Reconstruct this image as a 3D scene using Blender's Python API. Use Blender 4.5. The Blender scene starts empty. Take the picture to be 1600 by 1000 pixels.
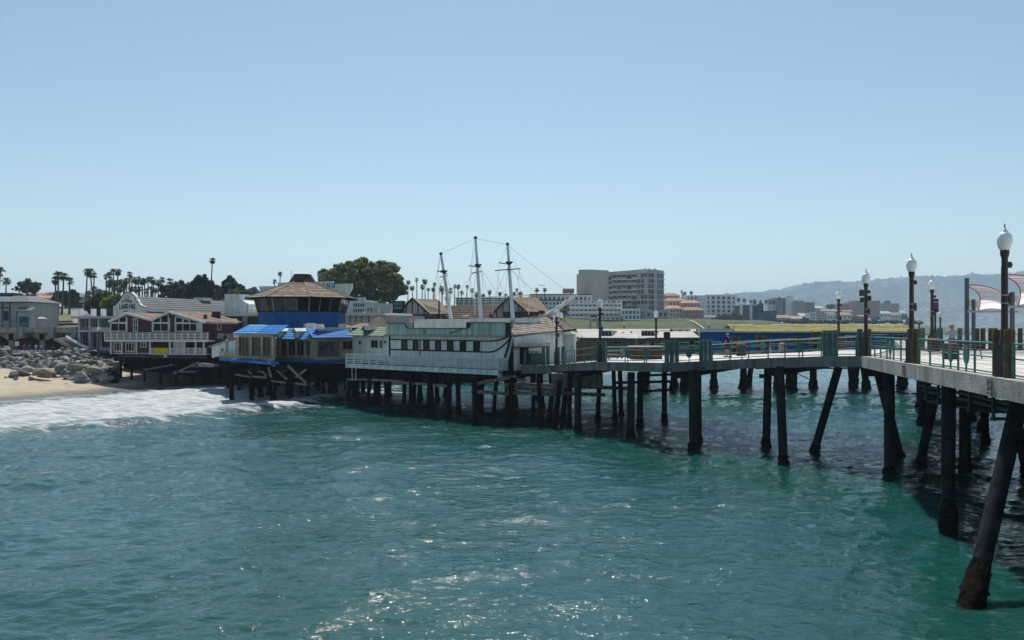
import bpy, bmesh, math, random
import numpy as np
from mathutils import Vector, Matrix, noise as mnoise
R = math.radians
random.seed(11)
rng = np.random.default_rng(11)
sc = bpy.context.scene
col = sc.collection
F, EYE, HZ = 1244.0, 7.8, 511.0        # focal length in px of a 1600 px wide frame, eye height above the water

# ---------------------------------------------------------------- camera, sky, sun, exposure
cam = bpy.data.cameras.new('camera')
cam.lens, cam.sensor_width = 28.0, 36.0
cam.shift_y = 11 / 1600
cam.clip_start, cam.clip_end = 0.1, 20000
camo = bpy.data.objects.new('camera', cam)
camo.location = (0, 0, EYE)
camo.rotation_euler = (R(90), 0, 0)
col.objects.link(camo)
sc.camera = camo

SUN_AZ, SUN_EL = -1.0, 58.0           # azimuth from straight ahead, negative = left
world = bpy.data.worlds.new('World')
sc.world = world
world.use_nodes = True
wn = world.node_tree
sky = wn.nodes.new('ShaderNodeTexSky')
sky.sky_type = 'NISHITA'
sky.sun_disc = False
sky.sun_elevation = R(SUN_EL)
sky.sun_rotation = R(SUN_AZ)
sky.air_density, sky.dust_density, sky.ozone_density = 1.0, 0.5, 0.7
tint = wn.nodes.new('ShaderNodeMix'); tint.data_type = 'RGBA'; tint.blend_type = 'MULTIPLY'
tint.inputs['Factor'].default_value = 1.0; tint.inputs['B'].default_value = (0.90, 0.965, 0.91, 1)      # the photograph's cyan white balance
wn.links.new(sky.outputs[0], tint.inputs['A']); wn.links.new(tint.outputs['Result'], wn.nodes['Background'].inputs[0])
wn.nodes['Background'].inputs[1].default_value = 0.085
sun = bpy.data.lights.new('sun', 'SUN')
sun.energy, sun.angle, sun.color = 4.1, R(0.53), (1.0, 0.955, 0.89)
suno = bpy.data.objects.new('sun', sun)
sd = Vector((math.sin(R(SUN_AZ)) * math.cos(R(SUN_EL)), math.cos(R(SUN_AZ)) * math.cos(R(SUN_EL)), math.sin(R(SUN_EL))))
suno.rotation_euler = (-sd).to_track_quat('-Z', 'Y').to_euler()
suno.location = (-30, 60, 120)
col.objects.link(suno)
vs = sc.view_settings
vs.view_transform, vs.look, vs.gamma, vs.exposure = 'Standard', 'None', 1.0, 0.5
vs.use_curve_mapping = False
sc.cycles.max_bounces = 6
sc.cycles.volume_bounces = 0
sc.cycles.use_denoising = True
sc.cycles.sample_clamp_direct = 60.0

# ---------------------------------------------------------------- helpers
def X(px, Y): return (px - 800) * Y / F
def Zh(py, Y): return EYE - (py - HZ) * Y / F
def P(px, py, Y): return Vector((X(px, Y), Y, Zh(py, Y)))

class MB:
    """collects simple solids and links them as one mesh object"""
    def __init__(s): s.v, s.f = [], []
    def add(s, vs, fs):
        n = len(s.v)
        s.v += [tuple(v) for v in vs]
        s.f += [tuple(i + n for i in f) for f in fs]
        return s
    def box(s, x0, x1, y0, y1, z0, z1):
        return s.add([(x0,y0,z0),(x1,y0,z0),(x1,y1,z0),(x0,y1,z0),(x0,y0,z1),(x1,y0,z1),(x1,y1,z1),(x0,y1,z1)],
                     [(0,3,2,1),(4,5,6,7),(0,1,5,4),(1,2,6,5),(2,3,7,6),(3,0,4,7)])
    def beam(s, p, q, w, h=None):
        p, q = Vector(p), Vector(q); h = h or w
        d = (q - p).normalized()
        a = d.cross(Vector((0,0,1)))
        a = Vector((1,0,0)) if a.length < 1e-4 else a.normalized()
        b = a.cross(d)
        vs = []
        for c in (p, q):
            for sa, sb in ((-1,-1),(1,-1),(1,1),(-1,1)):
                vs.append(c + a*sa*w/2 + b*sb*h/2)
        return s.add(vs, [(3,2,1,0),(4,5,6,7),(0,1,5,4),(1,2,6,5),(2,3,7,6),(3,0,4,7)])
    def path(s, pts, rad, n=8):
        pts = [Vector(p) for p in pts]
        if not hasattr(rad, '__len__'): rad = [rad]*len(pts)
        vs, fs = [], []
        for i, p in enumerate(pts):
            d = (pts[min(i+1, len(pts)-1)] - pts[max(i-1, 0)]).normalized()
            a = d.cross(Vector((0,0,1)))
            a = Vector((1,0,0)) if a.length < 0.02 else a.normalized()
            b = d.cross(a)
            for k in range(n):
                t = 2*math.pi*k/n
                vs.append(p + (a*math.cos(t) + b*math.sin(t))*rad[i])
        for i in range(len(pts)-1):
            for k in range(n):
                fs.append((i*n+k, i*n+(k+1) % n, (i+1)*n+(k+1) % n, (i+1)*n+k))
        fs.append(tuple(range(n-1, -1, -1))); fs.append(tuple((len(pts)-1)*n+k for k in range(n)))
        return s.add(vs, fs)
    def tube(s, p, q, r0, r1=None, n=8): return s.path([p, q], [r0, r0 if r1 is None else r1], n)
    def lathe(s, prof, n=16, c=(0,0,0)):
        vs, fs = [], []
        for r, z in prof:
            for k in range(n):
                t = 2*math.pi*k/n
                vs.append((c[0]+r*math.cos(t), c[1]+r*math.sin(t), c[2]+z))
        for i in range(len(prof)-1):
            for k in range(n):
                fs.append((i*n+k, i*n+(k+1) % n, (i+1)*n+(k+1) % n, (i+1)*n+k))
        fs.append(tuple(range(n-1, -1, -1))); fs.append(tuple((len(prof)-1)*n+k for k in range(n)))
        return s.add(vs, fs)
    def prism(s, poly, z0, z1):                       # plan polygon (counter-clockwise), z0/z1 numbers or lists
        n = len(poly)
        a = z0 if hasattr(z0, '__len__') else [z0]*n
        b = z1 if hasattr(z1, '__len__') else [z1]*n
        vs = [(p[0], p[1], a[i]) for i, p in enumerate(poly)] + [(p[0], p[1], b[i]) for i, p in enumerate(poly)]
        fs = [tuple(range(n-1, -1, -1)), tuple(range(n, 2*n))] + [(i, (i+1) % n, n+(i+1) % n, n+i) for i in range(n)]
        return s.add(vs, fs)
    def slab(s, poly, y0, y1):                        # facade outline (x, z), counter-clockwise seen from the front
        n = len(poly)
        vs = [(p[0], y0, p[1]) for p in poly] + [(p[0], y1, p[1]) for p in poly]
        fs = [tuple(range(n)), tuple(range(2*n-1, n-1, -1))] + [(i, n+i, n+(i+1) % n, (i+1) % n) for i in range(n)]
        return s.add(vs, fs)
    def sheet(s, pts, t):                             # a planar polygon in space, given thickness along -normal
        pts = [Vector(p) for p in pts]; n = len(pts)
        nn = (pts[1]-pts[0]).cross(pts[2]-pts[0]).normalized()
        vs = pts + [p - nn*t for p in pts]
        fs = [tuple(range(n)), tuple(range(2*n-1, n-1, -1))] + [(i, n+i, n+(i+1) % n, (i+1) % n) for i in range(n)]
        return s.add(vs, fs)
    def ball(s, c, r, n=10, m=7, sq=(1,1,1)):
        vs, fs = [], []
        for i in range(m+1):
            ph = math.pi*i/m
            for k in range(n):
                t = 2*math.pi*k/n
                vs.append((c[0]+r*sq[0]*math.sin(ph)*math.cos(t), c[1]+r*sq[1]*math.sin(ph)*math.sin(t), c[2]-r*sq[2]*math.cos(ph)))
        for i in range(m):
            for k in range(n):
                fs.append((i*n+k, i*n+(k+1) % n, (i+1)*n+(k+1) % n, (i+1)*n+k))
        return s.add(vs, fs)
    def mesh(s, name, mat, smooth=False, off=None):
        me = bpy.data.meshes.new(name)
        v = s.v if off is None else [(a[0]-off[0], a[1]-off[1], a[2]-off[2]) for a in s.v]
        me.from_pydata(v, [], s.f)
        me.materials.append(mat)
        if smooth:
            me.polygons.foreach_set('use_smooth', [True]*len(me.polygons))
            me.set_sharp_from_angle(angle=R(40))
        me.update()
        return me
    def obj(s, name, mat, parent=None, smooth=False, world=False):
        off = None
        if world and parent is not None:
            off = Vector((0,0,0)); q = parent
            while q is not None: off = off + q.location; q = q.parent
        return part(name, s.mesh(name, mat, smooth, off), parent)

def part(name, me, parent=None, loc=(0,0,0), rz=0.0):
    o = bpy.data.objects.new(name, me)
    o.location = loc
    o.rotation_euler = (0, 0, rz)
    o.parent = parent
    col.objects.link(o)
    return o

def tag(o, label, cat, group=None):
    o['label'] = label; o['category'] = cat
    if group: o['group'] = group
    return o

def thing(name, label, cat, loc=(0,0,0), rz=0.0, group=None):
    o = bpy.data.objects.new(name, None)
    o.empty_display_size = 0.3
    o.location = loc; o.rotation_euler = (0, 0, rz)
    col.objects.link(o)
    return tag(o, label, cat, group)

def struct(o, kind='structure'):
    o['kind'] = kind
    return o

# ---------------------------------------------------------------- materials
def M(name, c, rough=0.7, var=0.22, scale=1.2, bump=0.12, bscale=None, metal=0.0, spec=0.15, c2=None, streak=0.0, rnd=0.0, lo=0.38, hi=0.66):
    m = bpy.data.materials.new(name); m.use_nodes = True
    nt = m.node_tree; N = nt.nodes; L = nt.links
    b = N['Principled BSDF']
    b.inputs['Roughness'].default_value = rough
    b.inputs['Metallic'].default_value = metal
    b.inputs['Specular IOR Level'].default_value = spec
    tc = N.new('ShaderNodeTexCoord')
    no = N.new('ShaderNodeTexNoise')
    no.inputs['Scale'].default_value = scale; no.inputs['Detail'].default_value = 7; no.inputs['Roughness'].default_value = 0.62
    L.new(tc.outputs['Object'], no.inputs['Vector'])
    ra = N.new('ShaderNodeValToRGB')
    ra.color_ramp.elements[0].position = lo; ra.color_ramp.elements[1].position = hi
    ca = tuple(x*(1-var) for x in c) if c2 is None else c
    cb = tuple(min(x*(1+var), 0.9) for x in c) if c2 is None else c2
    ra.color_ramp.elements[0].color = (*ca, 1); ra.color_ramp.elements[1].color = (*cb, 1)
    L.new(no.outputs['Fac'], ra.inputs['Fac'])
    out = ra.outputs['Color']
    if streak:
        mp = N.new('ShaderNodeMapping'); mp.inputs['Scale'].default_value = (3.0, 3.0, 0.25)
        L.new(tc.outputs['Object'], mp.inputs['Vector'])
        n2 = N.new('ShaderNodeTexNoise'); n2.inputs['Scale'].default_value = 1.0; n2.inputs['Detail'].default_value = 5
        L.new(mp.outputs['Vector'], n2.inputs['Vector'])
        mr = N.new('ShaderNodeMapRange'); mr.inputs[1].default_value = 0.42; mr.inputs[2].default_value = 0.68
        mr.inputs[3].default_value = 1.0; mr.inputs[4].default_value = 1.0 - streak
        L.new(n2.outputs['Fac'], mr.inputs['Value'])
        mx = N.new('ShaderNodeMix'); mx.data_type = 'RGBA'; mx.blend_type = 'MULTIPLY'; mx.inputs['Factor'].default_value = 1.0
        L.new(out, mx.inputs['A']); L.new(mr.outputs['Result'], mx.inputs['B'])
        out = mx.outputs['Result']
    if rnd:
        oi = N.new('ShaderNodeObjectInfo')
        mr = N.new('ShaderNodeMapRange'); mr.inputs[3].default_value = 1.0 - rnd; mr.inputs[4].default_value = 1.0 + rnd
        L.new(oi.outputs['Random'], mr.inputs['Value'])
        mx = N.new('ShaderNodeMix'); mx.data_type = 'RGBA'; mx.blend_type = 'MULTIPLY'; mx.inputs['Factor'].default_value = 1.0
        L.new(out, mx.inputs['A']); L.new(mr.outputs['Result'], mx.inputs['B'])
        out = mx.outputs['Result']
    L.new(out, b.inputs['Base Color'])
    if bump:
        n3 = N.new('ShaderNodeTexNoise'); n3.inputs['Scale'].default_value = bscale or scale*8; n3.inputs['Detail'].default_value = 5
        L.new(tc.outputs['Object'], n3.inputs['Vector'])
        bp = N.new('ShaderNodeBump'); bp.inputs['Strength'].default_value = min(bump*3, 1); bp.inputs['Distance'].default_value = 0.04
        L.new(n3.outputs['Fac'], bp.inputs['Height']); L.new(bp.outputs['Normal'], b.inputs['Normal'])
    return m

def glass(name, c=(0.018, 0.024, 0.028), rough=0.06, rnd=0.5):
    m = M(name, c, rough, var=0.3, scale=0.6, bump=0.02, bscale=0.9, spec=0.10, rnd=rnd)
    return m

mt = dict(
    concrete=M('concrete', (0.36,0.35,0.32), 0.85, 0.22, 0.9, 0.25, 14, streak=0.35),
    concrete_shade=M('shaded_concrete', (0.175,0.195,0.185), 0.85, 0.25, 0.8, 0.25, 12, streak=0.45),  # darker copy of concrete, shade of the camera-facing fascia put into its colour
    deck=M('pier_deck_paving', (0.50,0.48,0.45), 0.8, 0.12, 0.7, 0.15, 18, rnd=0.08),
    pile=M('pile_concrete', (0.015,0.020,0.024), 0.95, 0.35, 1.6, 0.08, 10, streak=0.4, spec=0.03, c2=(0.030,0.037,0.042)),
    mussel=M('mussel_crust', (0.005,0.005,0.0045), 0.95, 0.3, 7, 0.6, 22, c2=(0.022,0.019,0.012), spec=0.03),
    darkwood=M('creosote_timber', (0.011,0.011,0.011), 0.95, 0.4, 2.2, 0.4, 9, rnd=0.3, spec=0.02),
    greywood=M('weathered_timber', (0.25,0.225,0.20), 0.9, 0.35, 2.5, 0.4, 12, streak=0.3, rnd=0.25),
    rustwood=M('rusty_timber', (0.085,0.05,0.045), 0.9, 0.4, 2.5, 0.4, 9, c2=(0.20,0.18,0.165), rnd=0.2),
    teal=M('teal_rail_paint', (0.040,0.135,0.12), 0.5, 0.25, 3, 0.08, 20, c2=(0.062,0.185,0.165)),
    tealpost=M('teal_painted_post', (0.075,0.135,0.125), 0.8, 0.3, 2.2, 0.3, 10, streak=0.45, c2=(0.13,0.19,0.175)),
    brownpost=M('brown_timber_post', (0.125,0.085,0.045), 0.85, 0.3, 2.2, 0.3, 10, streak=0.35),
    railwhite=M('sun_bleached_rail', (0.42,0.40,0.36), 0.6, 0.15, 2, 0.1),
    lampmetal=M('brown_lamp_metal', (0.030,0.020,0.018), 0.45, 0.2, 3, 0.03, spec=0.4),
    globe=M('white_acrylic_globe', (0.80,0.82,0.82), 0.22, 0.03, 2, 0.0, spec=0.5),
    steel=M('galvanised_steel', (0.32,0.33,0.34), 0.45, 0.25, 3, 0.1, metal=0.4),
    darksteel=M('dark_steel', (0.05,0.055,0.055), 0.5, 0.3, 3, 0.1),
    greenpipe=M('green_pipe', (0.045,0.085,0.072), 0.6, 0.3, 3, 0.1),
    white=M('white_paint', (0.64,0.64,0.62), 0.6, 0.08, 1.5, 0.08, streak=0.15),
    whitewall=M('off_white_wall', (0.64,0.65,0.63), 0.8, 0.10, 0.8, 0.12, streak=0.2),
    palegreen=M('pale_green_white_wall', (0.60,0.66,0.63), 0.8, 0.10, 0.8, 0.1, streak=0.2),
    hull=M('hull_grey_white', (0.70,0.74,0.72), 0.7, 0.10, 1.0, 0.1, streak=0.25),
    bulwark=M('weathered_green_bulwark', (0.32,0.45,0.41), 0.75, 0.2, 0.8, 0.2, streak=0.5, c2=(0.48,0.58,0.54)),
    railgrey=M('blue_grey_rail', (0.60,0.67,0.67), 0.65, 0.12, 1.5, 0.1, streak=0.25, rnd=0.1),
    black=M('black_trim', (0.018,0.018,0.020), 0.6, 0.2, 3, 0.05),
    maroon=M('maroon_pane', (0.085,0.02,0.045), 0.3, 0.2, 3, 0.02, rnd=0.3),
    mast=M('mast_paint', (0.66,0.70,0.72), 0.6, 0.12, 1.0, 0.08, streak=0.3),
    rope=M('rope', (0.24,0.235,0.22), 0.9, 0.2, 4, 0),
    shingle=M('grey_brown_shingle', (0.215,0.18,0.145), 0.95, 0.35, 2.0, 0.5, 10, rnd=0.2),
    shinglelight=M('bleached_shingle', (0.27,0.235,0.20), 0.95, 0.35, 1.2, 0.5, 10, rnd=0.18),
    bluetile=M('faded_blue_tile', (0.070,0.27,0.55), 0.6, 0.2, 1.5, 0.3, 8, rnd=0.12, streak=0.2),
    bluepaint=M('fresh_blue_tile', (0.015,0.145,0.43), 0.6, 0.15, 1.2, 0.1, rnd=0.1),
    bluewall=M('blue_wall', (0.014,0.105,0.34), 0.65, 0.15, 1.0, 0.1, streak=0.25),
    greentile=M('pale_green_tile', (0.20,0.27,0.19), 0.8, 0.2, 1.5, 0.3, 8, rnd=0.12),
    tan=M('tan_wall', (0.38,0.33,0.25), 0.75, 0.15, 1.2, 0.1, streak=0.2),
    purple=M('plum_siding', (0.078,0.040,0.062), 0.7, 0.15, 1.2, 0.1, streak=0.2),
    redroof=M('brown_red_roof', (0.185,0.125,0.098), 0.9, 0.2, 1.5, 0.3, 8, rnd=0.1),
    tileroof=M('terracotta_roof', (0.31,0.185,0.14), 0.85, 0.2, 0.4, 0.2, 4, rnd=0.15),
    greyroof=M('grey_tile_roof', (0.125,0.14,0.145), 0.8, 0.15, 0.8, 0.3, 6, rnd=0.12),
    flatroof=M('light_flat_roof', (0.44,0.42,0.38), 0.9, 0.15, 0.6, 0.15, c2=(0.34,0.325,0.29)),
    yellowroof=M('lichen_yellow_roof', (0.28,0.245,0.055), 0.9, 0.2, 1.3, 0.3, 9, c2=(0.30,0.28,0.19), rnd=0.15, lo=0.44, hi=0.58),
    thatch=M('brown_shake_roof', (0.085,0.065,0.045), 0.95, 0.35, 1.5, 0.5, 8, rnd=0.15),
    tanroof=M('tan_shingle_roof', (0.235,0.19,0.145), 0.95, 0.15, 1.5, 0.3, 8),
    tudor=M('tudor_plaster', (0.50,0.455,0.43), 0.85, 0.08, 1.0, 0.08),
    darkbrown=M('dark_brown_timber', (0.035,0.022,0.020), 0.8, 0.25, 2, 0.2),
    maroonwall=M('maroon_fence', (0.085,0.04,0.045), 0.85, 0.25, 2, 0.2, rnd=0.15),
    brownwall=M('brown_wall', (0.13,0.10,0.07), 0.85, 0.2, 1.5, 0.2, rnd=0.15),
    bamboo=M('brown_reed_fence', (0.20,0.145,0.09), 0.9, 0.2, 2.5, 0.2, streak=0.3, rnd=0.15),
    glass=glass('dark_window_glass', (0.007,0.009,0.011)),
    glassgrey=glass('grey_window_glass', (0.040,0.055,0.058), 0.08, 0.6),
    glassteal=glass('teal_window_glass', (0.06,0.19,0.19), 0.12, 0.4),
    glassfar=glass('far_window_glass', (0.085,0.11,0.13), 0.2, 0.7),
    beige=M('beige_wall', (0.50,0.455,0.40), 0.85, 0.08, 0.15, 0.05),
    creamfar=M('cream_wall', (0.60,0.55,0.48), 0.85, 0.08, 0.15, 0.05),
    whitefar=M('white_far_wall', (0.76,0.76,0.75), 0.85, 0.07, 0.15, 0.05),
    greyfar=M('grey_far_wall', (0.42,0.44,0.46), 0.85, 0.08, 0.15, 0.05),
    darkfar=M('dark_far_wall', (0.085,0.10,0.115), 0.85, 0.1, 0.15, 0.05),
    bluefar=M('blue_far_wall', (0.04,0.14,0.24), 0.8, 0.08, 0.15, 0.05),
    salmon=M('salmon_wall', (0.50,0.37,0.30), 0.85, 0.08, 0.15, 0.05),
    pinkfar=M('pink_wall', (0.48,0.32,0.28), 0.85, 0.08, 0.15, 0.05),
    brownfar=M('brown_far_wall', (0.32,0.27,0.22), 0.85, 0.1, 0.15, 0.05),
    tealtrim=M('dark_teal_trim', (0.02,0.085,0.105), 0.6, 0.15, 1.5, 0.05),
    huwall=M('grey_green_siding', (0.27,0.295,0.285), 0.8, 0.1, 1, 0.1),
    greenwall=M('sage_wall', (0.13,0.19,0.165), 0.8, 0.15, 1, 0.1, streak=0.25),
    asphalt=M('road_asphalt', (0.19,0.19,0.185), 0.9, 0.1, 0.3, 0.1),
    kerb=M('kerb_concrete', (0.42,0.41,0.38), 0.9, 0.1, 0.5, 0.1),
    rock=M('granite_boulder', (0.11,0.112,0.112), 0.9, 0.35, 1.3, 0.5, 6, c2=(0.29,0.285,0.265), rnd=0.5),
    rocktan=M('tan_boulder', (0.25,0.215,0.155), 0.9, 0.25, 1.3, 0.5, 6, rnd=0.15),
    bark=M('bark', (0.085,0.07,0.055), 0.95, 0.3, 2, 0.4),
    palmbark=M('palm_trunk', (0.135,0.115,0.09), 0.95, 0.25, 2, 0.4),
    navy=M('navy_cloth', (0.012,0.014,0.026), 0.85, 0.2, 6, 0.1),
    skin=M('skin', (0.42,0.25,0.18), 0.55, 0.08, 8, 0.02),
    striped=M('pale_striped_cloth', (0.36,0.37,0.43), 0.85, 0.2, 9, 0.1),
    hair=M('blond_hair', (0.42,0.25,0.10), 0.7, 0.25, 20, 0.3),
    darkhair=M('dark_hair', (0.03,0.022,0.018), 0.7, 0.25, 20, 0.3),
    cap=M('tan_cap', (0.36,0.27,0.21), 0.85, 0.1, 8, 0.1),
    redcloth=M('red_cloth', (0.38,0.05,0.04), 0.85, 0.15, 6, 0.1),
    bluecloth=M('blue_cloth', (0.06,0.10,0.22), 0.85, 0.15, 6, 0.1),
    benchwood=M('maroon_bench_slat', (0.075,0.035,0.035), 0.6, 0.2, 3, 0.1, rnd=0.15),
    barrel=M('red_brown_bin', (0.115,0.05,0.035), 0.7, 0.2, 3, 0.2, rnd=0.15),
    sail=None, sailcream=None,
    redtrim=M('red_trim', (0.52,0.06,0.10), 0.7, 0.1, 3, 0.0),
    bannerblue=M('banner_blue', (0.025,0.035,0.13), 0.8, 0.1, 3, 0.0),
    yellow=M('yellow_banner', (0.52,0.40,0.03), 0.8, 0.1, 3, 0.05),
    pinksign=M('pale_pink_sign', (0.55,0.47,0.48), 0.7, 0.08, 3, 0.0),
    signred=M('sign_red', (0.45,0.05,0.05), 0.7, 0.1, 3, 0.0),
    cargrey=M('car_paint_grey', (0.18,0.19,0.20), 0.3, 0.05, 3, 0.0, spec=0.5, rnd=0.6),
    rubber=M('tyre_rubber', (0.02,0.02,0.02), 0.9, 0.1, 3, 0.0),
    mural=None, mastgrey=M('blue_grey_mast', (0.085,0.11,0.13), .6, .15, 2, .05),
)

def fol(name, ca, cb, trans=0.36):
    ca = tuple(x*1.25 for x in ca); cb = tuple(x*1.45 for x in cb)
    m = bpy.data.materials.new(name); m.use_nodes = True
    nt = m.node_tree; N = nt.nodes; L = nt.links
    b = N['Principled BSDF']; b.inputs['Roughness'].default_value = 0.65; b.inputs['Specular IOR Level'].default_value = 0.2
    g = N.new('ShaderNodeNewGeometry'); oi = N.new('ShaderNodeObjectInfo')
    tc = N.new('ShaderNodeTexCoord')
    no = N.new('ShaderNodeTexNoise'); no.inputs['Scale'].default_value = 0.9; no.inputs['Detail'].default_value = 4
    L.new(tc.outputs['Object'], no.inputs['Vector'])
    ad = N.new('ShaderNodeMath'); ad.operation = 'ADD'
    mu = N.new('ShaderNodeMath'); mu.operation = 'MULTIPLY'; mu.inputs[1].default_value = 0.45
    L.new(g.outputs['Random Per Island'], mu.inputs[0]); L.new(mu.outputs[0], ad.inputs[0]); L.new(no.outputs['Fac'], ad.inputs[1])
    mr = N.new('ShaderNodeMapRange'); mr.inputs[1].default_value = 0.4; mr.inputs[2].default_value = 1.05
    L.new(ad.outputs[0], mr.inputs['Value'])
    mx = N.new('ShaderNodeMix'); mx.data_type = 'RGBA'
    mx.inputs['A'].default_value = (*ca, 1); mx.inputs['B'].default_value = (*cb, 1)
    L.new(mr.outputs['Result'], mx.inputs['Factor']); L.new(mx.outputs['Result'], b.inputs['Base Color'])
    t = N.new('ShaderNodeBsdfTranslucent'); L.new(mx.outputs['Result'], t.inputs['Color'])
    ms = N.new('ShaderNodeMixShader'); ms.inputs[0].default_value = trans
    L.new(b.outputs[0], ms.inputs[1]); L.new(t.outputs[0], ms.inputs[2])
    L.new(ms.outputs[0], N['Material Output'].inputs['Surface'])
    return m
mt['sail'] = None; mt['sailcream'] = None
leaf = dict(
    dark=fol('dark_leaf', (0.020,0.032,0.017), (0.075,0.092,0.040)),
    fig=fol('fig_leaf', (0.042,0.058,0.025), (0.185,0.195,0.080)),
    conifer=fol('conifer_leaf', (0.012,0.022,0.018), (0.045,0.065,0.042)),
    bright=fol('bright_leaf', (0.06,0.095,0.025), (0.20,0.24,0.06)),
    palm=fol('palm_leaf', (0.026,0.036,0.018), (0.085,0.095,0.042)),
    grass=fol('grass_leaf', (0.07,0.10,0.03), (0.16,0.18,0.07)),
)

def cloth(name, c):
    m = bpy.data.materials.new(name); m.use_nodes = True
    N = m.node_tree.nodes; L = m.node_tree.links; b = N['Principled BSDF']
    tc = N.new('ShaderNodeTexCoord'); no = N.new('ShaderNodeTexNoise'); no.inputs['Scale'].default_value = 3
    L.new(tc.outputs['Object'], no.inputs['Vector'])
    r = N.new('ShaderNodeValToRGB'); r.color_ramp.elements[0].color = (*[x*.9 for x in c], 1); r.color_ramp.elements[1].color = (*c, 1)
    L.new(no.outputs['Fac'], r.inputs['Fac']); L.new(r.outputs['Color'], b.inputs['Base Color']); b.inputs['Roughness'].default_value = .85
    t = N.new('ShaderNodeBsdfTranslucent'); L.new(r.outputs['Color'], t.inputs['Color'])
    ms = N.new('ShaderNodeMixShader'); ms.inputs[0].default_value = .75
    L.new(b.outputs[0], ms.inputs[1]); L.new(t.outputs[0], ms.inputs[2]); L.new(ms.outputs[0], N['Material Output'].inputs['Surface'])
    return m
mt['sail'] = cloth('white_sail_cloth', (0.88,0.86,0.86)); mt['sailcream'] = cloth('cream_sail_cloth', (0.70,0.60,0.45))
# ================================================================ SETTING: water, beach, land, hills
SHORE = [(-95,10),(-75,45),(-54.7,85),(-44,109),(-34,117),(-18,123),(5,131),(35,150),(60,190),(90,260),(130,310),(300,560),(560,900),(1500,2300)]
def inland(x, y):
    """signed distance to the shoreline, positive on the land side"""
    best = np.full(x.shape, 1e9); sg = np.ones(x.shape)
    for (ax, ay), (bx, by) in zip(SHORE[:-1], SHORE[1:]):
        ux, uy = bx-ax, by-ay; l2 = ux*ux+uy*uy
        t = np.clip(((x-ax)*ux+(y-ay)*uy)/l2, 0, 1)
        dx, dy = x-(ax+t*ux), y-(ay+t*uy)
        d = np.hypot(dx, dy)
        s = np.sign(ux*(y-ay)-uy*(x-ax))
        m = d < best
        best = np.where(m, d, best); sg = np.where(m, s, sg)
    return best*sg
def sstep(a, b, x):
    t = np.clip((x-a)/(b-a), 0, 1); return t*t*(3-2*t)
def grid_mesh(name, xs, ys, zs, mat, smooth=True):
    r, c = xs.shape
    me = bpy.data.meshes.new(name)
    co = np.stack([xs, ys, zs], -1).reshape(-1, 3).astype(np.float32)
    i = np.arange((r-1)*(c-1)); a = (i//(c-1))*c + i % (c-1)
    q = np.stack([a, a+1, a+c+1, a+c], -1).astype(np.int32)
    me.vertices.add(len(co)); me.vertices.foreach_set('co', co.ravel())
    me.loops.add(q.size); me.loops.foreach_set('vertex_index', q.ravel())
    me.polygons.add(len(q)); me.polygons.foreach_set('loop_start', np.arange(0, q.size, 4, dtype=np.int32))
    me.update(calc_edges=True)
    if smooth: me.polygons.foreach_set('use_smooth', np.ones(len(q), dtype=bool))
    me.materials.append(mat)
    return me
def vnoise(x, y, s, seed=0.0, oct=3):
    o = np.zeros(x.shape); a = 1.0
    g = np.random.default_rng(int(seed*100)+5)
    for k in range(oct):
        for j in range(5):
            th = g.uniform(0, 6.283); f = 6.283/s*(1.7**k)*g.uniform(.7, 1.4)
            o += a*np.sin((x*np.cos(th)+y*np.sin(th))*f+g.uniform(0, 6.283))
        a *= 0.55
    return o/5

SSS = 1.0
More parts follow.
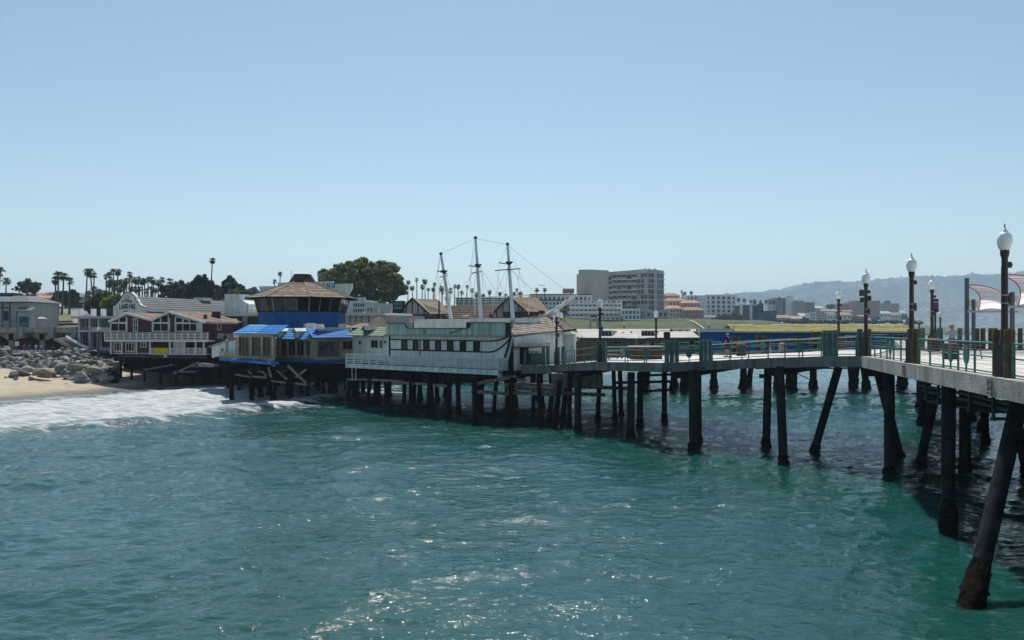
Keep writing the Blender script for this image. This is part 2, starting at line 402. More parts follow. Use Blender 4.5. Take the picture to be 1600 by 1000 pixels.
# ---- water material: green body, clear skin, foam where the attribute says so
def water_material():
    m = bpy.data.materials.new('sea_water'); m.use_nodes = True
    nt = m.node_tree; N = nt.nodes; L = nt.links
    b = N['Principled BSDF']
    geo = N.new('ShaderNodeNewGeometry')
    def noise(scale, detail=4, mp=None, rough=0.55):
        n = N.new('ShaderNodeTexNoise'); n.inputs['Scale'].default_value = scale; n.inputs['Detail'].default_value = detail
        n.inputs['Roughness'].default_value = rough
        if mp:
            k = N.new('ShaderNodeMapping'); k.inputs['Scale'].default_value = mp[0]; k.inputs['Rotation'].default_value = (0, 0, mp[1])
            L.new(geo.outputs['Position'], k.inputs['Vector']); L.new(k.outputs['Vector'], n.inputs['Vector'])
        else: L.new(geo.outputs['Position'], n.inputs['Vector'])
        return n
    big = noise(0.035, 3)
    ra = N.new('ShaderNodeValToRGB')
    ra.color_ramp.elements[0].position, ra.color_ramp.elements[1].position = 0.36, 0.66
    ra.color_ramp.elements[0].color = (0.0040, 0.050, 0.033, 1); ra.color_ramp.elements[1].color = (0.0100, 0.072, 0.078, 1)
    L.new(big.outputs['Fac'], ra.inputs['Fac'])
    at = N.new('ShaderNodeAttribute'); at.attribute_name = 'foam'
    sand = N.new('ShaderNodeAttribute'); sand.attribute_name = 'shallow'
    ms = N.new('ShaderNodeMix'); ms.data_type = 'RGBA'; ms.inputs['B'].default_value = (0.10, 0.155, 0.135, 1)
    L.new(sand.outputs['Fac'], ms.inputs['Factor']); L.new(ra.outputs['Color'], ms.inputs['A'])
    fn = noise(0.42, 9, ((0.55, 1.7, 1.0), R(-20)), 0.78)
    sm = N.new('ShaderNodeMath'); sm.operation = 'ADD'; fm2 = N.new('ShaderNodeMath'); fm2.operation = 'MULTIPLY_ADD'; fm2.inputs[1].default_value = 2.4; fm2.inputs[2].default_value = -0.70; L.new(fn.outputs['Fac'], fm2.inputs[0]); L.new(fm2.outputs[0], sm.inputs[0]); L.new(at.outputs['Fac'], sm.inputs[1])
    mr = N.new('ShaderNodeMapRange'); mr.interpolation_type = 'SMOOTHSTEP'
    mr.inputs[1].default_value, mr.inputs[2].default_value = 0.93, 1.10
    L.new(sm.outputs[0], mr.inputs['Value'])
    f2 = noise(1.3, 6, ((0.35, 1.5, 1.0), R(-22)), 0.7)
    fr_ = N.new('ShaderNodeValToRGB'); fr_.color_ramp.elements[0].position, fr_.color_ramp.elements[1].position = 0.36, 0.58
    fr_.color_ramp.elements[0].color = (0.20, 0.27, 0.28, 1); fr_.color_ramp.elements[1].color = (0.60, 0.62, 0.63, 1)
    L.new(f2.outputs['Fac'], fr_.inputs['Fac'])
    mc = N.new('ShaderNodeMix'); mc.data_type = 'RGBA'; L.new(fr_.outputs['Color'], mc.inputs['B'])
    L.new(mr.outputs['Result'], mc.inputs['Factor']); L.new(ms.outputs['Result'], mc.inputs['A'])
    L.new(mc.outputs['Result'], b.inputs['Base Color'])
    rr = N.new('ShaderNodeMapRange'); rr.inputs[3].default_value, rr.inputs[4].default_value = 0.038, 0.9
    L.new(mr.outputs['Result'], rr.inputs['Value']); L.new(rr.outputs['Result'], b.inputs['Roughness'])
    b.inputs['IOR'].default_value = 1.6
    b.inputs['Subsurface Weight'].default_value = SSS
    b.inputs['Subsurface Radius'].default_value = (0.3, 1.0, 0.9)
    b.inputs['Subsurface Scale'].default_value = 4.0
    b.inputs['Specular IOR Level'].default_value = 0.5
    si = N.new('ShaderNodeMapRange'); si.inputs[3].default_value, si.inputs[4].default_value = SSS, 0.0
    L.new(mr.outputs['Result'], si.inputs['Value']); L.new(si.outputs['Result'], b.inputs['Subsurface Weight'])
    # ripples: three sizes, stretched along the wave crests
    n1 = noise(1.0, 5, ((0.5, 1.15, 1), R(-18)), 0.6)
    n2 = noise(3.2, 4, ((0.6, 1.0, 1), R(22)), 0.6)
    n3 = noise(9.0, 3, ((0.7, 1.0, 1), R(5)), 0.55)
    prev = None
    for n, st, ds in ((n1, 1.0, 0.12), (n2, 1.0, 0.070), (n3, 1.0, 0.010)):
        bp = N.new('ShaderNodeBump'); bp.inputs['Strength'].default_value = st; bp.inputs['Distance'].default_value = ds
        L.new(n.outputs['Fac'], bp.inputs['Height'])
        if prev: L.new(prev.outputs['Normal'], bp.inputs['Normal'])
        prev = bp
    fb_ = N.new('ShaderNodeMath'); fb_.operation = 'MULTIPLY'; L.new(mr.outputs['Result'], fb_.inputs[0]); L.new(fn.outputs['Fac'], fb_.inputs[1])
    bp = N.new('ShaderNodeBump'); bp.inputs['Strength'].default_value = 1.0; bp.inputs['Distance'].default_value = 0.5
    L.new(fb_.outputs[0], bp.inputs['Height']); L.new(prev.outputs['Normal'], bp.inputs['Normal'])
    L.new(bp.outputs['Normal'], b.inputs['Normal'])
    return m

NC = 760
yr = np.concatenate([-np.geomspace(300, 8, 16), 4.5*np.exp(np.linspace(0, math.log(300/4.5), 880)), np.geomspace(310, 6400, 40)])
kc = np.linspace(-0.95, 0.95, NC)
xs = kc[None, :]*np.where(yr[:, None] > 0, yr[:, None]+10, 14-yr[:, None]*6); ys = np.repeat(yr[:, None], NC, 1)
h = np.zeros(xs.shape)
dxl = 1.9/NC*(np.abs(ys)+10)+np.where(ys < 4, 30, 0)
g = np.random.default_rng(3)
for lam in np.concatenate([np.geomspace(0.26, 9, 96), np.geomspace(10, 26, 7)]):
    th = math.atan2(0.98, -0.10) + g.normal(0, 0.58)
    k = 6.283/lam
    slope = 0.0186 if lam < 0.9 else 0.0162 if lam < 1.6 else (0.0105 if lam < 3.5 else 0.008)
    if lam > 9.5: slope = 0.013
    w = np.clip(lam/(2.4*dxl)-1, 0, 1)
    wm = float(w.max())
    if wm <= 0: continue
    ph = (xs*math.cos(th)+ys*math.sin(th))*k+g.uniform(0, 6.283)
    h += w*slope/k*(np.exp(1.25*np.sin(ph))-1.43)
d = -inland(xs, ys)
wn_ = vnoise(xs, ys, 22, 1.0); wn2 = vnoise(xs, ys, 7, 2.0)
right = 1-sstep(-20, -8, xs)
wid = 30.5+7*sstep(58, 78, ys)+2.2*wn_+1.4*wn2
foam = sstep(-1, 1.5, d)*(1-sstep(wid-10, wid+7, d))
foam *= (0.52+0.48*sstep(2, 9, d))
foam *= right
for (fx, fy, fr) in ((-27, 43.5, 2.6), (-25.2, 42.5, 1.6), (-24, 84, 4.5), (-18, 84, 3.0), (-30, 81, 5)):
    foam = np.maximum(foam, 0.52*np.exp(-(((xs-fx)/(fr*1.4))**2+((ys-fy)/fr)**2)))
# the breaking line by the restaurant and its low swell
crest = np.exp(-((d-(wid-5))/2.2)**2)*right
h = h*(1-0.65*sstep(30, 4, d)*0) + 0.42*crest
h *= np.clip(d/10, 0.12, 1)*0.999
h += 0.10*foam*wn2 + 0.05*foam*vnoise(xs, ys, 1.8, 13.0)
h += 0.32*np.exp(-((ys-(82.5+0.30*(xs+24)))/1.0)**2)*sstep(-36, -30, xs)*(1-sstep(-19, -13, xs))
me = grid_mesh('water', xs, ys, h, None)
me.materials.clear(); me.materials.append(water_material())
for nm, arr in (('foam', foam*(0.80+0.05*vnoise(xs, ys, 3.5, 12.0))), ('shallow', (sstep(16, 2, d)*0.9+0.45*sstep(40, 22, d)*sstep(-20, -36, xs)))):
    at = me.attributes.new(nm, 'FLOAT', 'POINT'); at.data.foreach_set('value', np.clip(arr, 0, 1).astype(np.float32).ravel())
struct(part('water', me))

# ---- beach
def sand_material():
    m = M('beach_sand', (0.37,0.315,0.235), 0.95, 0.12, 0.8, 0.3, 5)
    nt = m.node_tree; N = nt.nodes; L = nt.links
    b = N['Principled BSDF']; src = b.inputs['Base Color'].links[0].from_socket
    a = N.new('ShaderNodeAttribute'); a.attribute_name = 'wet'
    mx = N.new('ShaderNodeMix'); mx.data_type = 'RGBA'; mx.inputs['B'].default_value = (0.15, 0.125, 0.095, 1)
    L.new(a.outputs['Fac'], mx.inputs['Factor']); L.new(src, mx.inputs['A']); L.new(mx.outputs['Result'], b.inputs['Base Color'])
    mr = N.new('ShaderNodeMapRange'); mr.inputs[3].default_value, mr.inputs[4].default_value = 0.95, 0.35
    L.new(a.outputs['Fac'], mr.inputs['Value']); L.new(mr.outputs['Result'], b.inputs['Roughness'])
    return m
bx = np.linspace(-110, 20, 260); by = np.linspace(40, 150, 240)
gx, gy = np.meshgrid(bx, by)
di = inland(gx, gy)
bz = np.where(di < 0, di*0.07, np.minimum(di*0.115, 1.75+0.02*di))
bz = bz + 0.05*vnoise(gx, gy, 5, 3.0)*sstep(2, 8, di) + 0.07*np.exp(-((di-7.5-0.6*vnoise(gx, gy, 9, 4.0))/0.5)**2)*np.abs(vnoise(gx, gy, 1.6, 5.0))
me = grid_mesh('beach', gx, gy, bz, sand_material())
at = me.attributes.new('wet', 'FLOAT', 'POINT'); at.data.foreach_set('value', sstep(4.2, 0.5, di+0.5*vnoise(gx, gy, 8, 6.0)).astype(np.float32).ravel())
struct(part('beach', me))

# ---- land behind: a table of heights over bearing k = x/y and distance
KT = np.array([-0.9,-0.55,-0.35,-0.2,-0.05,0.05,0.12,0.22,0.32,0.42,0.52,0.62,0.9])
YT = np.array([100,118,126,134,141,190,230,270,330,360,400,425,520,700,900,1400,2300,4200])
def col_(*v): return list(v)
HT = np.array([
 col_(-2,-1,3.6,4.1,8,11.5,13.5,15,17,18,20,20,22,25,28,30,30,30),
 col_(-2,-1,3.6,4.1,8,11.5,13.5,15,17,18,20,20,22,25,28,30,30,30),
 col_(-2,-1,0,3.6,6,10,13,15,17,18,20,20,22,25,28,30,30,30),
 col_(-2,0,2,4.1,4.1,5,8,12,15,16,18,19,20,22,24,24,24,24),
 col_(-3,-3,-3,0,3.5,4.1,4.1,7,11,14,16,17,18,20,22,22,22,22),
 col_(-3,-3,-3,-3,-3,2,4,4.1,6,9,14,15,16,18,20,20,20,20),
 col_(-3,-3,-3,-3,-3,-3,-3,2,5.6,8.8,11.6,12.4,13,14,16,16,16,16),
 col_(-3,-3,-3,-3,-3,-3,-3,-3,5.6,8.4,11.2,12.2,12.4,12.5,13,14,14,14),
 col_(-3,-3,-3,-3,-3,-3,-3,-3,-2,3,9.5,11,12.2,12.4,12.8,14,14,14),
 col_(-3,-3,-3,-3,-3,-3,-3,-3,-3,-3,-3,2,9,11,12.2,13,14,14),
 col_(-3,-3,-3,-3,-3,-3,-3,-3,-3,-3,-3,-3,-3,-3,7,10,12,14),
 col_(-3,-3,-3,-3,-3,-3,-3,-3,-3,-3,-3,-3,-3,-3,-3,-3,-3,4),
 col_(-3,-3,-3,-3,-3,-3,-3,-3,-3,-3,-3,-3,-3,-3,-3,-3,-3,-3)])
def land_h(x, y):
    k = np.clip(np.asarray(x, float)/np.asarray(y, float), KT[0], KT[-1]); yy = np.clip(np.asarray(y, float), YT[0], YT[-1])
    i = np.clip(np.searchsorted(KT, k)-1, 0, len(KT)-2); j = np.clip(np.searchsorted(YT, yy)-1, 0, len(YT)-2)
    u = (k-KT[i])/(KT[i+1]-KT[i]); v = (yy-YT[j])/(YT[j+1]-YT[j])
    return (HT[i,j]*(1-u)+HT[i+1,j]*u)*(1-v)+(HT[i,j+1]*(1-u)+HT[i+1,j+1]*u)*v
def GZ(px, Y): return float(land_h(np.array([X(px, Y)]), np.array([Y]))[0])
yl = np.concatenate([np.linspace(100, 450, 150), np.geomspace(455, 4300, 60)])
kl = np.linspace(-1.0, 0.95, 330)
lx = kl[None, :]*yl[:, None]; ly = np.repeat(yl[:, None], 330, 1)
lz = land_h(lx, ly)
lz = lz + np.where(lz > 5, 0.25*vnoise(lx, ly, 25, 7.0)+0.12*vnoise(lx, ly, 6, 8.0), 0)
grassm = M('dry_green_grass', (0.046,0.066,0.027), 0.95, 0.3, 0.06, 0.4, 1.2, c2=(0.092,0.100,0.046), lo=0.35, hi=0.7)
def pave(m):
    nt = m.node_tree; N = nt.nodes; L = nt.links; b = N['Principled BSDF']; src = b.inputs['Base Color'].links[0].from_socket
    a = N.new('ShaderNodeAttribute'); a.attribute_name = 'paved'
    mx = N.new('ShaderNodeMix'); mx.data_type = 'RGBA'; mx.inputs['B'].default_value = (0.17, 0.16, 0.145, 1)
    L.new(a.outputs['Fac'], mx.inputs['Factor']); L.new(src, mx.inputs['A']); L.new(mx.outputs['Result'], b.inputs['Base Color'])
pave(grassm)
me = grid_mesh('terrain', lx, ly, lz, grassm)
pv = np.clip(1-sstep(6.5, 9.5, lz), 0, 1)*(1-sstep(300, 330, ly))
at = me.attributes.new('paved', 'FLOAT', 'POINT'); at.data.foreach_set('value', pv.astype(np.float32).ravel())
struct(part('terrain', me))

# ---- far hills
RP = [(700,482),(900,480),(1040,476),(1130,463.5),(1200,456),(1240,450),(1270,445),(1300,441),(1340,441),(1380,437),(1430,434),(1500,433),(1560,430),(1620,428),(1750,423),(1900,418),(2300,430),(2800,470)]
rp = np.array(RP)
hk = np.linspace(-0.08, 1.55, 620); hy = np.linspace(0, 1, 90)
kk, tt = np.meshgrid(hk, hy)
ridge = (511-np.interp(800+kk*F, rp[:, 0], rp[:, 1]))*4200/F+7.8
hyy = 3000+tt*1200+0*kk
rise = np.where(tt < 0.28, 0.10*tt/0.28, 0.10+0.90*(sstep(0.24, 1.0, tt)))
hz_ = ridge*rise*(1+0.0*kk)
wob = vnoise(kk*4200, hyy, 700, 9.0, 4)
hz_ = hz_*(1+0.16*wob*sstep(0.15, 0.5, tt)*(1-sstep(0.82, 1.0, tt))) - 3*(tt < 0.03)
rgt = rng.random(kk.shape)
hz_ = hz_ + (rgt**3)*13*sstep(0.25, 0.5, tt)*(0.35+0.65*(vnoise(kk*4200, hyy, 190, 10.0, 3) > 0.05))
hillm = M('hill_scrub', (0.016,0.036,0.024), 0.95, 0.3, 0.0065, 0.0, c2=(0.13,0.145,0.065), lo=0.47, hi=0.66)
def add_town(m):
    nt = m.node_tree; N = nt.nodes; L = nt.links
    b = N['Principled BSDF']; src = b.inputs['Base Color'].links[0].from_socket
    g = N.new('ShaderNodeNewGeometry'); mp = N.new('ShaderNodeMapping'); mp.inputs['Scale'].default_value = (0.045, 0.02, 0.12)
    L.new(g.outputs['Position'], mp.inputs['Vector'])
    v = N.new('ShaderNodeTexVoronoi'); v.inputs['Scale'].default_value = 1.0; L.new(mp.outputs['Vector'], v.inputs['Vector'])
    sp = N.new('ShaderNodeSeparateXYZ'); L.new(g.outputs['Position'], sp.inputs[0])
    mr = N.new('ShaderNodeMapRange'); mr.inputs[1].default_value, mr.inputs[2].default_value, mr.inputs[3].default_value, mr.inputs[4].default_value = 20, 190, 0.62, 0.06
    L.new(sp.outputs['Z'], mr.inputs['Value'])
    sc_ = N.new('ShaderNodeSeparateColor'); L.new(v.outputs['Color'], sc_.inputs[0])
    lt = N.new('ShaderNodeMath'); lt.operation = 'LESS_THAN'; L.new(sc_.outputs[0], lt.inputs[0]); L.new(mr.outputs['Result'], lt.inputs[1])
    l2 = N.new('ShaderNodeMath'); l2.operation = 'LESS_THAN'; L.new(v.outputs['Distance'], l2.inputs[0]); l2.inputs[1].default_value = 0.42
    mu = N.new('ShaderNodeMath'); mu.operation = 'MULTIPLY'; L.new(lt.outputs[0], mu.inputs[0]); L.new(l2.outputs[0], mu.inputs[1])
    hc = N.new('ShaderNodeValToRGB'); hc.color_ramp.elements[0].color = (0.13,0.09,0.07,1); hc.color_ramp.elements[1].color = (0.25,0.245,0.235,1)
    L.new(sc_.outputs[1], hc.inputs['Fac'])
    mx = N.new('ShaderNodeMix'); mx.data_type = 'RGBA'
    L.new(mu.outputs[0], mx.inputs['Factor']); L.new(src, mx.inputs['A']); L.new(hc.outputs['Color'], mx.inputs['B'])
    L.new(mx.outputs['Result'], b.inputs['Base Color'])
add_town(hillm)
struct(part('hills', grid_mesh('hills', kk*hyy, hyy, hz_, hillm)))
# back of the ridge, so the hill is a hill from elsewhere too
t2 = np.linspace(0, 1, 8)
k2, tt2 = np.meshgrid(hk[::5], t2)
rz2 = ((511-np.interp(800+k2*F, rp[:, 0], rp[:, 1]))*4200/F+4)*(1-tt2**1.5)-2
struct(part('hills_back', grid_mesh('hills_back', k2*(4200+tt2*1500), 4200+tt2*1500, rz2, hillm)))

# ---- haze: the sea air
def haze():
    m = bpy.data.materials.new('sea_haze'); m.use_nodes = True
    N = m.node_tree.nodes; N.remove(N['Principled BSDF'])
    v = N.new('ShaderNodeVolumePrincipled')
    v.inputs['Color'].default_value = (0.58, 0.77, 1.0, 1)
    v.inputs['Density'].default_value = HAZE
    v.inputs['Anisotropy'].default_value = 0.25
    m.node_tree.links.new(v.outputs[0], N['Material Output'].inputs['Volume'])
    o = MB().box(-9800, 9800, -320, 6900, -6, 330).obj('haze', m)
    struct(o, 'stuff')
HAZE = 0.00018
haze()

# ================================================================ facade frames and building kit
class Fr:
    """a facade line from (px0, depth0) to (px1, depth1) standing on height zb"""
    def __init__(s, px0, Z0, px1, Z1, zb):
        s.o = Vector((X(px0, Z0), Z0, zb)); q = Vector((X(px1, Z1), Z1, zb))
        s.u = (q-s.o).normalized(); s.n = Vector((-s.u.y, s.u.x, 0)); s.W = (q-s.o).length
        s.a = math.atan2(s.u.y, s.u.x); s.zb = zb
    def x(s, px, off=0.0):
        k = (px-800)/F; o = s.o+s.n*off
        return (k*o.y-o.x)/(s.u.x-k*s.u.y)
    def z(s, px, py, off=0.0):
        Y = s.o.y+s.n.y*off+s.x(px, off)*s.u.y
        return EYE-(py-HZ)*Y/F-s.zb
    def p(s, px, py, off=0.0): return (s.x(px, off), off, s.z(px, py, off))
    def p2(s, px, py, off=0.0): return (s.x(px, off), s.z(px, py, off))
    def thing(s, name, label, cat, group=None): return thing(name, label, cat, s.o, s.a, group)
    def box(s, mb, pa, pb, ya, yb, d0, d1, off=None):       # pixel rectangle, ya above yb
        f = d0 if off is None else off; pm = (pa+pb)/2
        return mb.box(s.x(pa, f), s.x(pb, f), d0, d1, s.z(pm, yb, f), s.z(pm, ya, f))

_wc = {}
def window(parent, x0, x1, z0, z1, y, nx=1, nz=1, fw=0.07, fm=None, gm=None, d=0.07, name='window'):
    """a proud frame with bars (part) and its glass set back in it (sub-part)"""
    fm = fm or mt['white']; gm = gm or mt['glass']
    w, hh = round(x1-x0, 3), round(z1-z0, 3)
    key = (w, hh, nx, nz, fw, fm.name, gm.name, d)
    if key not in _wc:
        m = MB()
        m.box(0, w, -d, 0, 0, fw).box(0, w, -d, 0, hh-fw, hh).box(0, fw, -d, 0, fw, hh-fw).box(w-fw, w, -d, 0, fw, hh-fw)
        bw = fw*0.7
        for i in range(1, nx): m.box(w*i/nx-bw/2, w*i/nx+bw/2, -d*.8, 0, fw, hh-fw)
        for j in range(1, nz): m.box(fw, w-fw, -d*.75, 0, hh*j/nz-bw/2, hh*j/nz+bw/2)
        g = MB().box(fw*.8, w-fw*.8, -d*0.35, -0.004, fw*.8, hh-fw*.8)
        _wc[key] = (m.mesh('window', fm), g.mesh('pane', gm))
    a, b = _wc[key]
    o = part(name, a, parent, (x0, y, z0))
    part('pane', b, o)
    return o

def wall_open(name, mat, parent, x0, x1, z0, z1, y, t, ops):
    """a wall with real openings (xa, xb, za, zb)"""
    xs_ = sorted({x0, x1, *[v for o in ops for v in o[:2]]}); zs_ = sorted({z0, z1, *[v for o in ops for v in o[2:]]})
    nx, nz = len(xs_)-1, len(zs_)-1
    solid = [[not any(o[0]-1e-6 < (xs_[i]+xs_[i+1])/2 < o[1]+1e-6 and o[2]-1e-6 < (zs_[j]+zs_[j+1])/2 < o[3]+1e-6 for o in ops) for j in range(nz)] for i in range(nx)]
    m = MB()
    S = lambda i, j: 0 <= i < nx and 0 <= j < nz and solid[i][j]
    for i in range(nx):
        for j in range(nz):
            if not solid[i][j]: continue
            a, b, c, e = xs_[i], xs_[i+1], zs_[j], zs_[j+1]
            m.add([(a,y,c),(b,y,c),(b,y,e),(a,y,e)], [(0,1,2,3)]); m.add([(a,y+t,c),(b,y+t,c),(b,y+t,e),(a,y+t,e)], [(3,2,1,0)])
            if not S(i-1, j): m.add([(a,y,c),(a,y,e),(a,y+t,e),(a,y+t,c)], [(0,1,2,3)])
            if not S(i+1, j): m.add([(b,y,c),(b,y+t,c),(b,y+t,e),(b,y,e)], [(0,1,2,3)])
            if not S(i, j-1): m.add([(a,y,c),(a,y+t,c),(b,y+t,c),(b,y,c)], [(0,1,2,3)])
            if not S(i, j+1): m.add([(a,y,e),(b,y,e),(b,y+t,e),(a,y+t,e)], [(0,1,2,3)])
    return m.obj(name, mat, parent)

def courses(parent, e0, e1, r0, r1, n, mat, name='shingle_course', t=0.05, jit=0.0, world=False):
    """rows of shingles from the eave e0-e1 up to the ridge r0-r1, each its own lapped board"""
    e0, e1, r0, r1 = map(Vector, (e0, e1, r0, r1))
    nn = (e1-e0).cross(r0-e0)
    if nn.length < 1e-6: nn = (e1-e0).cross(r1-e0)
    nn.normalize()
    for i in range(n):
        a, b = i/n, min((i+1.12)/n, 1.0)
        j = random.uniform(-jit, jit)
        m = MB(); p = [e0.lerp(r0, a), e1.lerp(r1, a), e1.lerp(r1, b), e0.lerp(r0, b)]
        up = [p[0]+nn*(t+j), p[1]+nn*(t-j*.4), p[2]+nn*0.012, p[3]+nn*0.012]
        lo = [q-nn*0.03 for q in p]
        m.add(up+lo, [(0,1,2,3),(7,6,5,4),(0,4,5,1),(1,5,6,2),(2,6,7,3),(3,7,4,0)])
        m.obj(name, mat, parent, world=world)

def text_mesh(name, s, size, mat, depth=0.03, bold=0.0):
    cu = bpy.data.curves.new(name, 'FONT'); cu.body = s; cu.size = size; cu.extrude = depth; cu.offset = bold
    cu.align_x = 'CENTER'; cu.resolution_u = 3
    o = bpy.data.objects.new(name, cu); col.objects.link(o)
    dg = bpy.context.evaluated_depsgraph_get()
    me = bpy.data.meshes.new_from_object(o.evaluated_get(dg))
    bpy.data.objects.remove(o)
    me.materials.clear(); me.materials.append(mat)
    return me

def block(name, label, cat, px0, px1, yt, yb, Z, depth, floors, bays, wall, label_group=None, Z1=None, win=(0.62, 0.55), gm=None,
          roof=None, balcony=None, slab=None, parapet=0.8, zb=None, extra=None, tile=False):
    """a far block: body, floor bands, each window a part; optional balconies"""
    Z1 = Z1 or Z
    z0 = Zh(yb, (Z+Z1)/2) if zb is None else zb
    f = Fr(px0, Z, px1, Z1, z0)
    t = f.thing(name, label, cat, label_group)
    H = f.z((px0+px1)/2, yt); W = f.W
    rise = (H-0.25)/floors
    MB().box(0, W, 0.35, depth, 0, H).obj('wall', wall, t)
    bw = W/bays
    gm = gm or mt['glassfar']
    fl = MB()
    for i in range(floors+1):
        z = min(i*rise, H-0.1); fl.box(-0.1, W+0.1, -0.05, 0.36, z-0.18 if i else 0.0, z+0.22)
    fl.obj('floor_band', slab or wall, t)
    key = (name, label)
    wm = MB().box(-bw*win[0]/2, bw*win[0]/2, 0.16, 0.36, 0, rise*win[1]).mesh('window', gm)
    pm_ = MB().box(-bw*(1-win[0])/2*.96, bw*(1-win[0])/2*.96, 0.04, 0.36, 0, rise-0.42).mesh('pier', wall)
    for i in range(floors):
        for j in range(bays):
            part('window', wm, t, ((j+.5)*bw, 0, i*rise+rise*(1-win[1])*.5+0.1))
        if bays > 1:
            for j in range(bays+1):
                part('pier', pm_, t, (min(max(j*bw, bw*(1-win[0])/2), W-bw*(1-win[0])/2), 0, i*rise+0.22))
    if balcony:
        bm_ = MB().box(-bw*.42, bw*.42, -1.1, -0.06, 0, 0.12).box(-bw*.42, bw*.42, -1.1, -1.03, 0.12, 0.95).mesh('balcony', balcony)
        for i in range(1, floors):
            for j in range(bays):
                part('balcony', bm_, t, ((j+.5)*bw, 0, i*rise+0.1))
    if tile:
        m = MB(); m.add([(-.6,-.6,H),(W+.6,-.6,H),(W+.6,depth+.6,H),(-.6,depth+.6,H),(W*.2,depth*.5,H+1.8),(W*.8,depth*.5,H+1.8)],
                        [(0,1,5,4),(1,2,5),(2,3,4,5),(3,0,4),(3,2,1,0)])
        m.obj('roof', roof or mt['tileroof'], t)
    else:
        m = MB(); m.box(-0.15, W+0.15, 0.0, 0.4, H, H+parapet*.7); m.box(0.4, W-0.4, 0.41, depth, H, H+0.15)
        m.obj('roof', roof or wall, t)
    return f, t, H

def house(name, label, px0, px1, ye, yb, yr_, Z, depth, wall, roof, wins=2, cat='house', group=None, hip=False):
    z0 = Zh(yb, Z); f = Fr(px0, Z, px1, Z, z0); t = f.thing(name, label, cat, group)
    H = f.z(px0, ye); RZ = f.z(px0, yr_); W = f.W
    MB().box(0, W, 0, depth, -2, H).obj('wall', wall, t)
    hx = min(W*.3, depth*.5) if hip else -0.3
    m = MB(); m.add([(-.4,-.5,H),(W+.4,-.5,H),(W+.4,depth+.5,H),(-.4,depth+.5,H),(hx,depth*.5,RZ),(W-hx,depth*.5,RZ),],
                    [(0,1,5,4),(1,2,5),(2,3,4,5),(3,0,4),(3,2,1,0)])
    m.obj('roof', roof, t)
    ww = W/(wins*1.8+.6)
    for i in range(wins):
        c = W*(i+.5)/wins
        window(t, c-ww/2, c+ww/2, H*.32, H*.78, 0, 2, 1, 0.1, mt['white'], mt['glassfar'])
    return f, t
# ================================================================ CONCRETE PIER (walkway with lamps)
ZD = 6.22
NEAR = [(9.6,-1.0,ZD),(11.9,10.0,ZD),(13.3,16.5,ZD),(15.1,24.7,ZD),(17.1,34.2,ZD),(19.2,43.3,6.20),(17.9,45.5,6.10),(15.8,49.0,5.87),(13.0,54.0,5.46),(10.0,52.3,5.42),(6.15,58.0,5.24),(3.8,67.0,4.62)]
FARS = [(60,-1,ZD),(60,10,ZD),(60,22,ZD),(60,34,ZD),(60,46,ZD),(27.5,57.5,6.20),(25.5,61.5,6.05),(22.6,61.8,5.85),(17.6,65.2,5.50),(16.0,70.0,5.42),(13.5,76.0,5.10),(12.0,84.0,4.62)]
pier = thing('concrete_pier', 'grey concrete pier walkway on dark round piles sloping down to the left', 'pier', (19.2, 43.3, 0))
def V(p): return Vector(p)
for i in range(len(NEAR)-1):
    n0, n1, f0, f1 = map(V, (NEAR[i], NEAR[i+1], FARS[i], FARS[i+1]))
    quad = [n0, f0, f1, n1]
    if i == 4: quad = [n0, f0, V((60,56,ZD)), f1, n1]
    m = MB(); m.prism([(q.x, q.y) for q in quad], [q.z-0.55 for q in quad], [q.z-0.07 for q in quad]); m.obj('deck_slab', mt['concrete'], pier, world=True)
    # paving panels with open joints
    na = 7 if i < 5 else 3
    nl = max(1, round((n1-n0).length/2.3))
    ff1 = V((60,56,ZD)) if i == 4 else f1
    for a in range(na):
        for b in range(nl):
            def pt(u, v): return n0.lerp(n1, v).lerp(f0.lerp(ff1, v), u)
            g_ = 0.012/max(2.0, (n1-n0).length)
            u0, u1, v0, v1 = a/na+0.0015+(0.012 if a == 0 and i < 5 else 0), (a+1)/na-0.0015, b/nl+g_*2, (b+1)/nl-g_*2
            c = [pt(u0, v0), pt(u1, v0), pt(u1, v1), pt(u0, v1)]
            MB().prism([(q.x, q.y) for q in c], [q.z-0.066 for q in c], [q.z+random.uniform(-.004,.004) for q in c]).obj('deck_panel', mt['deck'], pier, world=True)
# filler triangle deck between platform rim and corner is covered by panel 4; edge beams
for lst, sgn in ((NEAR, 1), (FARS[5:], -1)):
    for i in range(len(lst)-1):
        a, b = V(lst[i]), V(lst[i+1]); d_ = (b-a); d_.z = 0; d_.normalize(); nrm = Vector((-d_.y, d_.x, 0))*sgn
        a2, b2 = a+d_*0.02, b-d_*0.02
        m = MB()
        q = [a2+nrm*0.22, b2+nrm*0.22, b2-nrm*0.12, a2-nrm*0.12]
        if sgn > 0: q = q[::-1]
        m.prism([(v.x, v.y) for v in q], [v.z-0.58 for v in q], [v.z+0.03 for v in q])
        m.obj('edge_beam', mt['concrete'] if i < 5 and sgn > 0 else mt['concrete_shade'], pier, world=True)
# rim of the platform on its far side
for a, b in (((27.5,57.5,ZD),(34,57.2,ZD)),((34,57.2,ZD),(45,56.6,ZD)),((45,56.6,ZD),(60,56,ZD))):
    a, b = V(a), V(b); m = MB(); m.prism([(a.x,a.y-.1),(b.x,b.y-.1),(b.x,b.y+.24),(a.x,a.y+.24)], ZD-.6, ZD+.03); m.obj('edge_beam', mt['concrete_shade'], pier, world=True)
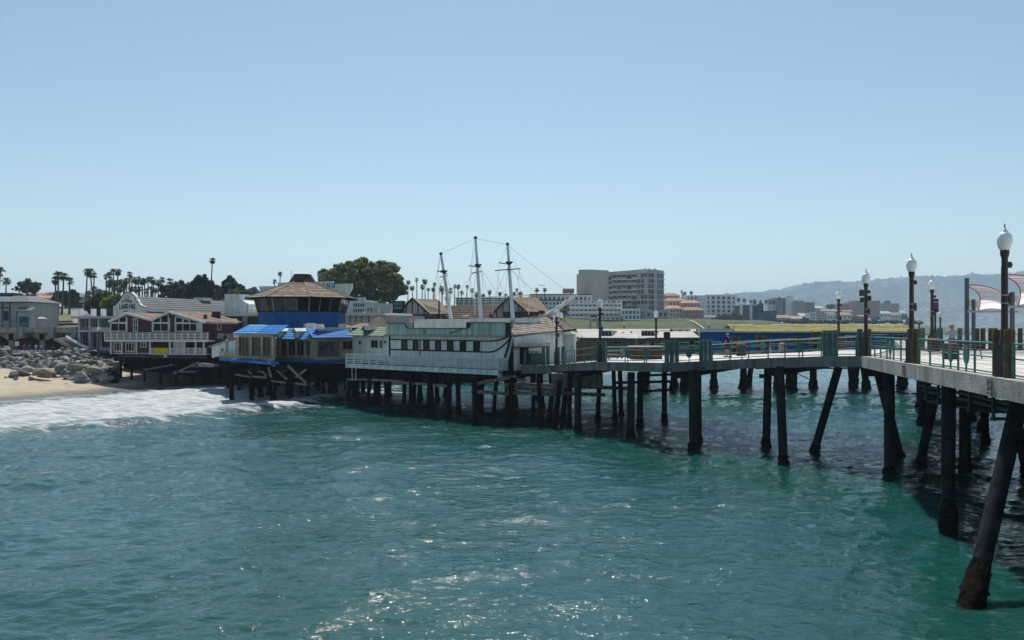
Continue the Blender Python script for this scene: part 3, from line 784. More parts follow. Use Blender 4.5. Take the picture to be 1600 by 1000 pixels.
# expansion brackets on the fascia at the lamp stations
for (x, y, z) in (NEAR[3], NEAR[4], NEAR[5]):
    m = MB(); c = Vector((x, y, z))
    e = Vector((0.215, 0.976, 0)); nn = Vector((-0.976, 0.215, 0))
    for s in (-1, 1):
        m.beam(c+nn*.26+e*s*.14+Vector((0,0,-.5)), c+nn*.26+e*s*.14+Vector((0,0,-.05)), 0.06, 0.03)
    m.beam(c+nn*.27-e*.2+Vector((0,0,-.42)), c+nn*.27+e*.2+Vector((0,0,-.42)), 0.04, 0.05)
    m.beam(c+nn*.27-e*.12+Vector((0,0,-.18)), c+nn*.27+e*.12+Vector((0,0,-.30)), 0.03, 0.04)
    m.obj('joint_bracket', mt['steel'], pier, world=True)

def wl(px, py): return Vector((X(px, EYE*F/(py-HZ)), EYE*F/(py-HZ), 0.0))
def pile(parent, foot, top, r=0.27, crust=0.9, bulge=1.35, mat=None):
    foot, top = V(foot), V(top); d_ = (top-foot).normalized()
    a = foot-d_*2.5
    n = 14
    pts = [a+(top-a)*t for t in np.linspace(0, 1, 7)]
    o = MB().path(pts, [r*random.uniform(.97,1.03) for _ in pts], n).obj('pile', mat or mt['pile'], parent, True, world=True)
    if crust:
        m = MB(); k = 7
        m.path([foot+d_*t for t in np.linspace(-0.9, crust, k)], [r*(bulge-(bulge-1.0)*max(0,(i/(k-1)))**1.6)*random.uniform(.96,1.08)+0.01 for i in range(k)], 12)
        m.v = [(x+random.uniform(-.05,.05)*r*3, y+random.uniform(-.05,.05)*r*3, z+random.uniform(-.04,.04)) for x, y, z in m.v]
        for _ in range(26):
            t = random.uniform(-.1, crust*.85); th = random.uniform(0, 6.28)
            c = foot+d_*t+Vector((math.cos(th), math.sin(th), 0))*r*(bulge-(bulge-1.0)*max(0,t/crust)-.02)
            m.ball(c, random.uniform(.04,.1)*r/0.27, 5, 4)
        m.obj('mussel_crust', mt['mussel'], o, world=True)
    return o
def at_top(px, py, Y): return P(px, py, Y)
piles = [  # foot (px, py on the water), top (px, py, depth), radius
    ((1084,703),(1083,578,50.8),.29), ((1091,692),(1090,578,53.0),.24), ((1197,697),(1200,573,51.8),.25), ((1224,725),(1218,573,46.0),.25),
    ((1272,705),(1310,574,48.5),.24), ((1390,745),(1389,580,42.2),.27), ((1407,716),(1371,578,44.2),.24),
    ((1437,727),(1462,610,41.5),.24), ((1481,826),(1482,600,31.2),.255), ((1520,936),(1596,612,25.8),.26), ((1606,742),(1580,620,40.0),.26),
    ((985,685),(986,582,56.5),.27), ((1000,664),(1000,582,63.0),.24), ((1038,657),(1038,582,66.0),.22), ((903,673),(903,585,60.0),.26),
    ((1660,800),(1655,620,34.0),.29), ((1700,900),(1702,640,27.0),.30), ((1640,700),(1640,600,45.0),.27),((1540,690),(1535,590,50.0),.25)]
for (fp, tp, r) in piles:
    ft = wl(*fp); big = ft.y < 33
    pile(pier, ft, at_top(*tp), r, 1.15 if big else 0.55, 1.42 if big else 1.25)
# broken stump under the platform
m = MB(); m.path([wl(1532,668)-Vector((0,0,1)), wl(1532,668)+Vector((.1,0,.25)), wl(1532,668)+Vector((.42,-.1,1.15))], [.36,.34,.22], 10)
tag(m.obj('broken_pile_stump', mt['mussel']), 'short broken leaning pile stump rising from the water below the platform', 'pile stump')
# cross heads, hanging pipes and access frames under the platform
for yy, x0 in ((25.8,15.6),(31.2,16.9),(36.0,18.0),(42.2,19.4),(48.5,20)):
    MB().box(x0+3.5, 46, yy-.4, yy+.4, ZD-1.25, ZD-.56).obj('pile_cap', mt['pile'], pier, world=True)
    for xx in (24, 30, 37, 44):
        if yy < 45: pile(pier, (xx, yy, 0), (xx, yy, ZD-1.2), .28, .6)
for k in range(3):
    MB().path([P(1433+k*4, 594+k*8, 40.5), P(1520, 609+k*9, 33.0), P(1610, 628+k*11, 27.0)], 0.075, 8).obj('hanging_pipe', mt['greenpipe'], pier, True, world=True)
for px, Y in ((1447,38.5),(1466,36.2),(1515,33),(1552,30)):
    MB().box(X(px,Y)-.05, X(px,Y)+.05, Y-.05, Y+.05, ZD-1.95, ZD-.58).box(X(px,Y)-.05, X(px,Y)+1.6, Y+.06, Y+.16, ZD-1.95, ZD-1.83).obj('hanger_frame', mt['greenpipe'], pier, world=True)
MB().box(X(1450,38), X(1450,38)+9, 33, 38.2, ZD-2.0, ZD-1.92).obj('catwalk', mt['darksteel'], pier, world=True)
MB().path([P(1180,575.5,52), P(1280,575.5,48), P(1352,575,44.5)], 0.05, 6).obj('conduit', mt['greenpipe'], pier, True, world=True)
MB().path([P(1230,578,50), P(1248,585,50), P(1266,593,50)], 0.03, 5).obj('stay_rod', mt['darksteel'], pier, world=True)
MB().path([P(1352,603,44), P(1398,598,42.5), P(1428,588,41)], 0.018, 5).obj('slack_cable', mt['darksteel'], pier, world=True)
for (a, b, z) in (((1360,44.4),(1455,52),5.3),((1205,49.6),(1290,60),5.0),((1060,53.6),(1150,66),4.6),((900,61),(960,72),4.2)):
    MB().beam((X(*a), a[1], z), (X(*b), b[1], z), .6, .5).obj('pile_cap', mt['pile'], pier, world=True)
MB().box(X(1192,51.8)-.35, X(1192,51.8)-.02, 51.2, 51.5, Zh(590,51.8), Zh(584,51.8)).obj('junction_box', mt['darksteel'], pier, world=True)
# abutment where the walkway meets the old timber pier
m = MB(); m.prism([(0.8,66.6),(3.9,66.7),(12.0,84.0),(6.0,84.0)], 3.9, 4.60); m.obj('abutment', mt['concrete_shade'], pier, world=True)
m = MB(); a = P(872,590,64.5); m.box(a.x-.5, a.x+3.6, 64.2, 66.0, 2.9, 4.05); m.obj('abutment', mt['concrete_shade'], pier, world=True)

# ---------------------------------------------------------------- lamps
_lamp = {}
def lamp(loc, label, h=4.7, banner=False, boxes=False, bands=True, group='globe lamps along the piers', rz=0.2):
    t = thing('pier_lamp', label, 'lamp', loc, rz, group)
    if not _lamp:
        pr = [(.16,1.0),(.15,1.08),(.105,1.45),(.10,1.6),(.09,3.72),(.12,3.80),(.13,3.88),(.13,3.96)]
        _lamp['pole'] = MB().lathe(pr, 14).mesh('pole', mt['lampmetal'], True)
        _lamp['base'] = MB().box(-.2,.2,-.2,.2,0,.12).box(-.17,.17,-.17,.17,.12,.98).box(-.185,.185,-.185,.185,.98,1.04).mesh('base', mt['lampmetal'])
        gp = [(.10,3.95),(.15,3.99),(.19,4.10),(.217,4.22),(.217,4.31),(.195,4.42),(.15,4.49),(.105,4.52),(.10,4.55),(.06,4.60),(.045,4.64),(.02,4.66)]
        _lamp['globe'] = MB().lathe(gp, 20).mesh('globe', mt['globe'], True)
        _lamp['finial'] = MB().lathe([(.015,4.655),(.03,4.69),(.012,4.72),(.02,4.745),(.004,4.79)], 8).mesh('finial', mt['lampmetal'], True)
        _lamp['band'] = MB().lathe([(.112,2.30),(.112,2.34)], 12).lathe([(.11,2.55),(.11,2.59)], 12).mesh('band', mt['steel'], True)
        _lamp['photocell'] = MB().box(.09,.21,-.06,.06,3.42,3.60).ball((.2,0,3.51), .07, 8, 6).mesh('photocell', mt['lampmetal'], True)
        _lamp['outlet_box'] = MB().box(.09,.2,-.07,.07,2.28,2.62).mesh('outlet_box', mt['lampmetal'])
    s = h/4.7
    for k in ('pole', 'base', 'globe', 'finial'): part(k, _lamp[k], t)
    if bands:
        part('band', _lamp['band'], t); part('photocell', _lamp['photocell'], t); part('outlet_box', _lamp['outlet_box'], t)
    if boxes:
        MB().box(-.34,-.10,-.16,.10,3.28,3.62).box(-.30,-.1,-.1,.1,2.95,3.2).obj('floodlight', mt['greenpipe'], t)
        MB().box(.1,.26,-.1,.14,3.02,3.3).obj('speaker', mt['darksteel'], t)
    if banner:
        MB().box(.09,.46,-.012,.012,2.55,3.35).obj('banner', mt['bannerblue'], t)
        MB().box(.12,.43,-.016,-.0125,3.0,3.06).box(.15,.43,-.016,-.0125,2.80,2.86).obj('banner_stripe', mt['signred'], t)
        MB().box(.14,.40,-.016,-.0125,3.14,3.2).obj('banner_print', mt['pinksign'], t)
        MB().tube((.0,0,3.36),(.48,0,3.36),.014,.014,6).tube((0,0,2.54),(.48,0,2.54),.014,.014,6).obj('banner_arm', mt['lampmetal'], t)
    t.scale = (s, s, s)
    return t
lamp((15.28,24.7,ZD), 'nearest and tallest globe lamp on dark brown pole at the right edge', 4.7)
lamp((17.26,34.4,ZD), 'globe lamp on dark pole, second nearest along the pier edge', 4.7)
lamp((19.2,43.2,6.2), 'globe lamp with floodlight boxes at the corner where the walkway turns', 4.7, boxes=True)
lamp((26.9,51.0,ZD), 'globe lamp carrying a navy banner behind the standing woman', 4.72, banner=True)
lamp((24.4,59.5,6.1), 'globe lamp behind the three teal posts before the yellow roof', 4.5)
lamp(P(932,566,58)+Vector((.3,.4,0)), 'globe lamp in front of the flat grey roof with box dormers', 4.72)
lamp(P(870,570,66)+Vector((0,.3,0)), 'globe lamp in front of the bow end of the ship-shaped restaurant', 4.7)
lamp(P(1025,566,75.5), 'globe lamp on dark pole beside the right-hand box dormer', 5.0, bands=False)
lamp((46.5,87.5,ZD), 'slim globe lamp between the banner lamp and the first sail shade', 4.85, bands=False)
for px, yt, Y, lb in ((1436,496,103,'small distant globe lamp left of the banner lamp'),(1413,499,116,'tiny globe lamp head just above the end of the yellow roof'),
                      (1469,486,92,'globe lamp half hidden behind the banner lamp pole'),(975,503,128,'small globe lamp rising behind the flat roof between its two dormers'),
                      (1108,503,128,'small globe lamp behind the white parapet of the blue hall'),(1222,502,124,'globe lamp tip peeking over the yellow lichen roof'),
                      (877,487,84,'globe lamp half hidden behind the lamp by the ship bow'),(154,510,114,'globe lamp beside the purple restaurant above the boulders')):
    zt = Zh(yt, Y); hh = 4.55
    lamp((X(px,Y), Y, zt-hh), lb, 4.55, bands=False)

# ---------------------------------------------------------------- posts and rails
_post = {}
def post(p, label, mat, h=1.5, r=0.17, group='timber posts along the walkway edge'):
    t = thing('timber_post', label, 'post', p, random.uniform(0, 6), group)
    k = (mat, round(h, 2), r)
    if k not in _post:
        _post[k] = (MB().lathe([(r,0),(r*.99,h*.6),(r*.97,h-.28),(r*.90,h-.275),(r*.90,h-.245),(r*.97,h-.24),(r*.96,h-.03),(r*.88,h)], 12).mesh('shaft', mt[mat], True),
                    MB().lathe([(r*.93,h-.27),(r*.93,h-.25)], 12).mesh('band', mt['darksteel']))
    part('shaft', _post[k][0], t); part('band', _post[k][1], t)
    return t
def rail_section(a, b, label, n, rails=(1.07,.62,.13), med=(), top='teal', rest='teal', cables=True, cat='railing', group='teal railing sections of the walkway', inset=.05):
    a, b = V(a), V(b); t = thing('railing', label, cat, a, 0.0, group)
    d_ = b-a; up = Vector((0,0,1)); fl = Vector((d_.x, d_.y, 0)).normalized()
    for i, z in enumerate(rails):
        MB().path([a+up*z, b+up*z], .034 if i == 0 else .026, 8).obj('rail', mt[top if i == 0 else rest], t, True, world=True)
    if cables:
        for z in (.24,.36,.48,.74,.85,.96):
            MB().path([a+up*z, b+up*z], .005, 4).obj('cable', mt['steel'], t, world=True)
    for i in range(n+1):
        c = a+d_*(i/n)
        MB().beam(c, c+up*(rails[0]-.01), .06, .045).box(c.x-.09, c.x+.09, c.y-.09, c.y+.09, c.z, c.z+.02).obj('stanchion', mt['teal'], t, world=True)
    for fr in med:
        c = a+d_*fr
        MB().beam(c, c+up*.3, .05, .045).box(c.x-.09, c.x+.09, c.y-.09, c.y+.09, c.z, c.z+.02).obj('medallion_post', mt['teal'], t, world=True)
        m = MB(); k = 20; vs_ = []
        sd_ = Vector((-fl.y, fl.x, 0))*.03
        for s in (-1, 1):
            for j in range(k):
                th = 6.283*j/k; vs_.append(c+fl*math.cos(th)*.23+up*(.62+.33*math.sin(th))+sd_*s)
        m.add(vs_, [tuple(range(k-1, -1, -1)), tuple(range(k, 2*k))]+[(j, (j+1) % k, k+(j+1) % k, k+j) for j in range(k)])
        md = m.obj('medallion', mt['teal'], t, world=True)
        m = MB(); pts = []
        for j in range(k+1):
            th = 6.283*j/k; pts.append(c+fl*math.cos(th)*.225+up*(.62+.325*math.sin(th)))
        m.path(pts, .028, 6)
        for j in range(5):
            th = 6.283*j/5+.4; m.path([c+up*.62, c+fl*math.cos(th)*.15+up*(.62+.22*math.sin(th))], .034, 5)
        m.obj('medallion_rim', mt['tealpost'], md, True, world=True)
    return t
E = Vector((0.212, 0.977, 0)); IN = Vector((0.977, -0.212, 0))
def edge(i, s=0.0, ins=.12):     # point on the near edge at station i, s metres further on
    a = V(NEAR[i]); b = V(NEAR[i+1]) if i+1 < len(NEAR) else a+E
    d_ = (b-a).normalized(); nn = Vector((d_.y, -d_.x, 0)).normalized()
    return a+d_*s+nn*ins
L1, L2, L3 = 3, 4, 5
for i, nm in ((3,'nearest lamp'),(4,'second nearest lamp')):
    post(edge(i, -.48), f'brown timber post on the right side of the {nm}', 'brownpost', 1.5, .165)
    post(edge(i, .48), f'brown timber post on the left side of the {nm}', 'brownpost', 1.5, .13)
post(edge(4, 9.15), 'brown timber post right of the corner lamp with floodlights', 'brownpost', 1.5, .16)
post(edge(5, .42), 'teal painted timber post left of the corner lamp with floodlights', 'tealpost', 1.5, .16)
post(edge(2, .2), 'brown timber post just outside the right picture edge', 'brownpost', 1.55, .18)
rail_section(edge(2, .6), edge(3, -.72), 'teal rail section right of the nearest lamp', 4, med=(.4,))
rail_section(edge(3, .78), edge(4, -.75), 'teal rail section with two medallions between the two nearest lamps', 5, med=(.3,.5))
rail_section(edge(4, .75), edge(4, 8.9), 'teal rail section between the second lamp and the corner lamp', 6, med=(.42,))
rail_section(edge(5, .65), edge(5, 2.35), 'short teal rail section at the walkway corner beside three teal posts', 1, top='railwhite')
def trio(px0, px1, zlist, mats='tealpost', where='', h=1.5, r=.15):
    n = len(zlist)
    words = {3: ('left','middle','right'), 2: ('left','right')}[n]
    for k in range(n):
        px = px0+(px1-px0)*k/(n-1); Y = zlist[k]
        post((X(px,Y), Y, DZ(X(px,Y), Y)), f'{words[k]} post of the timber group {where}', mats, h, r)
def DZ(x, y):
    """deck height by nearest place on the walkway strips"""
    best = (1e9, ZD)
    for i in range(len(NEAR)-1):
        for v in np.linspace(0, 1, 6):
            n_ = V(NEAR[i]).lerp(V(NEAR[i+1]), v); f_ = V(FARS[i]).lerp(V(FARS[i+1]), v)
            for u in np.linspace(0, 1, 9):
                q = n_.lerp(f_, u); dd = (q.x-x)**2+(q.y-y)**2
                if dd < best[0]: best = (dd, q.z)
    return best[1]
trio(1289, 1305, (45.9,45.4,44.9), where='in front of the far-left end of the corner')
trio(1096, 1110, (54.2,54.4,53.6), where='at mid walkway, left of the walking man')
trio(1042, 1057, (52.6,52.7,53.1), where='at the outer bend of the walkway')
trio(935, 944, (58.4,57.9), where='beside the lamp before the flat roof', h=1.55)
trio(872, 880, (66.4,65.2), where='beside the lamp at the ship bow')
trio(812, 820, (68.2,67.8), where='at the left end of the entrance rail')
trio(849, 856, (67.6,67.3), where='at the right end of the entrance rail')
def npt(px, Y, ins=0.0): return Vector((X(px,Y), Y, DZ(X(px,Y), Y)))
W3 = (1.07,.86,.45,.13)
rail_section(npt(1283,46.2), npt(1200,49.6), 'rail section with pale top rail running from the corner posts to mid walkway', 3, W3, med=(.4,), top='railwhite', cables=False)
rail_section(npt(1200,49.6), npt(1113,53.3), 'rail section with pale top rail in front of the walking man', 3, W3, med=(.45,), top='railwhite', cables=False)
rail_section(npt(1093,54.0), npt(1060,53.2), 'short rail section with one medallion between two trios of posts', 1, W3, med=(.5,), top='teal', cables=False)
rail_section(npt(1039,52.8), npt(948,57.4), 'rail section with medallions left of the outer bend of the walkway', 3, W3, med=(.3,.62), top='railwhite', cables=False)
rail_section(npt(930,58.6), npt(883,64.8), 'rail section in front of the brown reed fence', 3, (1.07,.62,.13), med=(.1,), top='teal', cables=False)
rail_section(npt(847,67.7), npt(822,68.0), 'short teal rail section at the entrance of the ship restaurant', 3, (1.07,.6,.13), med=(.5,), top='teal')
# far side of the walkway
FE = [V(p) for p in FARS[5:]]
for i in range(len(FE)-1):
    a, b = FE[i], FE[i+1]; d_ = (b-a).normalized(); nn = Vector((-d_.y, d_.x, 0))
    rail_section(a+nn*.15+d_*.5, b+nn*.15-d_*.4, ('far-side rail section behind the corner lamp','far-side rail section behind the three corner posts','far-side rail section behind the bins and benches',
        'far-side rail section behind the walking man','far-side rail section behind the brown planter','far-side rail section left of the brown planter')[i], 3, (1.07,.6,.13), med=(.5,), cables=False)
for px, Y, wh in ((1147,67.6,'behind the walking man'),(1156,67.2,'behind the red-brown bin'),(1185,65.8,'left of the doorway of the blue hall'),(1194,65.4,'at the doorway of the blue hall'),(1272,63.4,'left of the lamp before the yellow roof'),(1280,62.6,'under the yellow roof beside the lamp')):
    post((X(px,Y), Y, DZ(X(px,Y),Y)), f'weathered far-side timber post {wh}', 'brownpost', 1.5, .2)
# rim posts and rails of the platform, far side
rim = lambda px: (X(px, 57.0), 56.8 if px > 1430 else 57.0, ZD)
for px in (1438,1466,1497,1524,1533,1545,1552,1576,1591,1605,1625):
    post(rim(px), 'weathered timber post in the row along the far rim of the platform', 'tealpost' if px < 1500 else 'brownpost', 1.5, .2 if px in (1466,1438) else .16, group='far rim posts')
for a, b, lb in ((1441,1463,'far rim rail section left of the standing woman'),(1500,1522,'far rim rail section right of the standing woman'),(1556,1574,'far rim rail section right of the nearest lamp pole'),(1578,1630,'far rim rail section at the right picture edge')):
    rail_section(rim(a), rim(b), lb, 2, (1.07,.6,.13), cables=False)

# ---------------------------------------------------------------- second concrete arm further back
arm = thing('rear_pier', 'distant concrete pier arm leading away behind the platform', 'pier', (40, 76, 0))
MB().prism([(28.5,57.9),(35,57.7),(54,92),(46,96)], ZD-.5, ZD).obj('deck_slab', mt['concrete'], arm, world=True)
for (x, y) in ((33,64),(38,66),(40,78),(44,75),(47,90),(51,88)): pile(arm, (x,y,0), (x,y,ZD-.5), .35, .6)

# ================================================================ OLD TIMBER PIER
ZT = 4.12
timber = thing('timber_pier', 'old dark timber pier on crooked piles carrying the waterfront restaurants', 'pier', (-10, 85, 0))
outA = [(-30.4,86.4),(-27.9,79.0),(-26.5,85.5),(-20.8,81.2),(-14.6,79.6),(-0.6,66.6),(0.9,66.7),(5.8,84.2),(6.5,89.0),(-4.0,91.0),(-14.0,94.0),(-19.0,100.0),(-20.0,112.0),(-36.0,112.0),(-36.6,98.0),(-31.0,95.0)]
MB().prism(outA, ZT-.38, ZT).obj('deck', mt['darkwood'], timber, world=True)
def inside(x, y, poly):
    c = False; j = len(poly)-1
    for i in range(len(poly)):
        if (poly[i][1] > y) != (poly[j][1] > y) and x < (poly[j][0]-poly[i][0])*(y-poly[i][1])/(poly[j][1]-poly[i][1])+poly[i][0]: c = not c
        j = i
    return c
for k in range(13):          # joists under the deck
    y = 69+k*3.3
    xs0 = [x for x in np.linspace(-37, 9, 140) if inside(x, y, outA)]
    if xs0: MB().box(min(xs0)+.2, max(xs0)-.2, y-.16, y+.16, ZT-.80, ZT-.385).obj('joist', mt['darkwood'], timber, world=True)
fpil = [(371,612),(392,617),(404,622),(425,624),(447,618),(478,629),(516,626),(542,631),(572,633),(586,634),(604,634),(640,644),(668,648),(700,655),(716,648),(742,662),(770,655),(795,664),(833,655),(846,668),(858,662),(866,671),(880,655),(890,664),(935,655),(962,655),(972,650)]
for px, py in fpil:
    w_ = wl(px, py); w_.y += .5
    lean = random.uniform(-.25, .5)
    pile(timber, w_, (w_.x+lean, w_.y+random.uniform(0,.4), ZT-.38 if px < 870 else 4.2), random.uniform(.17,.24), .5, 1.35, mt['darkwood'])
for yy in np.arange(73, 112, 4.2):
    for xx in np.arange(-35, 8, 3.5):
        x, y = xx+random.uniform(-.8,.8), yy+random.uniform(-.8,.8)
        if inside(x, y, outA) and not any((wl(*q)-Vector((x,y,0))).length < 1.6 for q in fpil):
            pile(timber, (x,y,0), (x+random.uniform(-.3,.3), y, ZT-.38), random.uniform(.18,.27), .6, 1.35, mt['darkwood'])
def timb(a, b, w=.22, h=.22, mat='greywood', nm='brace'):
    MB().beam(P(*a), P(*b), w, h).obj(nm, mt[mat], timber, world=True)
# X braces under the blue restaurant
for a, b in (((377,569,84.3),(394,585,84.3)),((381,579,85.0),(396,571,85.0)),((400,571,82.6),(417,587,82.6)),((404,581,83.2),(420,573,83.2)),
             ((424,570,84),(449,593,82.6)),((438,584,83.8),(452,574,83)),((450,571,82),(478,598,81.2)),((462,590,81.6),(479,577,81.6)),((368,585,84.6),(392,589,84)),
             ((395,588,83.5),(416,590,82.6)),((424,595,82.8),(447,598,82.2)),((462,599,81.6),(480,601,81.2)),((484,576,82.5),(516,588,83)),((516,582,83),(538,572,84)),((420,574,82),(424,590,82)),
             ((543,593,80),(575,593,77.8)),((582,593,77.5),(608,595,76)),((610,594,75.5),(646,600,73.4)),((650,599,73.2),(704,604,70.2)),
             ((736,601,67.9),(806,588,65.6)),((737,611,67.6),(795,616,66)),((795,600,65.4),(868,603,64.2)),((797,606,65.0),(866,609,63.8)),((792,613,64.8),(870,616,63.6)),
             ((870,614,63.4),(945,617,64.5)),((790,599,65.3),(796,616,65.3)),((1000,587,70),(1048,585,72)),((960,598,64),(1048,596,66)),((996,612,66),(1048,609,64)),((900,604,64),(990,607,66))):
    rust = 735 < a[0] < 960
    timb(a, b, .22, .28 if rust else .2, 'rustwood' if rust else ('darkwood' if a[0] > 950 or 480 < a[0] < 540 else 'greywood'))
for px in (550, 556): timb((px,572,78.9), (px-.3+random.random(),593,78.9), .07, .07, 'railgrey', 'ladder_rail')
timb((542,594,79.3),(541,615,79.3), .12, .12, 'greenpipe', 'drain_pipe')
# far leg of the horseshoe with its own piles
outB = [(6,95.5),(64,95.5),(64,110),(2,112)]
farleg = thing('timber_pier', 'far leg of the horseshoe timber pier carrying the blue hall', 'pier', (35, 100, 0))
MB().prism(outB, ZT-.35, ZT+.05).obj('deck', mt['darkwood'], farleg, world=True)
for y in (97, 103.5, 109): MB().box(6, 63, y-.2, y+.2, ZT-.75, ZT-.355).obj('joist', mt['darkwood'], farleg, world=True)
for i, px in enumerate((1002,1052,1068,1115,1162,1212,1232,1270,1328,1348,1405,1440)):
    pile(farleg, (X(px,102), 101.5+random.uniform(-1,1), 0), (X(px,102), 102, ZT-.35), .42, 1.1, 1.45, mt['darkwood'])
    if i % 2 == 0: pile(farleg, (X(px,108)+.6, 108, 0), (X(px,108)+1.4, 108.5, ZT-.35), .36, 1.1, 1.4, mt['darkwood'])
pile(farleg, (X(1243,97.5), 97.5, 0), (X(1238,97.5)-.9, 97.8, ZT-.35), .25, .5, 1.3, mt['darkwood'])

# deck and wall added to darken the space under and behind the restaurants
bw_ = thing('shading_deck', 'broad deck added behind the waterfront restaurants to keep light from under them', 'shading_deck', (-30, 125, 0))
MB().prism([(-61.5,116.5),(-37.5,112.3),(1.5,112.3),(14,132),(4,150),(-70,150),(-66,124)], ZT-.5, ZT-.02).obj('deck', mt['darkwood'], bw_, world=True)
MB().prism([(-58,117.2),(-37,113.2),(-37,113.8),(-58,117.8)], .3, ZT-.5).obj('shading_wall', mt['darkwood'], bw_, world=True)
MB().prism([(-37,122),(-20,127),(-20,127.6),(-37,122.6)], -.5, ZT-.5).obj('shading_wall', mt['darkwood'], bw_, world=True)
for x, y in ((-33,114),(-27,115),(-21,115.5),(-15,116),(-9,116),(-3,117),(3,118),(8,126)): pile(bw_, (x,y,0), (x,y,ZT-.5), .26, .6, 1.3, mt['darkwood'])
MB().prism([(-52,107),(-36.2,105),(-36.2,112.2),(-50,114.5)], 3.15, 3.55).obj('deck', mt['darkwood'], bw_, world=True)
# ================================================================ WATERFRONT BUILDINGS
def xf(m, fr):
    m.v = [tuple(fr.o+fr.u*v[0]+fr.n*v[1]+Vector((0,0,v[2]))) for v in m.v]
    return m
def fobj(m, fr, name, mat, parent, smooth=False): return xf(m, fr).obj(name, mt[mat] if isinstance(mat, str) else mat, parent, smooth, world=True)
def fwin(parent, fr, pa, pb, ya, yb, off=0.0, **kw):
    pm = (pa+pb)/2; x0, x1 = fr.x(pa, off), fr.x(pb, off); z0, z1 = fr.z(pm, yb, off), fr.z(pm, ya, off)
    o = window(parent, 0, x1-x0, 0, z1-z0, 0, **kw)
    w = fr.o+fr.u*x0+fr.n*off+Vector((0,0,z0))
    o.location = w-parent.location; o.rotation_euler = (0,0,fr.a)
    return o
def fbox(parent, fr, name, mat, pa, pb, ya, yb, d0, d1, off=None):
    m = MB(); fr.box(m, pa, pb, ya, yb, d0, d1, off); return fobj(m, fr, name, mat, parent)
def fcourses(parent, fr, e0, e1, r0, r1, n, mat, **kw):
    w = lambda q: fr.o+fr.u*q[0]+fr.n*q[1]+Vector((0,0,q[2]))
    courses(parent, w(e0), w(e1), w(r0), w(r1), n, mt[mat], world=True, **kw)

# ---------------------------------------------------------------- blue restaurant with octagonal lookout
br = thing('blue_restaurant', 'blue-roofed pier restaurant with eight-sided glazed lookout on top', 'restaurant', (-22, 88, ZT))
fa = Fr(370, 85.6, 426, 79.6, ZT); fb = Fr(429, 86.4, 487, 82.4, ZT); fc = Fr(487, 82.4, 553, 86.8, ZT)
ml = MB(); ml.prism([(fa.o.x,fa.o.y),(fa.o.x+fa.u.x*fa.W,fa.o.y+fa.u.y*fa.W),(fb.o.x,fb.o.y),(fc.o.x,fc.o.y),(X(553,86.8),86.8),(X(553,96),96),(X(380,97),97)], ZT+.001, ZT+.06); ml.obj('floor', mt['brownwall'], br, world=True)
fbox(br, fa, 'base_wall', 'tan', 369, 427, 557, 561.5, 0, .2)
fbox(br, fa, 'lintel', 'tan', 369, 427, 520, 525.5, 0, .25)
fbox(br, fa, 'deck_edge', 'bluepaint', 360, 424, 563.2, 567.5, -.9, -.05)
for px in (371.5, 391.5, 409, 425.5): fbox(br, fa, 'pillar', 'tan', px-1.3, px+1.3, 525.5, 557, -.03, .22)
for a, b in ((373,390),(393,407.5),(410.5,424)):
    fwin(br, fa, a, b, 525.7, 557, .12, nx=3, fw=.06, fm=mt['tan'], gm=mt['glass'])
fsw = Fr(426.2, 79.8, 429.0, 86.3, ZT)
fbox(br, fsw, 'side_wall', 'tan', 426.4, 428.9, 521, 562, 0, .15)
m = MB(); m.box(-.05, .15, .2, 2.4, 0, fa.z(370,521)); fobj(m, fa, 'wall', 'tan', br)
ze = fa.z(400, 520.6); zt_ = fa.z(400, 508.0)
xl, xr = fa.x(364, -.6), fa.x(433, -.6)
xm = fa.x(400, -.6)
fcourses(br, fa, (xl,-.6,ze-.05), (xm-.01,-.6,ze-.05), (xl+.75,.9,zt_), (xm-.01,.9,zt_), 4, 'bluetile', name='roof_tile_course', t=.07)
fcourses(br, fa, (xm+.01,-.6,ze-.05), (xr,-.6,ze-.05), (xm+.01,.9,zt_), (xr-.5,.9,zt_), 4, 'bluepaint', name='roof_tile_course', t=.04)
pA, pB = fa.o+fa.u*(xl+.75)+fa.n*.9, fa.o+fa.u*(xr-.5)+fa.n*.9
ml = MB(); ml.prism([(pA.x,pA.y),(pB.x,pB.y),(fb.o.x-.4,fb.o.y),(X(384,93),93)], ZT+zt_-.25, ZT+zt_-.01); ml.obj('flat_roof', mt['flatroof'], br, world=True)
m = MB(); m.box(xl+.1, xr-.1, -.5, .3, ze-.12, ze-.06); fobj(m, fa, 'soffit', 'tan', br)
m = MB(); m.sheet([(xl,-.6,ze-.05),(xl+.75,.9,zt_),(xl+.75,2.7,zt_),(xl,3.0,ze-.05)][::-1], .1); fobj(m, fa, 'roof_side', 'bluetile', br)
# wing B
fbox(br, fb, 'base_wall', 'tan', 428, 488, 556, 560.5, 0, .2)
fbox(br, fb, 'deck_edge', 'bluepaint', 427, 486, 560.5, 566.0, -.5, 0)
fbox(br, fb, 'lintel', 'tan', 430, 488, 529, 532, 0, .2)
for px in (432, 438, 449.5, 463, 477, 486.5): fbox(br, fb, 'pillar', 'tan', px-1.1, px+1.1, 532, 556, -.03, .2)
for a, b in ((433.4,436.7),(439.5,448.2),(451,461.7),(464.5,475.7),(478.4,485.2)):
    fwin(br, fb, a, b, 532.2, 556, .1, nx=2 if b-a > 5 else 1, fw=.05, fm=mt['tan'], gm=mt['glass'])
zb1, zb2 = fb.z(460, 529.2), fb.z(460, 512.8)
xl, xr = fb.x(428, -.6), fb.W+.25
fcourses(br, fb, (xl,-.6,zb1-.05), (xr,-.6,zb1-.05), (xl+.5,.8,zb2), (xr-.35,.8,zb2), 5, 'bluetile', name='roof_tile_course', t=.06)
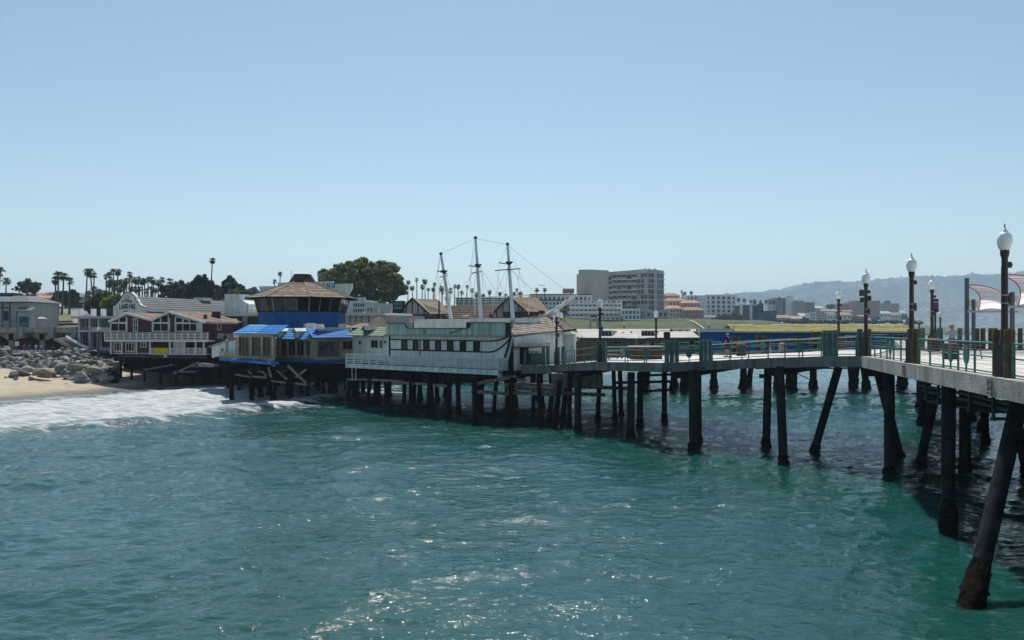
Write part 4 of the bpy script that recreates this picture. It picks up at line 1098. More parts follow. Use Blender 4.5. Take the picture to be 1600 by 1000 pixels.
for px in (441.5, 469.5):                       # two little white vents standing on the mansard
    x = fb.x(px); m = MB()
    m.box(x-.26, x+.26, -.7, .5, zb1+.12, zb1+.62); m.box(x-.38, x+.38, -.82, .6, zb1+.70, zb1+.80)
    m.add([(x-.46,-.9,zb1+.80),(x+.46,-.9,zb1+.80),(x+.46,.8,zb1+.80),(x-.46,.8,zb1+.80),(x,-.8,zb1+1.12),(x,.9,zb1+1.12)], [(0,1,4),(1,2,5,4),(2,3,5),(3,0,4,5),(3,2,1,0)])
    m.box(x-.30, x+.30, -.72, .5, zb1+.62, zb1+.70)
    fobj(m, fb, 'roof_vent', 'whitewall', br)
# wing C with the mural window
fbox(br, fc, 'wall', 'tan', 487, 495.5, 529, 564, 0, .2); fbox(br, fc, 'wall', 'tan', 531, 553.5, 547, 563, 0, .2)
fbox(br, fc, 'wall', 'tan', 531, 534.5, 527, 547, 0, .2); fbox(br, fc, 'wall', 'tan', 550.8, 553.5, 527, 547, 0, .2)
fbox(br, fc, 'lintel', 'tan', 487, 553.5, 527, 531.6, .003, .2); fbox(br, fc, 'base_wall', 'tan', 495.5, 531, 558.5, 564, 0, .2)
fbox(br, fc, 'deck_edge', 'bluepaint', 486, 552, 562.2, 566.8, -.5, 0)
mu = bpy.data.materials.new('mural_window'); mu.use_nodes = True
def mk_mural():
    N = mu.node_tree.nodes; L = mu.node_tree.links; b = N['Principled BSDF']; b.inputs['Roughness'].default_value = 0.2
    tc = N.new('ShaderNodeTexCoord'); n = N.new('ShaderNodeTexNoise'); n.inputs['Scale'].default_value = 1.1; n.inputs['Distortion'].default_value = 1.4
    L.new(tc.outputs['Object'], n.inputs['Vector']); r = N.new('ShaderNodeValToRGB'); e = r.color_ramp.elements
    e[0].position, e[0].color = 0.36, (0.015,0.03,0.035,1); e[1].position, e[1].color = 0.70, (0.03,0.10,0.10,1)
    for p_, c in ((0.46,(0.05,0.065,0.05,1)),(0.54,(0.15,0.09,0.045,1)),(0.60,(0.03,0.12,0.14,1))): k = e.new(p_); k.color = c
    L.new(n.outputs['Fac'], r.inputs['Fac']); L.new(r.outputs['Color'], b.inputs['Base Color'])
mk_mural()
fwin(br, fc, 495.5, 531, 531.8, 558.4, .1, fw=.08, fm=mt['tan'], gm=mu)
fwin(br, fc, 534.5, 550.8, 532, 546.8, .1, nx=2, fw=.07, fm=mt['tan'], gm=mt['glass'])
zc1, zc2 = fc.z(520, 526.6), fc.z(520, 513.3)
fcourses(br, fc, (-.25,-.5,zc1-.05), (fc.x(548),-.5,zc1-.05), (-.25,.6,zc2), (fc.x(548),.6,zc2), 4, 'bluepaint', name='roof_tile_course', t=.025)
m = MB(); m.add([(fb.o.x-1, fb.o.y+1, 0)], []) if False else None
ml = MB(); ml.prism([tuple((fb.o+fb.n*.7)[:2]), tuple((fb.o+fb.u*fb.W+fb.n*.8)[:2]), (X(548,87.2),87.2), (X(550,95.5),95.5), (X(430,97),97)], ZT+zb2-.30, ZT+zb2-.05); ml.obj('flat_roof', mt['flatroof'], br, world=True)
ml = MB(); ml.prism([(fa.o.x+.4,fa.o.y+1.2),(fb.o.x-.5,fb.o.y+1.5),(X(470,92),92),(X(552,95.8),95.8),(X(552,96.1),96.1),(X(380,97.5),97.5)], ZT, ZT+zb2-.3); ml.obj('wall', mt['tan'], br, world=True)
# thin dark window guard rails
for fr, a, b in ((fa,374,423),(fb,432,486)):
    m = MB(); z_ = fr.z((a+b)/2, 545)
    m.tube((fr.x(a),-.32,z_), (fr.x(b),-.32,z_), .025, n=6)
    for k in range(9):
        px = a+(b-a)*k/8; m.tube((fr.x(px),-.32,fr.z(px,562)), (fr.x(px),-.32,z_), .018, n=5)
    fobj(m, fr, 'guard_rail', 'darksteel', br)
# clutter on the flat roof
for px, py, Y, w, h_, mm in ((486,509,86,.9,.55,'white'),(480,510,88,.6,.5,'steel'),(497,508,89,1.2,.45,'whitewall'),(535,510,90,.7,.5,'steel')):
    c = P(px, py, Y); MB().box(c.x-w/2, c.x+w/2, Y-.4, Y+.4, ZT+zb2-.05, ZT+zb2-.05+h_).box(c.x-w*.35, c.x+w*.35, Y-.3, Y+.3, ZT+zb2-.05+h_, ZT+zb2+h_).obj('roof_unit', mt[mm], br, world=True)
# octagonal lookout
OC = Vector((X(473,98.0), 98.0, 0)); KS = 98.0/95.0; A0 = R(22.5)
def oct_(r, z, a0=A0):
    r = r*KS
    return [Vector((OC.x+r*math.cos(a0+k*math.pi/4), OC.y+r*math.sin(a0+k*math.pi/4), z)) for k in range(8)]
z1, z2, z3, z4, z5, z6 = [EYE+(v-EYE)*KS for v in (7.75, 9.62, 11.28, 13.12, 13.15, 14.1)]
rr = 1/math.cos(R(22.5))
ring = oct_(5.05, z1); rin2 = oct_(5.12, z2)
for k in range(8):
    a, b, c, d_ = ring[k], ring[(k+1) % 8], rin2[(k+1) % 8], rin2[k]
    for q in range(2):
        e0, e1, r0, r1 = a.lerp(b, q/2), a.lerp(b, (q+1)/2), d_.lerp(c, q/2), d_.lerp(c, (q+1)/2)
        MB().sheet([e0.lerp(e1,.008), e1.lerp(e0,.008), r1.lerp(r0,.008), r0.lerp(r1,.008)], .15).obj('blue_panel', mt['bluewall'], br, world=True)
lo, hi = oct_(5.14, z2), oct_(5.58, z3)
for k in range(8):
    a, b, c, d_ = lo[k], lo[(k+1) % 8], hi[(k+1) % 8], hi[k]
    MB().beam(a, d_, .14, .14).obj('corner_post', mt['greywood'], br, world=True)
    for q in range(3):
        e0, e1, r0, r1 = a.lerp(b, q/3), a.lerp(b, (q+1)/3), d_.lerp(c, q/3), d_.lerp(c, (q+1)/3)
        w_ = MB().sheet([e0.lerp(e1,.02), e1.lerp(e0,.02), r1.lerp(r0,.02), r0.lerp(r1,.02)], .04).obj('window_pane', mt['glassgrey'] if k in (4,5) and q < 2 else mt['glass'], br, world=True)
        if q: MB().beam(e0, r0, .075, .09).obj('mullion', mt['greywood'], br, world=True)
    MB().beam(d_+Vector((0,0,.04)), c+Vector((0,0,.04)), .16, .12).beam(a-Vector((0,0,.03)), b-Vector((0,0,.03)), .14, .1).obj('sash_rail', mt['darkwood'], br, world=True)
ml = MB(); ml.prism([(p.x, p.y) for p in oct_(5.0, 0)], z2-.2, z2-.05); ml.obj('lookout_floor', mt['darkwood'], br, world=True)
ml = MB(); ml.prism([(p.x, p.y) for p in oct_(2.0, 0)], z2-.05, z3+.3); ml.obj('lookout_core', mt['tan'], br, world=True)
ea, rg = oct_(6.55, z3-.10), oct_(1.35, z4)
for k in range(8):
    courses(br, ea[k], ea[(k+1) % 8], rg[k], rg[(k+1) % 8], 9, mt['shingle'], t=.05, jit=.012, world=True)
    MB().beam(ea[k]+Vector((0,0,.08)), rg[k]+Vector((0,0,.08)), .16, .06).obj('hip_cap', mt['shinglelight'], br, world=True)
    MB().beam(ea[k]-Vector((0,0,.06)), ea[(k+1) % 8]-Vector((0,0,.06)), .08, .16).obj('eave_board', mt['darkwood'], br, world=True)
ml = MB(); ml.prism([(p.x, p.y) for p in oct_(6.35, 0)], z3-.14, z3-.10); ml.obj('soffit', mt['darkwood'], br, world=True)
c1, c2 = oct_(1.62, z5-.1), oct_(1.05, z6-.18)
for k in range(8): MB().sheet([c1[k], c1[(k+1) % 8], c2[(k+1) % 8], c2[k]], .1).obj('cupola_side', mt['maroonwall'], br, world=True)
ml = MB(); ml.prism([(p.x, p.y) for p in c2], z6-.2, z6-.02)
for k in range(8): ml.beam(c1[k], c2[k], .07, .07)
ml.obj('cupola_cap', mt['darkbrown'], br, world=True)
MB().tube(OC+Vector((-1.3,-.4,z5)), OC+Vector((-1.3,-.4,z6+.5)), .025, n=5).obj('aerial', mt['darksteel'], br, world=True)

# ---------------------------------------------------------------- ship-shaped restaurant
sh = thing('ship_restaurant', 'white and green ship-shaped restaurant with painted hull on the pier', 'restaurant', (-8, 73, ZT))
fh = Fr(606, 77.9, 800, 66.9, ZT)
L_ = fh.W
hp = [(0,0),(fh.x(788),0),fh.p2(800,526),fh.p2(606,521)]
m = MB(); m.slab(hp, 0, .25); fobj(m, fh, 'hull', 'hull', sh)
for i in range(17):                              # hull planking, lapped
    z = .05+i*.175
    if z < fh.z(700, 528):
        x1 = fh.x(788)-.05+.62*z/3.0
        m = MB(); m.box(.05, x1, -.035, -.001, z, z+.12); fobj(m, fh, 'hull_plank', 'hull', sh)
def ribbon(fr, pts, w, off, mat, name, parent):
    q = [Vector(fr.p(px, py, off)) for px, py in pts]; m = MB()
    for a, b in zip(q[:-1], q[1:]): m.beam(a, b, .05, w)
    return fobj(m, fr, name, mat, parent)
ribbon(fh, [(608,530.3),(690,531.6),(765,533.0),(775,532.2),(784,530),(793,526.6)], .11, -.06, 'black', 'hull_stripe', sh)
ribbon(fh, [(608,546),(700,548.3),(764,550.2),(772,549),(780,545),(788,538.5),(797,529)], .12, -.06, 'black', 'hull_stripe', sh)
ribbon(fh, [(798.5,525),(794,541),(788.5,559)], .20, -.065, 'black', 'stem_post', sh)
ribbon(fh, [(608.5,524),(609,557)], .20, -.065, 'black', 'stern_post', sh)
for i, (a, b, gm) in enumerate(((628,636.5,'maroon'),(645.5,653.5,'glassgrey'),(662,671,'maroon'),(680.5,689,'maroon'),(699,708.5,'glassgrey'),(719,728.3,'glass'),(740,750,'glass'))):
    fwin(sh, fh, a, b, 531.6+i*.3, 546.8+i*.5, -.036, fw=.10, fm=mt['black'], gm=mt[gm])
bp_ = [(603,521.2),(790,525.8),(790,504.3),(729.5,504.3),(729.5,513.2),(638.5,513.2),(633,505),(603,505)]
m = MB(); m.slab([fh.p2(px, py, -.55) for px, py in bp_], -.55, -.35); fobj(m, fh, 'bulwark', 'bulwark', sh)
fbox(sh, fh, 'bow_cap', 'black', 790, 794.2, 503.8, 526.4, -.62, -.3)
for a, b in (((603,504.8),(633,504.8)),((638.5,513),(729.5,513)),((729.5,504),(790,504))): ribbon(fh, [a, b], .07, -.57, 'black', 'bulwark_cap', sh)
m = MB(); m.slab([fh.p2(px, py, -.56) for px, py in ((633,505),(638.5,513.4),(634.5,511.5),(632.5,507))][::-1], -.60, -.34); fobj(m, fh, 'bulwark_scroll', 'black', sh)
m = MB(); m.slab([fh.p2(px, py, -.56) for px, py in ((729,504),(729,513.4),(733.5,512.5),(735.5,508),(735.5,504))], -.60, -.34); fobj(m, fh, 'bulwark_scroll', 'black', sh)
fbox(sh, fh, 'ledge', 'tan', 604, 792, 522.6, 524.6, -.62, 0, off=-.35)
ribbon(fh, [(703,520.5),(725,512.6)], .05, -.62, 'black', 'loose_board', sh)
fbox(sh, fh, 'deckhouse', 'whitewall', 647, 735, 498.5, 515, 2.0, 4.5, off=2.0)
fbox(sh, fh, 'deckhouse', 'palegreen', 735, 806, 497.2, 504.5, 2.6, 6.0, off=2.6)
fbox(sh, fh, 'roof_deck', 'flatroof', 604, 800, 521.5, 523.5, .25, 9.0, off=.3)
m = MB(); m.box(0, L_, 8.5, 8.8, 0, 3.0); fobj(m, fh, 'rear_wall', 'hull', sh)
fbox(sh, fh, 'drain_pipe', 'tan', 654.5, 656, 530, 556, -.12, -.04)
# white link building between ship and blue restaurant
fl_ = Fr(553, 84.5, 607, 78.6, ZT)
fbox(sh, fl_, 'wall', 'palegreen', 551, 607, 524, 562, 0, .25)
for a, b, ya, yb, n in ((561,565,531,539,1),(580.3,591.5,531,544,2),(593.3,599,531,544.5,1),(600,604,532,537,1)):
    fwin(sh, fl_, a, b, ya, yb, 0, nx=n, fw=.05, fm=mt['palegreen'], gm=mt['glass'] if a != 593.3 else mt['brownwall'])
z_e, z_r = fl_.z(580, 524.6), fl_.z(580, 511.5)
fcourses(sh, fl_, (fl_.x(547),-.45,z_e), (fl_.x(605),-.45,z_e), (fl_.x(548),1.1,z_r), (fl_.x(605),1.1,z_r), 5, 'greentile', name='roof_tile_course', t=.06)
m = MB(); m.box(0, fl_.W, 1.0, 7, z_r-.3, z_r-.1); fobj(m, fl_, 'flat_roof', 'flatroof', sh)
x = fl_.x(576); m = MB(); m.box(x-.22, x+.22, -.5, .6, z_e+.1, z_e+.62); m.add([(x-.5,-.65,z_e+.58),(x+.5,-.65,z_e+.58),(x+.5,.9,z_e+.58),(x-.5,.9,z_e+.58),(x,-.65,z_e+1.0),(x,.9,z_e+1.0)], [(0,1,4),(1,2,5,4),(2,3,5),(3,0,4,5),(3,2,1,0)]); fobj(m, fl_, 'dormer', 'tealpost', sh)
# shingled bow house
e0, e1, r0, r1, hp_ = P(793.5,524.5,66.6), P(880,516.2,72.5), P(798,500.3,70.5), P(864,493.2,76.0), P(899,514.2,79.0)
courses(sh, e0, e1, r0, r1, 9, mt['shinglelight'], t=.05, jit=.012, world=True)
courses(sh, e1, hp_, r1, r1+Vector((.02,.02,0)), 8, mt['shingle'], t=.05, jit=.01, world=True)
MB().beam(e1+Vector((0,0,.03)), r1+Vector((0,0,.06)), .14, .07).beam(hp_, r1+Vector((0,0,.05)), .14, .07).beam(r0+Vector((0,0,.05)), r1+Vector((0,0,.06)), .16, .07).obj('hip_cap', mt['shinglelight'], sh, world=True)
MB().beam(e1-Vector((0,0,.05)), hp_-Vector((0,0,.05)), .12, .16).obj('eave_board', mt['darkwood'], sh, world=True)
b0, b1, b2 = P(797,570,66.9), P(877,570,72.6), P(893,560,79.2)
m = MB(); m.prism([(b0.x+.3,b0.y),(b1.x,b1.y),(b2.x,b2.y),(b2.x-5,b2.y+2),(b0.x+.3,b0.y+6)], [ZT]*5, [e0.z-.15,e1.z-.08,hp_.z-.1,hp_.z-.1,e0.z]); m.obj('bow_house_wall', mt['hull'], sh, world=True)
fk = Fr(800, 66.9, 877, 72.4, ZT)
fbox(sh, fk, 'door_surround', 'hull', 805, 833, 530, 569, -.06, 0); fbox(sh, fk, 'doorway', 'glass', 812, 826, 537, 569, -.10, -.061)
fbox(sh, fk, 'sign_board', 'steel', 811, 860, 535.5, 541.0, -.9, -.82); fbox(sh, fk, 'sign_shade', 'darkbrown', 812, 860, 541.5, 543, -.9, -.1)
fbox(sh, fk, 'green_counter', 'greenpipe', 830, 852, 552, 568, -.5, -.1)
# balcony along the hull
fd = Fr(541, 78.9, 778, 66.3, ZT-.22)
m = MB(); m.box(0, fd.W, .02, 1.25, .0, .2); fobj(m, fd, 'balcony_floor', 'greywood', sh)
posts_ = np.linspace(0, fd.W, 18)
sm = [MB().box(0.05, posts_[1]-posts_[0]-.05, .0, .03, z, z+.075).mesh('slat', mt['railgrey']) for z in (.42,.58,.74,.90,1.06)]
bm_ = MB().box(0.05, posts_[1]-posts_[0]-.05, -.02, .015, -.12, .30).mesh('skirt_board', mt['railgrey'])
tm_ = MB().box(0, posts_[1]-posts_[0], -.05, .08, 1.20, 1.26).mesh('top_rail', mt['railgrey'])
pm2 = MB().box(-.05, .05, -.06, .05, -.12, 1.2).mesh('rail_post', mt['railgrey'])
for i, xx in enumerate(posts_):
    w_ = fd.o+fd.u*xx-sh.location
    part('rail_post', pm2, sh, w_, fd.a)
    if i < 17:
        for s_ in sm: part('slat', s_, sh, w_+Vector((0,0,random.uniform(-.012,.012))), fd.a+random.uniform(-.003,.003))
        part('skirt_board', bm_, sh, w_, fd.a); part('top_rail', tm_, sh, w_, fd.a)
fe = Fr(778, 66.3, 793, 67.6, ZT-.22)
for z in (.42,.58,.74,.90,1.06,1.2): m = MB(); m.box(.05, fe.W-.05, 0, .03, z, z+.075); fobj(m, fe, 'slat', 'railgrey', sh)
m = MB(); m.box(0, fe.W, -.02, .02, -.35, .30); fobj(m, fe, 'skirt_board', 'railgrey', sh)
for xx in (.6, fe.W): m = MB(); m.box(xx-.05, xx+.05, -.05, .05, -.1, 1.25); fobj(m, fe, 'rail_post', 'railgrey', sh)
# masts, each its own spar with yards and rigging
def mast(label, base, top, yards, lines, r0=.175, r1=.11):
    b, t_ = P(*base), P(*top); b = Vector((b.x, b.y, b.z-1.2))
    t = thing('ship_mast', label, 'mast', b, 0, 'masts of the ship restaurant')
    MB().path([b+(t_-b)*k for k in (0,.3,.6,.9,1)], [r0,r0*.97,r0*.85,r1,r1*.9], 12).obj('spar', mt['mast'], t, True, world=True)
    MB().ball(t_, r1*1.5, 8, 6).obj('masthead', mt['darksteel'], t, True, world=True)
    for y in yards:
        MB().path([P(*y[0]), P(*y[1])], .05, 6).obj('yard', mt['darksteel'], t, True, world=True)
        c = P(*y[2]) if len(y) > 2 else None
        if c is not None: MB().lathe([(.12,-.1),(.34,.12),(.34,.18),(.1,.2)], 8, c).obj('crosstree', mt['darksteel'], t, world=True)
    for l in lines: MB().path([P(*q) for q in l], .013, 4).obj('rigging_line', mt['rope'], t, world=True)
mast('shortest leaning white mast, left of the three on the ship restaurant', (708,500,75.5), (689,396.5,75.5),
     [((683.5,423,75.5),(699,428.5,75),(693.8,425.5,75.5)),((687,433,76),(699,431,75.6))],
     [((689,397,75.5),(742,373,74)),((688,398,75.5),(682,434,77),(679,498,78)),((689,400,75.5),(684,425,76),(690,500,77)),((697,430,75.4),(722,500,72.6)),((694,430,75.4),(668,500,78)),((688,440,77),(687,470,76.8),(688,500,76.6),(694,510,75))])
mast('tallest white mast in the middle of the ship restaurant', (753,500,72.8), (743,371.5,73.4),
     [((732.5,415,73.4),(751,417.8,73),(747,416,73.2)),((737,426.8,73.4),(753,424.4,73))],
     [((743,373,73.4),(792,382,71)),((741,376,73.4),(736,416,73.8),(733,500,75)),((743,380,73.4),(738,416,74),(720,500,74)),((751,418,73),(778,460,71.5)),((746,420,73.2),(724,446,74),(700,498,75)),((753,425,73),(757,500,71)),((751,420,73),(775,500,70.5)),((745,420,73),(735,498,74.5))])
mast('white mast with a long crosswise yard nearest the bow of the ship restaurant', (802.5,495,70.8), (793,381.5,71.4),
     [((779.5,410.5,71.4),(797,413.3,71),(795.6,412,71.2)),((773.5,422.7,71.0),(813.5,419.8,70.8))],
     [((793,383,71.4),(850,428,68),(896,462,66)),((793,384,71.4),(780,411,72),(774,498,73)),((794,386,71.4),(822,450,69.5)),((797,414,71),(808,432,70),(822,495,69)),((795,414,71),(773,462,72),(760,495,73)),((775,424,71),(800,498,70)),((796,420,71),(850,470,68.5)),((794,415,71),(785,498,72)),((812,420,70.8),(810,438,70.6))])
bs = thing('bowsprit', 'slanting white bowsprit spar pointing right above the shingled bow house', 'spar', P(853,493,74.8))
MB().path([P(853,493.5,75.5), P(880,476,74), P(902,459.5,72.5)], [.19,.17,.12], 10).obj('spar', mt['mast'], bs, True, world=True)
MB().lathe([(.2,-.06),(.2,.06)], 8, P(881,475,74)).obj('iron_band', mt['darksteel'], bs, world=True)
MB().beam(P(862,494,75.2), P(868,512,72.2), .09, .09).obj('brace', mt['darksteel'], bs, world=True)
st = thing('rail_line', 'thin white handrail strung across the masts above the ship roof', 'handrail', P(738,466,70))
MB().path([P(738,466,78), P(760,464.5,78), P(830,461,78)], .05, 6).obj('rail', mt['whitewall'], st, True, world=True)
for px in (742, 770, 800, 826): MB().tube(P(px,466-(px-738)*.054,78), P(px,492,78), .03, n=5).obj('rail_post', mt['whitewall'], st, world=True)
sg = thing('small_sign', 'small pale pink sign board with red lettering at the ship deckhouse', 'sign', P(646,505,77.2))
fs_ = Fr(640, 77.6, 652, 77.0, 0)
m = MB(); fs_.box(m, 640, 652, 496.5, 503, 0, .04); xf(m, fs_).obj('board', mt['pinksign'], sg, world=True)
m = MB(); fs_.box(m, 641.5, 650.5, 498, 499, -.012, -.002); fs_.box(m, 641.5, 649, 500, 501.2, -.012, -.002); xf(m, fs_).obj('lettering', mt['signred'], sg, world=True)
m = MB(); fs_.box(m, 645, 646.5, 503, 513, 0.05, .1); xf(m, fs_).obj('post', mt['maroonwall'], sg, world=True)

# ---------------------------------------------------------------- purple restaurant over the beach
pb = thing('purple_restaurant', 'plum-coloured two storey restaurant with white balcony over the sand', 'restaurant', (-47, 106, 3.6))
fp = Fr(172, 107.0, 318, 104.5, 4.0)
out = [(172,553),(318,553),(318,504),(263.5,488.8),(236,501),(197,491.3),(172,502)]
m = MB(); m.slab([fp.p2(*q) for q in out], 0, 9.0); fobj(m, fp, 'wall', 'purple', pb)
fbox(pb, fp, 'base_band', 'purple', 186, 322, 553, 559.5, -.35, .0)
for (a, b) in (((169.5,502.5),(197,489.6)),((197,489.6),(236,500.2)),((236,500.2),(263.5,487.2)),((263.5,487.2),(321,504.3))):
    p0, p1 = Vector(fp.p(*a, -.6)), Vector(fp.p(*b, -.6))
    m = MB(); m.beam(p0, p1, .12, .28); fobj(m, fp, 'verge_board', 'white', pb)
    up = Vector((0,0,.12))
    n_ = 6
    for k in range(n_):
        y0, y1 = -.55+9.8*k/n_, -.55+9.8*(k+1)/n_
        s_ = .02*(k % 2)
        m = MB(); q = [Vector((p0.x,y0,p0.z))+up, Vector((p1.x,y0,p1.z))+up, Vector((p1.x,y1,p1.z))+up, Vector((p0.x,y1,p0.z))+up]
        m.sheet([v+Vector((0,0,s_)) for v in q], .12); fobj(m, fp, 'roof_panel', 'redroof', pb)
for (a, b, ya, yb, nx, nz) in ((173.5,198,504.6,518,2,1),(208.5,216,497,518,2,2),(239.5,264,504.6,518,2,1),(275,308.5,504.8,518,3,1)):
    fwin(pb, fp, a, b, ya, yb, 0, nx=nx, nz=nz, fw=.11)
def tri_pane(pts):
    q = [fp.p2(*p_) for p_ in pts]
    m = MB(); m.slab(q, -.03, -.002); o = fobj(m, fp, 'gable_window', 'glass', pb)
    m = MB(); n = len(q)
    for i in range(n): m.beam((q[i][0],-.04,q[i][1]), (q[(i+1) % n][0],-.04,q[(i+1) % n][1]), .09, .11)
    fobj(m, fp, 'frame', 'white', o)
tri_pane([(176,503.8),(186,503.8),(186,497.8),(176,502.4)]); tri_pane([(187,503.8),(198,503.8),(198,493),(187,497.4)])
tri_pane([(239.5,504),(251,504),(251,495.6),(239.5,501)]); tri_pane([(252,504),(263.5,504),(263.5,490.8),(252,495.2)])
tri_pane([(275,504.2),(286,504.2),(286,497.6),(275,494.4)]); tri_pane([(287,504.2),(297,504.2),(297,500.6),(287,497.8)])
for px in (173, 198.5, 238, 265, 274, 309): fbox(pb, fp, 'trim_board', 'white', px-.7, px+.7, 502.5 if px in (173,309) else 497, 519, -.1, -.08 if False else -.075)
dr = fwin(pb, fp, 310.8, 316.5, 504.5, 519, 0, nx=1, nz=2, fw=.12, fm=mt['white'], gm=mt['whitewall'], name='door')
for (a, b, ya, yb, nx) in ((178,191.5,535,549.5,3),(196.5,211,535,549.8,3),(220,229,534.5,543,2)): fwin(pb, fp, a, b, ya, yb, 0, nx=nx, fw=.12)
fbox(pb, fp, 'porch_shade_panel', 'glass', 236, 268, 534.5, 553, -.06, -.004); fbox(pb, fp, 'porch_wall', 'whitewall', 271, 290, 534.5, 552, -.05, -.003); fbox(pb, fp, 'porch_shade_panel', 'glass', 291, 318, 534.5, 553, -.06, -.004)  # flat dark glass panels painted in for the shade of the porch
for px in (173, 190, 213, 234, 265, 288, 305.5, 318): fbox(pb, fp, 'porch_post', 'white', px-.9, px+.9, 534, 553.5, -.95, -.75)
for z, y0 in ((551,.0),):
    fbox(pb, fp, 'floor_trim', 'white', 178, 240, 551.5, 553, -.3, -.02)
def slat_rail(fr, a, b, ytop, ybot, off, nbay, nsl, parent, mat='white'):
    xs_ = np.linspace(fr.x(a, off), fr.x(b, off), nbay+1); pm = (a+b)/2
    zt2, zb2_ = fr.z(pm, ytop, off), fr.z(pm, ybot, off); w = xs_[1]-xs_[0]; hh = (zt2-zb2_)
    sl = MB().box(.04, w-.04, 0, .035, 0, .085).mesh('slat', mt[mat]); po = MB().box(-.055, .055, -.04, .06, 0, hh).mesh('rail_post', mt[mat])
    for i, xx in enumerate(xs_):
        w0 = fr.o+fr.u*xx+fr.n*off+Vector((0,0,zb2_))-parent.location
        part('rail_post', po, parent, w0, fr.a)
        if i < nbay:
            for j in range(nsl): part('slat', sl, parent, w0+Vector((0,0,hh*(j+.6)/nsl-.04)), fr.a)
fbox(pb, fp, 'balcony_floor', 'white', 163.5, 325.5, 531.5, 534, -1.5, -.01, off=-1.5)
slat_rail(fp, 164, 325, 519.3, 531.5, -1.45, 16, 5, pb)
slat_rail(fp, 267, 322, 543.3, 553, -.9, 6, 4, pb); slat_rail(fp, 236, 265, 543.3, 553, -.9, 3, 4, pb)
fbox(pb, fp, 'porch_floor', 'white', 236, 323, 553, 554.2, -1.0, 0)
for px in (188,205,225,250,275,300,318): 
    for dy in (.5, 5): fbox(pb, fp, 'stilt', 'darkwood', px-1.2, px+1.2, 559, 600, dy, dy+.25)
for a, b in (((272,584),(310,566)),((272,581.5),(308,580.5)),((225,578),(270,570)),((300,572),(336,573))):
    m = MB(); m.beam(fp.p(*a, -.3), fp.p(*b, -.3), .2, .2); fobj(m, fp, 'brace', 'greywood', pb)
fan = Fr(319, 105.2, 366, 106.5, 4.0)
m = MB(); m.box(0, fan.W, 0, 7, fan.z(330,533), fan.z(330,503)); fobj(m, fan, 'annex_wall', 'purple', pb)
m = MB(); m.sheet([fan.p(318,504.5,-.5), fan.p(373,505.5,-.5), (fan.x(372),7.5,fan.z(360,497)), (fan.x(318),7.5,fan.z(318,496))], .15); fobj(m, fan, 'annex_roof', 'redroof', pb)
fbox(pb, fan, 'gutter', 'white', 318, 373, 503.6, 505.2, -.62, -.52)
fwin(pb, fan, 340, 346, 505.5, 516, 0, fw=.09, gm=mt['glass']); fbox(pb, fan, 'trim_board', 'white', 319.5, 321, 504, 520, -.05, -.003)
fbox(pb, fan, 'roof_vent', 'tealtrim', 318, 324, 491.5, 498, 1.5, 2.4, off=1.5)
fbox(pb, fan, 'chimney_block', 'maroonwall', 331, 345, 487, 499, 5.0, 6.5, off=5)
bn = MB(); fp.box(bn, 240.5, 263, 543.5, 552, -1.02, -1.0, off=-.95); xf(bn, fp)
bo = bn.obj('banner', mt['yellow']); tag(bo, 'yellow banner hung on the lower rail of the plum restaurant', 'banner')
bn = MB(); fp.box(bn, 256.5, 261, 554.5, 558.5, -.42, -.38, off=-.35); xf(bn, fp); tag(bn.obj('notice', mt['white']), 'small white notice on the base of the plum restaurant', 'notice')
# shed and little roofs between the plum and the blue restaurants
sd_ = thing('white_shed', 'small white gabled shed squeezed between the plum and blue restaurants', 'shed', P(345,560,99))
fsd = Fr(331, 99.5, 352, 97.5, 3.9)
m = MB(); m.slab([fsd.p2(331,559), fsd.p2(352,556), fsd.p2(352,533), fsd.p2(331,541)], 0, 4); fobj(m, fsd, 'wall', 'palegreen', sd_)
m = MB(); m.sheet([fsd.p(325,541.5,-.3), fsd.p(350,532.5,-.3), (fsd.x(350),4,fsd.z(350,532)), (fsd.x(325),4,fsd.z(325,541))], .12); fobj(m, fsd, 'roof', 'shinglelight', sd_)
f3 = Fr(352, 98.5, 368, 96, 3.9)
m = MB(); m.slab([f3.p2(352,556), f3.p2(368,556), f3.p2(368,532), f3.p2(359,525), f3.p2(352,532)], 0, 3.5); fobj(m, f3, 'rear_wall', 'palegreen', sd_)
m = MB(); m.sheet([f3.p(352,521.5,-.2), f3.p(357,532.5,-.2), f3.p(370,531.5,-.2), f3.p(368,521.5,-.2)], .12); fobj(m, f3, 'rear_roof', 'redroof', sd_)
m = MB(); m.sheet([f3.p(338,528.5,1.5), f3.p(347,529.5,1.5), f3.p(350,521,1.5), f3.p(341,521,1.5)], .12); fobj(m, f3, 'rear_roof', 'shinglelight', sd_)
fwin(sd_, fsd, 346, 350, 543.5, 550, 0, fw=.05, gm=mt['glassgrey'])
slat_rail(f3, 345, 369, 549.5, 559.8, -1.0, 4, 5, sd_, 'tan'); m = MB(); f3.box(m, 344, 372, 560, 564, -1.1, 0, off=-1.0); fobj(m, f3, 'deck_edge', 'bluepaint', sd_)
for px in (334, 350): fbox(sd_, fsd, 'stilt', 'darkwood', px-1, px+1, 558, 600, .3, .55)
fbox(sd_, fsd, 'landing', 'greywood', 310, 336, 568, 572, -.6, 0)
flg = thing('small_flag', 'small faded red and white flag by the blue restaurant corner', 'flag', P(366,538,93))
MB().tube(P(365,538,93), P(365,519,93), .02, n=5).obj('pole', mt['steel'], flg, world=True)
MB().sheet([P(365,528,93), P(371,527.5,92.8), P(371,521.5,93), P(365,521,93)], .01).obj('cloth', mt['pinksign'], flg, world=True)

